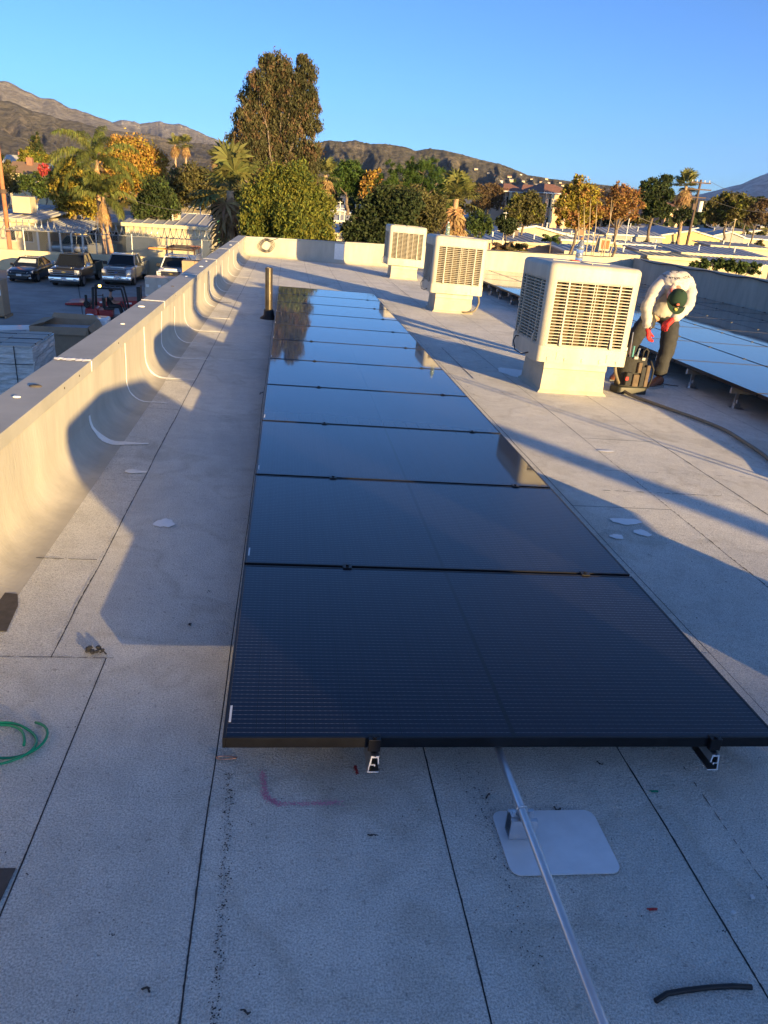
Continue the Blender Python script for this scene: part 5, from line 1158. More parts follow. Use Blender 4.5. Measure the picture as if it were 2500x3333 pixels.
MR2 = rock_mat("chaparral_slope", (0.13, 0.12, 0.095), (0.27, 0.24, 0.185), (0.42, 0.35, 0.26), 0.005)
MR3 = rock_mat("chaparral_ridge", (0.10, 0.10, 0.075), (0.24, 0.21, 0.155), (0.39, 0.32, 0.22), 0.007)
MR4 = rock_mat("hazed_snowy_slope", (0.42, 0.45, 0.50), (0.55, 0.57, 0.62), (0.65, 0.65, 0.66), 0.0016, snow=(40, 260))  # distance haze put into the colour: pale bluish rock, snow spread low
mountain("mountain", [(-500, 110), (-300, 120), (-120, 140), (0, 174), (20, 178), (42, 190), (90, 211), (115, 214), (150, 232), (190, 245), (240, 262), (290, 285), (350, 300), (450, 318)], 6500, m=MR1, seed=4, freq=18, gully=0.32)
mountain("mountain", [(150, 300), (230, 270), (262, 258), (290, 262), (302, 268), (325, 264), (345, 262), (365, 268), (388, 266), (405, 274), (420, 280), (450, 294), (480, 305), (520, 318), (600, 338), (700, 360)], 8200, m=MR1, seed=9, freq=24)
mountain("foothill", [(-500, 165), (-200, 190), (0, 217), (20, 219), (40, 226), (70, 240), (100, 246), (130, 258), (165, 262), (200, 272), (240, 282), (290, 286), (330, 290), (380, 306), (440, 310), (490, 316), (560, 332), (640, 350), (760, 385)], 3600, m=MR2, seed=14, freq=30, gully=0.42)
mountain("foothill", [(-500, 250), (-200, 270), (0, 290), (40, 296), (80, 312), (150, 326), (230, 330), (300, 332), (360, 338), (440, 342), (520, 352), (640, 378), (700, 392)], 1900, m=MR2, seed=21, freq=38, gully=0.4, foot=0.6)
rid = mountain("foothill", [(380, 372), (480, 352), (560, 336), (640, 318), (690, 307), (712, 303), (740, 306), (770, 303), (800, 311), (830, 310), (870, 316), (900, 326), (930, 320), (960, 325), (1000, 334), (1040, 345), (1080, 354), (1110, 365), (1140, 378), (1190, 386), (1260, 395), (1330, 402), (1400, 412), (1480, 424), (1560, 440)], 3000, m=MR3, seed=33, freq=40, gully=0.42)
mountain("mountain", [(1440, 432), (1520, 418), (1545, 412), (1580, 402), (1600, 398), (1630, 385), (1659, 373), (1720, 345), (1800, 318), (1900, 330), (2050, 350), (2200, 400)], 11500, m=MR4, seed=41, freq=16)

# ================================================================== trees
def leaves_mesh(name, C, Rr_, n, lsize, wsize, seed, droop=0.0, clump=0.30, per=26, flat=0.85):
    r = np.random.default_rng(seed); C = np.array(C); Rr_ = np.array(Rr_)
    wts = (Rr_**2)/np.sum(Rr_**2); ncl = max(6, n//per)
    li = r.choice(len(C), ncl, p=wts); dv = r.normal(size=(ncl, 3)); dv /= np.linalg.norm(dv, axis=1)[:, None]
    rad = r.uniform(0.25, 1.0, ncl)**0.45
    cc = C[li]+dv*(rad*Rr_[li])[:, None]*np.array([1, 1, flat]); cr = Rr_[li]*clump*r.uniform(0.6, 1.25, ncl)
    ci = r.integers(0, ncl, n); p = cc[ci]+r.normal(size=(n, 3))*cr[ci][:, None]*np.array([0.55, 0.55, 0.5+droop*0.4])
    a = r.normal(size=(n, 3)); a[:, 2] -= droop*2.2; a /= np.linalg.norm(a, axis=1)[:, None]
    b = np.cross(a, r.normal(size=(n, 3))); b /= np.linalg.norm(b, axis=1)[:, None]
    s = r.uniform(0.65, 1.35, n)[:, None]; a = a*lsize*s; b = b*wsize*s
    V = np.stack([p-a*0.5, p+b*0.5-a*0.05, p+a*0.5, p-b*0.5-a*0.05], 1).reshape(-1, 3)
    F = np.arange(4*n).reshape(-1, 4)
    me = bpy.data.meshes.new(name); me.vertices.add(4*n); me.vertices.foreach_set("co", V.ravel().astype(np.float32))
    me.loops.add(4*n); me.loops.foreach_set("vertex_index", F.ravel().astype(np.int32)); me.polygons.add(n)
    me.polygons.foreach_set("loop_start", np.arange(0, 4*n, 4, dtype=np.int32)); me.update(calc_edges=True)
    return me, cc
M_BARK = mat("grey_brown_bark", (0.15, 0.115, 0.085), 0.95, var=0.3, vscale=3, bump=0.4, bscale=12); M_BARKP = mat("pale_bark", (0.42, 0.36, 0.28), 0.85, var=0.2, vscale=2)
def px_lobes(lobes, Y, seed, dz=1.0):
    r = random.Random(seed); C = []; Rs = []
    for dx, dy, rp in lobes:
        R_ = rp*MPP(Y); yy = Y+r.uniform(-0.6, 0.6)*R_*dz; p = GY(dx, dy, yy); C.append(tuple(p)); Rs.append(R_)
    return C, Rs
def limb(mb, a, b, r0, r1, seed, wob=0.12, n=6):
    r = random.Random(seed); a, b = Vector(a), Vector(b); L_ = (b-a).length
    P = [a.lerp(b, q/n)+Vector((r.uniform(-1, 1), r.uniform(-1, 1), r.uniform(-1, 1)*0.4))*L_*wob*0.5*(sin(pi*q/n)) for q in range(n+1)]
    mb.tube(P, [r0+(r1-r0)*(q/n)**0.7 for q in range(n+1)], 7)
def tree(name, label, Y, lobes, m, n, leaf=(0.26, 0.13), trunk_px=None, tr=0.25, seed=1, droop=0.0, clump=0.30, bark=None, branches=14, group=None, cat="tree", m2=None, flat=0.85, per=26):
    C, Rs = px_lobes(lobes, Y, seed)
    cx = np.average([c[0] for c in C], weights=[q*q for q in Rs]); base = Vector((GY(trunk_px, 450, Y).x if trunk_px else cx, Y, 0))
    t = thing(name, label, cat, base, group)
    C = [tuple(Vector(c)-base) for c in C]
    me, cc = leaves_mesh("crown", C, Rs, n, leaf[0], leaf[1], seed, droop, clump, per, flat); me.materials.append(m)
    part(t, "crown", me, None)
    if m2:
        me2, _ = leaves_mesh("crown", C, [q*0.98 for q in Rs], n//3, leaf[0], leaf[1], seed+50, droop, clump, per, flat); me2.materials.append(m2); part(t, "crown", me2, None, label=None)
    mb = MB(); zt = max(c[2] for c in C); zl = min(c[2]-q for c, q in zip(C, Rs)); fork = Vector((cx-base.x, 0, max(0.25*zt, min(zl+0.5, 0.6*zt))))
    limb(mb, (0, 0, -0.1), fork, tr, tr*0.75, seed)
    for q, c in enumerate(C): limb(mb, fork, c, tr*0.5, 0.03, seed+q)
    r = random.Random(seed)
    for q in range(branches):
        i = r.randrange(len(cc)); p = Vector(cc[i]); c = Vector(C[min(range(len(C)), key=lambda k_: (Vector(C[k_])-p).length)]); limb(mb, c, p, tr*0.16, 0.012, seed+q*3, n=4)
    part(t, "trunk", mb, bark or M_BARK, smooth=True)
    return t
G_EUC = leaf_mat("eucalyptus_leaf", (0.052, 0.056, 0.022), (0.11, 0.10, 0.042), 0.5); G_EUC2 = leaf_mat("eucalyptus_dry_leaf", (0.15, 0.10, 0.05), None, 0.5)
G_YG = leaf_mat("yellow_green_leaf", (0.085, 0.115, 0.02), (0.21, 0.195, 0.03), 0.4); G_DK = leaf_mat("dark_green_leaf", (0.022, 0.036, 0.014), (0.05, 0.066, 0.022), 0.5)
G_MID = leaf_mat("mid_green_leaf", (0.040, 0.068, 0.018), (0.082, 0.115, 0.03), 0.45); G_OL = leaf_mat("olive_leaf", (0.065, 0.066, 0.024), (0.13, 0.115, 0.042), 0.45)
G_OR = leaf_mat("orange_autumn_leaf", (0.30, 0.165, 0.035), (0.40, 0.26, 0.06), 0.45); G_YEL = leaf_mat("golden_autumn_leaf", (0.36, 0.27, 0.04), (0.22, 0.19, 0.035), 0.45)
G_RU = leaf_mat("russet_leaf", (0.24, 0.115, 0.04), (0.34, 0.20, 0.065), 0.5); G_RED = leaf_mat("red_leaf", (0.42, 0.06, 0.05), None, 0.4); G_PINE = leaf_mat("pine_needle", (0.035, 0.070, 0.016), (0.075, 0.125, 0.024), 0.4)
G_BR = leaf_mat("brown_twig_leaf", (0.16, 0.105, 0.055), (0.10, 0.075, 0.04), 0.4)
tree("eucalyptus_tree", "very tall olive-brown eucalyptus towering over everything behind the far parapet", 72,
    [(598, 142, 21), (576, 134, 15), (612, 156, 18), (654, 132, 11), (662, 158, 20), (640, 176, 15), (560, 178, 22), (590, 190, 26), (625, 205, 24), (665, 200, 18), (540, 215, 22), (572, 228, 24), (606, 240, 26), (650, 240, 26), (675, 232, 15), (528, 258, 22), (558, 275, 26), (596, 285, 28), (636, 285, 24), (674, 275, 18), (515, 300, 20), (545, 318, 26), (585, 335, 30), (632, 335, 26), (672, 325, 20), (506, 340, 16), (530, 362, 24), (570, 382, 30), (620, 385, 32), (664, 375, 24), (512, 395, 16), (545, 420, 24), (590, 430, 32), (640, 430, 30), (672, 415, 16), (600, 470, 34)],
    G_EUC, 78000, (0.27, 0.085), 605, 0.36, 3, 0.8, 0.27, M_BARK, 30, m2=G_EUC2, per=34)
tree("yellow_green_tree", "bushy yellow-green tree rising right behind the far parapet", 36,
    [(640, 385, 30), (600, 400, 36), (560, 430, 32), (650, 430, 42), (690, 445, 28), (590, 460, 48), (640, 480, 45), (545, 480, 26), (690, 490, 26), (560, 510, 30), (620, 520, 45), (700, 515, 24)], G_YG, 40000, (0.15, 0.055), 615, 0.14, 5, 0.5, 0.33, None, 20, m2=G_MID)
tree("dark_shrub_tree", "dark glossy tree beside the farthest cooler", 40, [(790, 470, 28), (830, 440, 34), (850, 480, 40), (800, 510, 34), (760, 500, 22), (870, 510, 30), (880, 440, 30)], G_DK, 15000, (0.18, 0.10), 820, 0.13, 6, 0.2)
tree("olive_shrub_tree", "olive bush with bare twigs above the farthest cooler", 46, [(900, 440, 34), (930, 465, 30), (880, 470, 28), (915, 490, 30), (945, 440, 20), (870, 420, 22)], G_OL, 9000, (0.17, 0.08), 905, 0.12, 7, 0.1, branches=40)
pt = tree("pine_tree", "large bright green pine with tufted crown left of the fan palm", 84, [(870, 380, 26), (895, 355, 17), (848, 370, 14), (835, 395, 20), (915, 375, 30), (945, 395, 30), (900, 410, 34), (860, 415, 28), (960, 425, 26), (920, 440, 32), (830, 425, 18), (885, 345, 10), (935, 355, 14), (843, 355, 8), (975, 410, 14)], G_PINE, 20000, (0.42, 0.05), 900, 0.3, 8, 0.0, 0.22, None, 20, per=60)
tree("round_pine_tree", "round-headed dense green tree left of the big pine", 120, [(735, 375, 20), (760, 370, 22), (775, 385, 18), (745, 395, 24), (725, 390, 16), (765, 405, 18), (750, 358, 12)], G_PINE, 9000, (0.5, 0.14), 752, 0.3, 9, 0, 0.25)
tree("orange_tree", "small orange autumn tree between the round tree and the pine", 118, [(805, 385, 14), (800, 400, 18), (790, 412, 14), (812, 370, 8)], G_OR, 3000, (0.4, 0.22), 803, 0.15, 10)
tree("golden_tree", "golden-yellow autumn tree left of and behind the palms", 78, [(135, 385, 24), (150, 360, 18), (128, 410, 22), (160, 420, 30), (180, 400, 24), (150, 440, 26), (190, 440, 28), (118, 385, 12)], G_YEL, 13000, (0.27, 0.18), 165, 0.22, 11, 0.1)
tree("amber_tree", "amber-orange autumn tree right of and behind the palms", 86, [(265, 325, 28), (300, 330, 30), (330, 350, 26), (245, 350, 26), (280, 370, 34), (320, 385, 28), (255, 395, 26), (300, 405, 24), (345, 375, 14)], G_OR, 14000, (0.28, 0.14), 290, 0.24, 12, 0.2, m2=G_YEL)
tree("green_ash_tree", "deep green tree right of the palm trunks, beside the shed", 74, [(335, 410, 26), (355, 430, 24), (325, 440, 24), (345, 452, 26), (370, 448, 16), (305, 455, 18)], G_DK, 8000, (0.24, 0.13), 342, 0.16, 13, 0.5, m2=G_MID)
tree("olive_tree", "broad dark olive tree behind the shed", 100, [(390, 395, 28), (420, 385, 28), (450, 392, 26), (400, 420, 26), (440, 420, 28), (470, 410, 20), (375, 420, 18)], G_OL, 11000, (0.34, 0.2), 420, 0.2, 14)
tree("small_dark_tree", "dark leafy mass between fan palm and yellow-green tree", 44, [(500, 470, 26), (480, 450, 18), (520, 440, 26), (505, 505, 22), (530, 500, 20), (540, 460, 16)], G_DK, 7000, (0.18, 0.09), 510, 0.12, 15)
tree("spruce_tree", "pointed dark conifer far behind at the left", 150, [(78, 288, 4), (78, 300, 7), (79, 314, 10), (80, 328, 13), (80, 343, 15)], G_DK, 2600, (0.5, 0.2), 80, 0.25, 16, 0.5, 0.35, m2=G_OL)
tree("yellowing_tree", "yellowing tree beneath the pointed conifer at the left", 140, [(60, 335, 14), (75, 350, 16), (92, 345, 14), (55, 350, 12)], G_YG, 3000, (0.4, 0.22), 72, 0.2, 17, m2=G_YEL)
tree("red_shrub", "bright red shrub at the far left beside a house roof", 118, [(95, 365, 9), (103, 372, 8), (88, 372, 7)], G_RED, 1200, (0.3, 0.2), 96, 0.1, 18, branches=4, cat="shrub")
tree("hedge_tree", "green hedge-like tree in front of the tile-roofed house at left", 100, [(55, 395, 16), (80, 392, 18), (105, 400, 16), (35, 405, 12), (90, 410, 16)], G_MID, 4500, (0.3, 0.18), 75, 0.14, 19)
tree("roadside_tree", "thin pale-leaved tree beside the wooden pole at left", 92, [(18, 360, 12), (14, 385, 16), (22, 405, 14)], G_OL, 2200, (0.28, 0.14), 16, 0.1, 20, branches=20)
tree("copper_tree", "brown leafless-looking trees right of the fan palm", 150, [(1030, 415, 16), (1060, 412, 18), (1085, 420, 14), (1045, 435, 18), (1075, 438, 16)], G_BR, 5000, (0.45, 0.14), 1055, 0.2, 21, branches=40)
tree("small_green_tree", "small green feathery bush in front of the flat pink building", 62, [(1030, 470, 16), (1045, 480, 16), (1020, 488, 16), (1050, 495, 12), (1035, 495, 16)], G_MID, 3500, (0.24, 0.08), 1034, 0.1, 22, 0.3, cat="bush")
tree("yellowing_tree", "yellow-green tree left of the tile-roofed apartments", 92, [(1120, 440, 18), (1145, 435, 20), (1160, 450, 16), (1110, 460, 18), (1140, 465, 20), (1095, 470, 14), (1165, 470, 12)], G_OL, 7000, (0.3, 0.18), 1130, 0.16, 23, m2=G_YG)
tree("dark_shrub_tree", "dark bush below the tile-roofed apartments", 78, [(1085, 480, 14), (1105, 485, 14), (1095, 495, 12)], G_DK, 2400, (0.25, 0.14), 1094, 0.1, 24, cat="bush")
tree("autumn_tree", "golden and rust tall tree in the middle right, bare stems below", 58, [(1255, 405, 20), (1235, 425, 22), (1275, 425, 22), (1220, 450, 20), (1255, 450, 26), (1285, 455, 18), (1240, 475, 20), (1270, 475, 18), (1250, 388, 10), (1215, 475, 12)], G_YEL, 7000, (0.20, 0.11), 1250, 0.13, 25, 0.2, branches=40, m2=G_RU)
tree("rust_tree", "rust-brown spreading tree right of the golden one", 70, [(1315, 430, 20), (1340, 420, 22), (1365, 430, 20), (1330, 450, 22), (1355, 455, 22), (1380, 445, 14), (1310, 460, 16), (1335, 405, 10)], G_RU, 6500, (0.19, 0.10), 1340, 0.15, 26, 0.1, branches=50)
tree("dark_green_tree", "tall dark green tree left of the power pole", 110, [(1405, 405, 18), (1430, 395, 18), (1445, 390, 12), (1395, 425, 18), (1425, 425, 22), (1445, 420, 14), (1410, 450, 20), (1435, 455, 16), (1390, 400, 8)], G_DK, 8000, (0.36, 0.18), 1420, 0.25, 27, m2=G_MID)
tree("shade_tree", "low dark tree under the fan palm by the power pole", 112, [(1475, 460, 14), (1490, 455, 12), (1465, 470, 12)], G_DK, 2400, (0.34, 0.18), 1478, 0.14, 28)
tree("olive_tree", "broad yellow-olive tree right of the power pole", 118, [(1545, 445, 18), (1570, 435, 18), (1595, 435, 18), (1615, 445, 14), (1550, 465, 18), (1585, 460, 20), (1535, 465, 12), (1610, 465, 14)], G_OL, 7500, (0.4, 0.22), 1575, 0.22, 29, m2=G_YG)
tree("brown_tree", "brown sparse tree at the right edge below the snowy mountain", 112, [(1635, 450, 14), (1650, 440, 12), (1645, 468, 16), (1620, 475, 12)], G_BR, 3200, (0.36, 0.14), 1640, 0.16, 30, branches=50)
tree("evergreen_tree", "dark flat-topped trees far right behind the olive tree", 170, [(1620, 432, 10), (1640, 436, 10), (1590, 428, 8)], G_DK, 2200, (0.6, 0.3), 1620, 0.2, 31)
tree("dusky_tree", "dusky tree between the apartments and the rust tree", 160, [(1395, 470, 12), (1375, 470, 12)], G_OL, 1500, (0.5, 0.3), 1385, 0.15, 32)
tree("low_bushes", "leafy green bushes on the roof edge at far right", 45, [(1500, 575, 10), (1525, 570, 12), (1550, 572, 14), (1575, 574, 14), (1600, 578, 14), (1630, 580, 14)], G_MID, 3000, (0.2, 0.12), 1560, 0.05, 33, cat="bush", branches=4)

# ---- palms
G_PALM = leaf_mat("queen_palm_leaf", (0.055, 0.085, 0.02), (0.16, 0.165, 0.04), 0.45); G_FAN = leaf_mat("fan_palm_leaf", (0.10, 0.125, 0.035), (0.20, 0.19, 0.06), 0.4); G_DEAD = leaf_mat("dead_palm_leaf", (0.30, 0.19, 0.09), (0.42, 0.28, 0.13), 0.4)
def frond(mb, o, az, el, L_, seed, nl=46, lw=0.035, ll=0.55, sag=1.0):
    r = random.Random(seed); P = []; p = Vector(o); n = 14; e = el
    for q in range(n+1):
        P.append(p.copy()); d = Vector((cos(az)*cos(e), sin(az)*cos(e), sin(e))); p = p+d*L_/n; e -= sag*(0.05+0.15*q/n)
    mb.tube(P, [0.03*(1-q/n)+0.006 for q in range(n+1)], 5)
    for q in range(nl):
        t = 0.14+0.86*q/nl; i = min(int(t*n), n-1); u = t*n-i; b = P[i].lerp(P[i+1], u); tg = (P[i+1]-P[i]).normalized(); sd = tg.cross(Vector((0, 0, 1))); sd = sd.normalized() if sd.length > 0.05 else Vector((1, 0, 0))
        l = ll*(0.55+0.9*sin(pi*min(1, t*0.95+0.08))**0.7)
        for s in (-1, 1):
            d = (sd*s*0.6+tg*0.55+Vector((0, 0, r.uniform(-0.35, 0.2)))).normalized(); a = b; m_ = b+d*l*0.5; e_ = b+d*l*0.75+Vector((0, 0, -l*0.62)); w_ = tg*lw
            mb.add([a-w_*0.6, a+w_*0.6, m_+w_, m_-w_, e_], [(0, 1, 2, 3), (3, 2, 4)])
def queen_palm(label, Y, crown, base_dx, n, L_, seed, trunk_r=0.16, skirt=True):
    c = GY(*crown, Y); b = Vector((GY(base_dx, 500, Y).x, Y, 0)); t = thing("queen_palm", label, "palm tree", b, "palm trees"); o = c-b; r = random.Random(seed)
    mb = MB()
    for q in range(n):
        el = radians(r.choice([82, 72, 62, 48, 34, 15, -5])+r.uniform(-8, 8)); frond(mb, o, 2*pi*q/n*2.39+seed, el, L_*r.uniform(0.8, 1.1), seed+q)
    part(t, "crown", mb, G_PALM)
    if skirt:
        mb = MB()
        for q in range(8): frond(mb, o-Vector((0, 0, 0.25)), 2*pi*q/8+0.3, radians(-58-r.uniform(0, 25)), L_*r.uniform(0.5, 0.95), seed+70+q, 30, ll=0.35, sag=0.4)
        part(t, "dead_fronds", mb, G_DEAD)
    mb = MB(); P = [(o.x*q/8+0.05*sin(q), o.y*q/8, -0.1+(o.z+0.1)*q/8) for q in range(9)]; mb.tube(P, [trunk_r*(1.2-0.4*q/8) for q in range(9)], 10)
    part(t, "trunk", mb, mat("palm_trunk", (0.38, 0.25, 0.15), 0.9, var=0.3, vscale=2.5, bump=0.6, bscale=9, stretch=(1, 1, 4)), smooth=True)
queen_palm("taller shaggy queen palm with feathery crown left of the eucalyptus", 68, (207, 345), 222, 19, 4.0, 3)
queen_palm("shorter drooping queen palm in the same clump", 66, (222, 425), 240, 16, 2.7, 11)
def fan(mb, o, az, el, stem, R_, seed, segs=16):
    d = Vector((cos(az)*cos(el), sin(az)*cos(el), sin(el))); c = Vector(o)+d*stem; mb.tube([o, c], [0.02, 0.012], 4)
    up = Vector((0, 0, 1)); s = d.cross(up); s = s.normalized() if s.length > 0.05 else Vector((1, 0, 0)); u = s.cross(d)
    r = random.Random(seed)
    for q in range(segs):
        a = radians(-135+270*q/(segs-1)); e = (d*cos(a)+s*sin(a)).normalized(); L_ = R_*(0.75+0.25*cos(a))*r.uniform(0.9, 1.1); sd = (d*-sin(a)+s*cos(a))*R_*0.075
        m_ = c+e*L_*0.6+u*0.04*R_; t_ = c+e*L_-Vector((0, 0, L_*0.18))
        mb.add([c, m_-sd, t_, m_+sd], [(0, 1, 2, 3)])
def fan_palm(label, Y, crown, base_dx, n, R_, seed, skirt=0.0, tr=0.2, group="palm trees"):
    c = GY(*crown, Y); b = Vector((GY(base_dx, crown[1]+40, Y).x, Y, 0)); t = thing("fan_palm", label, "palm tree", b, group); o = c-b; r = random.Random(seed); mb = MB()
    for q in range(n): fan(mb, o, q*2.4+seed, radians(r.uniform(-25, 80)), R_*r.uniform(0.6, 1.0), R_*r.uniform(0.7, 0.95), seed+q)
    part(t, "crown", mb, G_FAN)
    if skirt > 0:
        mb = MB()
        for q in range(int(n*1.4)): fan(mb, o-Vector((0, 0, r.uniform(0, skirt))), q*2.4+1, radians(r.uniform(-75, -35)), R_*0.5, R_*0.75, seed+200+q, 12)
        part(t, "dead_fronds", mb, G_DEAD)
    mb = MB(); mb.tube([(0, 0, -0.1), (o.x*0.5, 0, o.z*0.5), (o.x, o.y, o.z)], [tr*1.2, tr, tr*0.9], 10); part(t, "trunk", mb, mat("palm_trunk", (0.38, 0.25, 0.15), 0.9), smooth=True)
fan_palm("young fan palm with brown skirt left of the yellow-green tree", 42, (497, 412), 500, 18, 1.5, 5, 2.4)
fan_palm("fan palm with brown skirt right of the big pine", 52, (985, 430), 985, 26, 1.25, 17, 1.7)
fan_palm("far fan palm beside the power pole", 115, (1482, 402), 1483, 26, 1.6, 23, 2.0, 0.25)
fan_palm("thin fan palm on the far left hillside, left of a pair", 260, (378, 312), 378, 20, 2.0, 31, 2.0, 0.3)
fan_palm("thin fan palm on the far left hillside, right of a pair", 260, (401, 310), 400, 20, 2.0, 37, 2.0, 0.3)
fan_palm("shaggy fan palm between eucalyptus and round tree", 105, (703, 378), 703, 22, 1.6, 41, 2.6, 0.3)
fan_palm("small far fan palm just left of the eucalyptus", 200, (466, 340), 466, 18, 1.6, 43, 1.6, 0.25)
# bare canes and leafy shoots just beyond the far parapet
M_CANE = mat("pale_cane", (0.42, 0.33, 0.20), 0.8)
for k, (x0, y0, x1, y1) in enumerate([(1245, 528, 1250, 455), (1256, 528, 1262, 440), (1265, 526, 1276, 430), (1278, 520, 1290, 435), (1297, 530, 1325, 440), (1308, 500, 1322, 425), (1283, 515, 1300, 470), (1318, 520, 1340, 470)]):
    a, b = GY(x0, y0+25, 33+k*0.3), GY(x1, y1, 33+k*0.3+0.3)
    o = solo("bare_cane", MB().tube([(0, 0, -a.z), (0, 0, 0), tuple((b-a)*0.5+Vector((0.06, 0, 0))), tuple(b-a)], [0.03, 0.025, 0.018, 0.006], 6), M_CANE, "bare pale cane, %s from the left, behind the nearest cooler" % ORD[k].replace("nearest", "first"), "plant", a, "bare canes behind the nearest cooler", smooth=True)
def shoot(label, Y, px, n, L_, seed, m):
    c = GY(*px, Y); t = thing("leafy_shoot", label, "plant", (c.x, Y, 0), "leafy shoots behind the far parapet"); mb = MB(); r = random.Random(seed); o = Vector((0, 0, c.z))
    for q in range(n): frond(mb, o, 2*pi*q/n+seed, radians(r.uniform(15, 70)), L_*r.uniform(0.7, 1.1), seed+q, 12, 0.05, 0.16, 0.8)
    part(t, "leaves", mb, m); part(t, "stem", MB().tube([(0, 0, 0), (0.05, 0, c.z*0.5), tuple(o)], 0.03, 6), M_BARK)
shoot("purplish leafy shoot behind the far parapet, left one", 31, (1088, 540), 9, 0.55, 3, G_BR); shoot("green leafy shoot behind the far parapet, right one", 31, (1115, 540), 10, 0.62, 9, G_OL); shoot("leafy shoot on the cream gabled roof's corner", 40, (1190, 520), 9, 0.6, 14, G_MID)

# far belt of tree canopies between the houses and the hills
r_ = np.random.default_rng(12); C = []; Rs = []
for q in range(900):
    Y = 170*(12**(r_.random()**1.1)); dx = r_.uniform(-200, 1860); d = wray(dx, 420); x = d.x/d.y*Y; R_ = r_.uniform(2.0, 5.0); C.append((x, Y, R_*0.8+r_.uniform(0, 1.5))); Rs.append(R_)
for nm, m_, lo, hi in (("far_green_canopies", G_DK, 0, 420), ("far_olive_canopies", G_OL, 420, 700), ("far_russet_canopies", G_BR, 700, 900)):
    me, _ = leaves_mesh(nm, C[lo:hi], Rs[lo:hi], 60*(hi-lo), 1.5, 1.0, 77+lo, 0, 0.3, 20); me.materials.append(m_)
    o = link(bpy.data.objects.new(nm, me)); tag(o, {"far_green_canopies": "far-off dark green tree canopies below the hills", "far_olive_canopies": "far-off olive tree canopies below the hills", "far_russet_canopies": "far-off russet tree canopies below the hills"}[nm], "trees", kind="stuff")
# ================================================================== houses
def col(n, c, **k): return mat(n, c, k.pop("rough", 0.85), var=0.08, vscale=1.2, **k)
M_ROOFW = col("white_roof_coating", (0.42, 0.42, 0.415), bump=0.1, bscale=5); M_ROOFG = col("grey_metal_roof", (0.34, 0.35, 0.36), rough=0.5); M_FASC = col("cream_fascia", (0.52, 0.45, 0.30)); M_WPANE = mat("window_pane", (0.02, 0.025, 0.03), 0.08)
M_YEL = col("yellow_siding", (0.66, 0.50, 0.20)); M_CRM = col("cream_siding", (0.50, 0.43, 0.28)); M_PINK2 = col("peach_stucco", (0.60, 0.38, 0.24)); M_GRY = col("grey_siding", (0.30, 0.30, 0.29)); M_BEI = col("beige_siding", (0.50, 0.42, 0.29)); M_GREEN = mat("sea_green_siding", (0.06, 0.42, 0.28), 0.7, var=0.1)
M_TRIM = col("white_trim", (0.58, 0.57, 0.54)); M_TILE = mat("terracotta_tile", (0.27, 0.125, 0.08), 0.85, var=0.25, vscale=3, bump=0.3, bscale=6)
def window(t, x, y, z, w, h, axis='y', s=-1):
    if axis == 'y': fr = MB().bb((x-w/2, y-0.03, z-h/2), (x+w/2, y+0.02, z+h/2)); pa = MB().bb((x-w/2+0.06, y-0.036, z-h/2+0.06), (x-0.02, y-0.031, z+h/2-0.06)).bb((x+0.02, y-0.036, z-h/2+0.06), (x+w/2-0.06, y-0.031, z+h/2-0.06))
    else: fr = MB().bb((y-0.02, x-w/2, z-h/2), (y+0.03, x+w/2, z+h/2)); pa = MB().bb((y+0.031, x-w/2+0.06, z-h/2+0.06), (y+0.036, x+w/2-0.06, z+h/2-0.06))
    f_ = part(t, "window", fr, M_TRIM); part(f_, "pane", pa, M_WPANE)
def rib_roof(mb, x0, x1, y0, y1, z0, z1, step=0.5):
    for x in np.arange(x0+step/2, x1, step):
        mb.add([(x-0.04, y0, z0+0.001), (x+0.04, y0, z0+0.001), (x+0.04, y1, z1+0.001), (x-0.04, y1, z1+0.001), (x-0.025, y0, z0+0.06), (x+0.025, y0, z0+0.06), (x+0.025, y1, z1+0.06), (x-0.025, y1, z1+0.06)], [(0,1,5,4),(4,5,6,7),(2,3,7,6),(0,4,7,3),(1,2,6,5)])
    return mb
def slab(x0, x1, y0, y1, z0, z1, th=0.12):
    P = [(x0, y0, z0), (x1, y0, z0), (x1, y1, z1), (x0, y1, z1)]
    return MB().loft([[(a, b, c-th) for a, b, c in P], P])
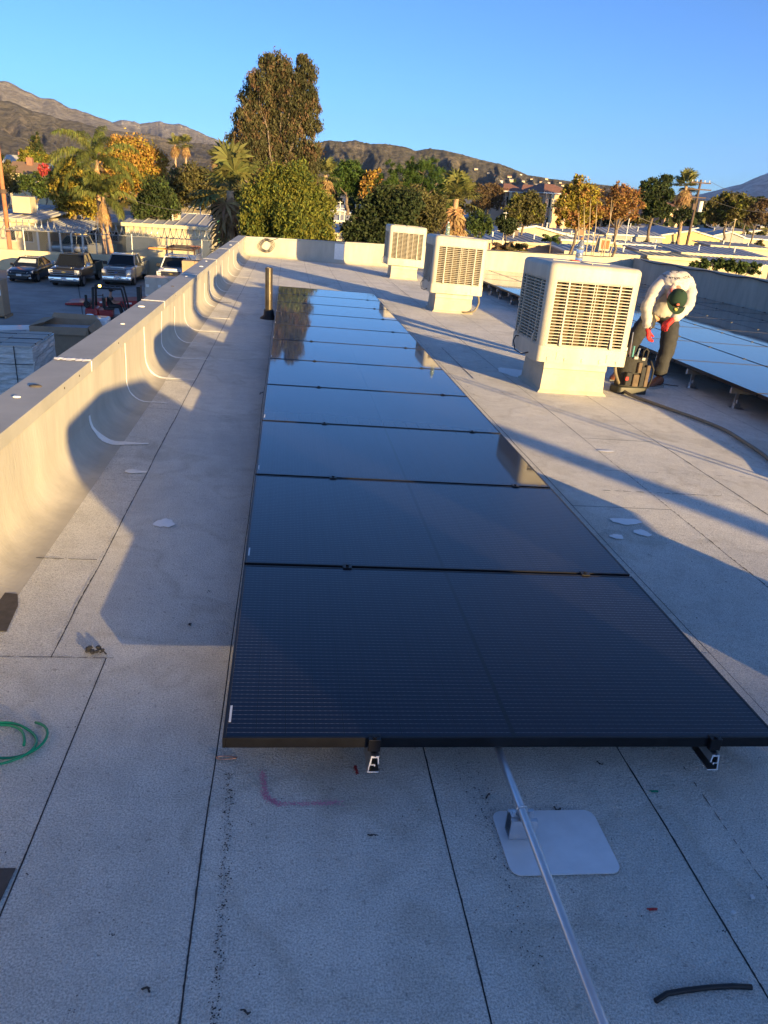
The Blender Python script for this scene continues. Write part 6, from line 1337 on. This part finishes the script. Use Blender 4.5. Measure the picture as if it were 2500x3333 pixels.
def home(label, dxL, dxR, dyE, h, depth, m, roof, rise=0.4, kind="flat", yaw=0.0, awn=None, wins=2, cooler=False, fascia=None, vents=2, name="mobile_home", group="mobile homes beyond the roof"):
    c = GZ((dxL+dxR)/2, dyE, h); Y = c.y; xL, xR = GY(dxL, dyE, Y).x, GY(dxR, dyE, Y).x; W = abs(xR-xL); cx = (xL+xR)/2
    t = thing(name, label, "house", Matrix.Translation((cx, Y, 0)) @ Matrix.Rotation(yaw, 4, 'Z'), group)
    part(t, "wall", MB().bb((-W/2, 0, -0.1), (W/2, depth, h-0.05)), m)
    e = 0.25
    if kind == "flat":
        part(t, "roof", slab(-W/2-e, W/2+e, -e, depth+e, h+0.05, h+0.05+rise, 0.15), roof); part(t, "fascia", MB().bb((-W/2-e-0.02, -e-0.04, h-0.22), (W/2+e+0.02, -e-0.003, h+0.07)), fascia or M_FASC)
    elif kind == "gablefront":
        for s in (-1, 1):
            part(t, "roof", MB().loft([[(s*(W/2+e), -e, h-0.06), (0, -e, h+rise), (0, -e, h+rise+0.12), (s*(W/2+e), -e, h+0.06)], [(s*(W/2+e), depth+e, h-0.06), (0, depth+e, h+rise), (0, depth+e, h+rise+0.12), (s*(W/2+e), depth+e, h+0.06)]]), roof)
            part(t, "barge_board", MB().loft([[(s*(W/2+e), -e-0.05, h-0.16), (0, -e-0.05, h+rise-0.10), (0, -e-0.05, h+rise+0.13), (s*(W/2+e), -e-0.05, h+0.07)], [(s*(W/2+e), -e-0.004, h-0.16), (0, -e-0.004, h+rise-0.10), (0, -e-0.004, h+rise+0.13), (s*(W/2+e), -e-0.004, h+0.07)]]), M_TRIM)
        part(t, "gable", MB().prism([(-W/2, h-0.05), (W/2, h-0.05), (0, h+rise)], lambda q, a: (q[0], a, q[1]), 0.0, depth), m)
    else:  # gable with the ridge parallel to the front
        part(t, "roof", slab(-W/2-e, W/2+e, -e, depth/2, h, h+rise), roof); part(t, "roof", MB().loft([[(-W/2-e, depth/2+0.001, h+rise-0.12), (W/2+e, depth/2+0.001, h+rise-0.12), (W/2+e, depth+e, h-0.12), (-W/2-e, depth+e, h-0.12)], [(-W/2-e, depth/2+0.001, h+rise), (W/2+e, depth/2+0.001, h+rise), (W/2+e, depth+e, h), (-W/2-e, depth+e, h)]]), roof)
        part(t, "fascia", MB().bb((-W/2-e, -e-0.04, h-0.2), (W/2+e, -e-0.003, h+0.03)), fascia or M_TRIM)
        for s in (-1, 1): part(t, "gable", MB().prx([(0, h-0.05), (depth, h-0.05), (depth/2, h+rise-0.1)], s*W/2-0.02*s, s*(W/2-0.1)), m)
    part(t, "roof_seams", rib_roof(MB(), -W/2, W/2, -e+0.01, depth+e-0.01 if kind == 'flat' else depth/2, h+0.05 if kind == 'flat' else h, h+0.05+rise if kind == 'flat' else h+rise, 0.9), roof) if kind != 'gablefront' else None
    for q in range(wins): window(t, -W/2+(q+0.5)*W/wins, -0.002, h*0.58, min(1.3, W/wins*0.6), 0.9)
    for q in range(vents):
        x = -W/2+(q+0.7)*W/(vents+0.4); part(t, "roof_vent", MB().cyl((x, depth*0.35, h), (x, depth*0.35, h+rise+0.35), 0.08, n=8).cyl((x, depth*0.35, h+rise+0.35), (x, depth*0.35, h+rise+0.42), 0.14, n=8), M_TRIM)
    if awn:
        x0, x1, dp, z = awn; part(t, "awning", slab(x0, x1, -dp, -0.3, z-0.25, z, 0.05), roof); rr_ = rib_roof(MB(), x0, x1, -dp, -0.3, z-0.25, z, 0.45); part(t, "awning_ribs", rr_, M_TRIM)
        for x in np.linspace(x0+0.1, x1-0.1, 5): part(t, "awning_post", MB().bb((x-0.05, -dp+0.05, -0.1), (x+0.05, -dp+0.15, z-0.3)), M_TRIM)
    if cooler:
        cq = part(t, "roof_cooler", MB().bb((-0.55, depth*0.4, h+rise*0.5), (0.55, depth*0.4+1.1, h+rise*0.5+1.15)), M_BEI, bevel=0.05); part(cq, "cooler_louvre", MB().bb((-0.42, depth*0.4-0.02, h+rise*0.5+0.2), (0.42, depth*0.4-0.002, h+rise*0.5+0.95)), mat("brown_louvre", (0.22, 0.14, 0.08), 0.8))
    return t, W, Y
# left of the lot
t, W, Y = home("beige house with white roof and columned carport behind the fence", -40, 78, 472, 3.1, 11, M_BEI, M_ROOFW, 0.7, "flat", radians(-6), None, 3, name="house", group="houses beyond the lot")
part(t, "roof_cooler", MB().bb((W/2-2.4, 1.5, 3.5), (W/2-0.9, 2.8, 4.8)), M_BEI, bevel=0.06)
cp = thing("carport", "white carport on slender posts beside the beige house", "carport", Matrix.Translation((GY(118, 500, Y).x-0.2, Y-0.8, 0)) @ Matrix.Rotation(radians(-6), 4, 'Z'))
part(cp, "carport_roof", slab(-2.6, 3.2, -1.2, 6.5, 2.55, 3.0, 0.12), M_ROOFW); part(cp, "carport_ribs", rib_roof(MB(), -2.6, 3.2, -1.2, 6.5, 2.55, 3.0, 0.42), M_ROOFG)
for x in np.linspace(-0.6, 3.0, 5): part(cp, "post", MB().bb((x-0.07, -1.05, -0.1), (x+0.07, -0.91, 2.45)), M_TRIM)
for x in (0.8, 3.0): part(cp, "post", MB().bb((x-0.07, 5.0, -0.1), (x+0.07, 5.14, 2.8)), M_TRIM)
cpp = cp.matrix_world.translation
sv_ = pickup("silver vehicle parked in the shade of the carport", Matrix.Translation((cpp.x+1.5, cpp.y+3.2, 0)) @ Matrix.Rotation(radians(-90), 4, 'Z'), MATS["silver_paint"], M_CHR, True)
sv_["group"] = "vehicles beyond the wall"
sh_, W, Y = home("yellow flat-roofed shed building behind the fence, cooler on its roof", 270, 452, 487, 3.3, 10, M_CRM, M_ROOFW, 0.55, "flat", radians(0), None, 0, True, vents=1, name="shed", group="houses beyond the lot")
for q in range(3): part(sh_, "wall_batten", MB().bb((-W/2+1.8+q*2.1, -0.03, 0), (-W/2+1.84+q*2.1, -0.002, 3.2)), M_CRM)
home("sea green mobile home with beige roof behind the shed", 392, 472, 462, 3.2, 5, M_GREEN, M_BEI, 0.5, "gable", 0, None, 1, vents=0, group="houses beyond the lot")
home("cream low house showing under the palms, behind the wall", 176, 262, 480, 2.8, 6, M_CRM, M_ROOFW, 0.4, "flat", 0, None, 2, vents=0, group="houses beyond the lot")
# far left hillside houses
for k, (dx, dxr, dy, Y_, m_, lab) in enumerate([(22, 92, 372, 125, M_CRM, "white-trimmed house with brown roof at the far left, nearer one"), (10, 70, 352, 165, M_BEI, "low pale house at the far left, above the nearer one")]):
    p0, p1 = GY(dx, dy, Y_), GY(dxr, dy, Y_); h_ = 3.4; Wd = p1.x-p0.x; hz = max(3.0, p0.z)
    t = thing("house", lab, "house", ((p0.x+p1.x)/2, Y_, 0), "houses beyond the lot")
    part(t, "wall", MB().bb((-Wd/2, 0, -0.1), (Wd/2, 6, hz)), m_); part(t, "roof", MB().prx([(-0.5, hz), (6.5, hz), (3, hz+1.5)], -Wd/2-0.4, Wd/2+0.4), [col("brown_shingle", (0.22, 0.14, 0.09)), M_ROOFW][k])
    part(t, "gable_trim", MB().prx([(-0.6, hz-0.15), (-0.6, hz+0.05), (3, hz+1.6), (6.6, hz+0.05), (6.6, hz-0.15), (3, hz+1.35)], Wd/2+0.41, Wd/2+0.5), M_TRIM)
    part(t, "chimney", MB().bb((-Wd*0.1, 2, hz), (-Wd*0.1+0.8, 2.8, hz+2.1)), M_TILE)
    for q in range(2): window(t, -Wd/4+q*Wd/2, -0.002, hz-1.6, 1.3, 1.1)
struct("lawn", MB().add([(-34, 96, 0.01), (-12, 92, 0.01), (-14, 106, 0.01), (-36, 108, 0.01)], [(0, 1, 2, 3)]), mat("lawn_grass", (0.10, 0.13, 0.03), 0.95, var=0.3, vscale=0.6))
fb = thing("back_fence", "grey board fence with a few coloured boards beyond the lawn", "fence", Matrix.Translation((GY(88, 410, 108).x, 108, 0)))
for q in range(26): part(fb, "board", MB().bb((-5+q*0.42, 0, 0), (-4.6+q*0.42, 0.05, 1.9+0.04*(q % 3))), [M_GRY, M_GRY, M_BEI, col("orange_board", (0.45, 0.2, 0.1)), M_GRY, col("blue_board", (0.12, 0.14, 0.3))][q % 6 if q > 12 else 0])
# right side: rows of mobile homes
home("flat peach building with grey roof just beyond the far parapet", 1052, 1212, 524, 3.0, 16, M_PINK2, M_ROOFG, 0.25, "flat", radians(-4), None, 0, vents=3)
home("cream mobile home with ribbed white gable roof behind the peach one", 1075, 1235, 505, 3.1, 10, M_CRM, M_ROOFW, 0.9, "gablefront", radians(-8), None, 1)
home("yellow gabled house, brightest in the middle of the home rows", 1431, 1553, 512, 3.0, 16, M_YEL, M_ROOFG, 1.0, "gablefront", radians(-6), None, 2, vents=1)
home("grey-roofed carport home left of the yellow gabled house", 1312, 1432, 508, 2.9, 12, M_GRY, M_ROOFG, 0.7, "gable", radians(-3), None, 2)
home("grey mobile home with wide window right of the yellow house", 1545, 1606, 511, 3.0, 14, M_GRY, M_ROOFG, 0.8, "gablefront", radians(-8), None, 1)
home("white-roofed low home in front of the yellow house", 1335, 1462, 529, 2.6, 5, M_CRM, M_ROOFW, 0.2, "gable", radians(-5), None, 3)
home("white-roofed home with columned bay above the right parapet", 1385, 1468, 543, 2.8, 5, M_CRM, M_ROOFW, 0.15, "flat", radians(-4), None, 4, vents=1)
home("cream fascia trailer peeking over the right parapet", 1405, 1508, 556, 2.9, 4, M_CRM, M_FASC, 0.1, "flat", radians(-7), None, 0, vents=0)
home("home with long cream fascia at the right", 1540, 1665, 534, 2.9, 6, M_CRM, M_ROOFW, 0.2, "flat", radians(-6), None, 1)
home("home with ribbed metal awning at the right edge", 1480, 1660, 552, 2.9, 9, M_BEI, M_ROOFG, 0.35, "flat", radians(-8), (-4.5, 4.5, 4.0, 2.7), 2)
home("dark flat-roofed home behind the nearest cooler", 1225, 1390, 548, 2.8, 8, M_GRY, M_ROOFG, 0.2, "flat", radians(-5), None, 2, vents=4)
home("white-roofed home below the rust tree", 1215, 1330, 520, 2.8, 9, M_CRM, M_ROOFW, 0.5, "gable", radians(-3), None, 2, True)
home("long beige home behind the bare canes", 1195, 1300, 505, 2.8, 7, M_BEI, M_ROOFW, 0.3, "flat", 0, None, 2)
home("pale home at the right edge behind the cream fascia one", 1590, 1720, 517, 2.9, 10, M_CRM, M_ROOFW, 0.5, "gable", radians(-5), None, 2)
far = [(1340, 1400, 496), (1400, 1450, 494), (1560, 1620, 500), (1610, 1680, 503), (1480, 1530, 499), (1160, 1215, 488), (1185, 1240, 480), (725, 800, 478), (700, 765, 462), (690, 740, 448), (770, 830, 452), (640, 700, 462), (1000, 1060, 472), (1055, 1095, 470), (690, 790, 505), (1640, 1720, 492), (1530, 1590, 492), (400, 480, 450), (340, 400, 440)]
far.sort()
for k, (a, b, y) in enumerate(far):
    home("distant pale home among the trees, %s from the left of the far rows" % (["first", "second", "third", "fourth", "fifth", "sixth", "seventh", "eighth", "ninth", "tenth", "eleventh", "twelfth", "thirteenth", "fourteenth", "fifteenth", "sixteenth", "seventeenth", "eighteenth", "nineteenth"][k]), a, b, y, 2.8, 7, [M_CRM, M_BEI, M_GRY][k % 3], [M_ROOFW, M_ROOFW, M_ROOFG][k % 3], 0.6, ["gable", "flat", "gablefront"][k % 3], radians(-4), None, 1, vents=1)
# wrapped cooler box on the peach roof, orange cooler on the dark roof
p0 = GZ(1108, 508, 3.3); o = thing("wrapped_roof_cooler", "cooler wrapped in brown tarp and tied, on the peach building", "cooler", (p0.x, p0.y+1, 3.2)); part(o, "wrapped_box", MB().bb((-0.75, -0.6, 0), (0.75, 0.6, 1.5)), mat("brown_tarp", (0.10, 0.07, 0.055), 0.6, bump=0.6, bscale=5), bevel=0.08); part(o, "tie_band", MB().bb((-0.77, -0.62, 0.7), (0.77, 0.62, 0.82)), M_WHITE)
p0 = GZ(1309, 540, 3.1); o = thing("rusty_roof_cooler", "beige rooftop cooler with a rusty orange panel behind the nearest cooler", "cooler", (p0.x, p0.y+1, 2.9)); part(o, "cooler_box", MB().bb((-0.55, -0.5, 0.1), (0.55, 0.5, 1.2)), M_BEI, bevel=0.04); part(o, "rusty_panel", MB().bb((-0.35, -0.52, 0.25), (0.45, -0.502, 1.05)), mat("rust", (0.42, 0.12, 0.05), 0.9, var=0.3, vscale=4)); part(o, "stand_leg", MB().bb((-0.5, -0.4, -0.3), (-0.42, -0.3, 0.1)).bb((0.42, -0.4, -0.3), (0.5, -0.3, 0.1)), M_GRY)
# tile-roofed apartments
def apartment(label, dx0, dx1, dyE, Y_, rise, m=M_PINK2):
    a, b = GY(dx0, dyE, Y_), GY(dx1, dyE, Y_); W = b.x-a.x; h = a.z*0.5+b.z*0.5
    t = thing("apartment_building", label, "building", ((a.x+b.x)/2, Y_, 0), "tile-roofed apartments"); part(t, "wall", MB().bb((-W/2, 0, -0.1), (W/2, 14, h)), m)
    e = 0.7; P0 = [(-W/2-e, -e, h), (W/2+e, -e, h), (W/2+e, 14+e, h), (-W/2-e, 14+e, h)]; P1 = [(-W/2+W*0.3, 5.5, h+rise), (W/2-W*0.3, 5.5, h+rise), (W/2-W*0.3, 8.5, h+rise), (-W/2+W*0.3, 8.5, h+rise)]
    part(t, "roof", MB().loft([P0, P1]), M_TILE); part(t, "eave", MB().bb((-W/2-e+0.05, -e+0.05, h-0.2), (W/2+e-0.05, 14+e-0.05, h-0.003)), M_TRIM)
    n = max(2, int(W/3.2))
    for q in range(n):
        x = -W/2+(q+0.5)*W/n
        for z in (h-1.7, h-4.6):
            if z > 1: window(t, x, -0.002, z, 1.2, 1.5)
    for q in range(2): part(t, "column", MB().cyl((-W/4+q*W/2, -0.5, 0), (-W/4+q*W/2, -0.5, h-0.2), 0.3, n=10), M_CRM)
apartment("tile-roofed apartment block, leftmost of the red roofs", 1092, 1130, 413, 150, 1.3); apartment("tile-roofed apartment block in the middle of the red roofs", 1130, 1180, 414, 165, 1.3); apartment("tile-roofed apartment block with columns, right of the red roofs", 1180, 1232, 417, 138, 1.4); apartment("tile-roofed apartment block far left of the red roofs", 1060, 1100, 413, 190, 1.2); apartment("tile-roofed block behind the dark green tree", 1440, 1470, 450, 170, 1.2)
# houses scattered over the hillside
bm = bmesh.new(); bm.from_mesh(rid.data); BV = BVHTree.FromBMesh(bm); bm.free()
for k, (dx, dy, s) in enumerate(sorted([(801, 437, 1), (1028, 367, 1.3), (1055, 376, 1), (1070, 382, 1), (1100, 384, 1.6), (1082, 393, 1.2), (1105, 393, 2), (1130, 393, 1), (1148, 388, 1), (1180, 388, 1.2), (1185, 396, 1), (1210, 396, 1), (1215, 402, 1.2), (1160, 402, 1.3), (1010, 395, 1), (1040, 402, 1), (1125, 378, 0.9), (1168, 394, 1)])):
    d = wray(dx, dy); hit = BV.ray_cast(CW, d.normalized())
    if hit[0] is None: continue
    p0 = hit[0]; s = s*0.55; mb = MB().bb((-8*s, -5*s, -6), (8*s, 5*s, 5*s))
    t = thing("hillside_house", "tiny pale house on the far hillside, %s from the left" % (["first", "second", "third", "fourth", "fifth", "sixth", "seventh", "eighth", "ninth", "tenth", "eleventh", "twelfth", "thirteenth", "fourteenth", "fifteenth", "sixteenth", "seventeenth", "eighteenth"][k]), "house", p0, "houses on the far hillside")
    part(t, "wall", mb, M_CRM if k % 3 else M_TRIM); part(t, "roof", MB().prx([(-6*s, 5*s), (6*s, 5*s), (0, 8*s)], -9*s, 9*s), M_TILE if k % 2 else M_ROOFW)
# small bushes in the gaps between the homes
bush0 = None
NTH = ["first", "second", "third", "fourth", "fifth", "sixth", "seventh", "eighth", "ninth", "tenth", "eleventh", "twelfth", "thirteenth", "fourteenth", "fifteenth", "sixteenth", "seventeenth", "eighteenth", "nineteenth", "twentieth"]
for k, (dx, dy, sc_) in enumerate(sorted([(1215, 548, 1.0), (1330, 500, 1.1), (1400, 522, 0.9), (1470, 520, 0.8), (1520, 545, 0.9), (1560, 520, 1.0), (1600, 548, 0.8), (1640, 525, 1.0), (1250, 500, 1.2), (1300, 530, 0.8), (1375, 540, 0.7), (1430, 535, 0.7), (1150, 505, 0.9), (1500, 508, 1.1), (1610, 508, 1.2), (1020, 505, 1.0), (745, 500, 1.1), (720, 480, 1.2), (775, 478, 1.2), (460, 480, 1.0)])):
    p0 = GZ(dx, dy, 2.2); M_ = Matrix.Translation((p0.x, p0.y, 0)) @ Matrix.Rotation(k*1.3, 4, 'Z') @ Matrix.Scale(sc_, 4)
    if bush0 is None:
        bush0 = thing("garden_bush", "small dark bush among the mobile homes, first from the left", "bush", M_, "bushes between the mobile homes")
        me, _ = leaves_mesh("foliage", [(0, 0, 1.4), (0.9, 0.2, 1.0), (-0.8, -0.2, 1.1), (0.2, 0.5, 2.1)], [1.1, 0.8, 0.9, 0.8], 1800, 0.3, 0.18, 5); me.materials.append(G_OL); part(bush0, "foliage", me, None)
        part(bush0, "stem", MB().tube([(0, 0, 0), (0.05, 0, 1.2)], 0.08, 6), M_BARK)
    else: copy_tree(bush0, M_, "small dark bush among the mobile homes, %s from the left" % NTH[k])
# ---- poles and wires
M_POLE = mat("weathered_pole", (0.09, 0.06, 0.045), 0.9, var=0.2, vscale=3); M_REDP2 = mat("reddish_pole", (0.36, 0.15, 0.07), 0.85, var=0.2, vscale=3); M_WIRE = mat("utility_wire", (0.05, 0.05, 0.05), 0.6)
Yp = 96; tp, bp_ = GY(1512, 388, Yp), GY(1490, 492, Yp)
up = thing("utility_pole", "dark wooden power pole with crossarms and transformer at the right", "pole", (tp.x-0.1, Yp, 0))
part(up, "pole_shaft", MB().cyl((0, 0, -0.2), (0.25, 0, tp.z), 0.19, 0.13, 10), M_POLE)
for z, w_ in ((tp.z-0.35, 1.3), (tp.z-1.1, 1.5), (tp.z-2.0, 1.0)): part(up, "crossarm", MB().bb((0.22-w_, -0.22, z-0.07), (0.22+w_, -0.08, z+0.07)), M_POLE)
part(up, "transformer", MB().cyl((0.75, -0.1, tp.z-3.6), (0.75, -0.1, tp.z-2.4), 0.32, n=12), M_TRIM); part(up, "equipment_box", MB().bb((0.0-0.35, -0.45, tp.z-3.4), (0.3-0.35, -0.2, tp.z-2.7)), M_POLE)
for x in (-0.9, -0.3, 0.7, 1.3): part(up, "insulator", MB().cyl((x, -0.15, tp.z-0.28), (x, -0.15, tp.z-0.05), 0.06, n=8), M_TRIM)
lp = GY(-14, 310, 64); q = thing("utility_pole", "reddish wooden pole at the extreme left edge", "pole", (lp.x+0.1, 64.5, 0)); part(q, "pole_shaft", MB().cyl((0, 0, -0.2), (0.0, 0, lp.z), 0.17, 0.15, 12), M_REDP2); part(q, "pole_strap", MB().cyl((0, 0, 5.2), (0, 0, 5.5), 0.25, n=12), M_POLE)
def wire(label, a, b, sag, r=0.02, group="overhead wires"):
    P = [Vector(a).lerp(Vector(b), t_/14)-Vector((0, 0, sag*4*(t_/14)*(1-t_/14))) for t_ in range(15)]
    solo("overhead_wire", MB().tube(P, r, 4), M_WIRE, label, "wire", None, group)
T_ = Vector((tp.x, Yp-0.15, tp.z-0.1))
wire("overhead wire running right from the power pole, upper one", T_+Vector((1.2, 0, 0)), GY(1720, 425, 110), 1.0); wire("overhead wire running right from the power pole, lower one", T_+Vector((1.2, 0, -1.8)), GY(1720, 450, 110), 1.0)
wire("guy wire slanting down left from the power pole", T_+Vector((0, 0, -2)), GY(1440, 505, 100), 0.1)
wire("overhead wire crossing below the eucalyptus toward the round tree", GY(480, 395, 90), GY(300, 376, 110), 0.5); wire("overhead wire from the left shed to the fan palm", GY(270, 425, 62), GY(470, 455, 62), 0.4)
ax = [(700, 440, 90), (745, 438, 90), (815, 455, 95)]
for k, (a, b) in enumerate(((ax[0], ax[1]), (ax[1], ax[2]))): wire("sagging service wire above the far homes, %s span" % ("left", "right")[k], GY(*a), GY(*b), 0.4)
for k, (dx, dy, Y_, lab) in enumerate([(745, 428, 92, "white service mast above the homes right of the yellow-green tree"), (735, 435, 88, "shorter service mast beside it, slightly left"), (1362, 457, 92, "service post with a wire left of the yellow gabled house"), (1589, 472, 95, "wooden service post right of the power pole"), (1093, 458, 80, "slim white mast above the white roofs, right of the fan palm"), (432, 430, 90, "thin antenna mast near the green home")]):
    p0 = GY(dx, dy, Y_); solo("service_mast", MB().cyl((0, 0, 0), (0, 0, p0.z), 0.06, n=8).cyl((-0.25, 0, p0.z-0.1), (0.25, 0, p0.z-0.1), 0.03, n=6), M_TRIM if k != 3 else M_CANE, lab, "mast", (p0.x, Y_, 0), "service masts among the homes")
p0, p1, p2 = GY(1362, 460, 92), GY(1480, 500, 90), GY(1589, 476, 95)
wire("pale sagging wire left of the power pole", p0, GY(1480, 498, 92), 0.3, 0.035); wire("pale sagging wire between power pole and wooden post", GY(1490, 500, 94), p2, 0.6, 0.035); wire("pale sagging wire right of the wooden post", p2, GY(1700, 500, 92), 0.4, 0.035)
# off-frame pole whose soft shadow crosses the roof
pp = MR @ Vector((2.4+16*0.5, 5.0-16*0.866, 0)); q = thing("utility_pole", "wooden pole out of view that throws a soft shadow band", "pole", (pp.x, pp.y, 0)); part(q, "pole_shaft", MB().cyl((0, 0, 0), (0, 0, 12.5), 0.16, 0.13, 10), M_POLE)
# ================================================================== haze
hz = MB().bb((-14000, -300, -3), (14000, 19000, 1350)); ho = part(None, "haze", hz, None); ho["kind"] = "stuff"; ho["label"] = "thin blue evening haze filling the valley air"; ho["category"] = "haze"
hm = bpy.data.materials.new("haze_air"); hm.use_nodes = True; hn = hm.node_tree; hn.nodes.remove(hn.nodes["Principled BSDF"]); pv = hn.nodes.new("ShaderNodeVolumePrincipled")
pv.inputs["Color"].default_value = (0.90, 0.96, 1.0, 1); pv.inputs["Density"].default_value = 2.4e-5; pv.inputs["Anisotropy"].default_value = 0.6
hn.links.new(pv.outputs[0], hn.nodes["Material Output"].inputs["Volume"]); ho.data.materials.append(hm)
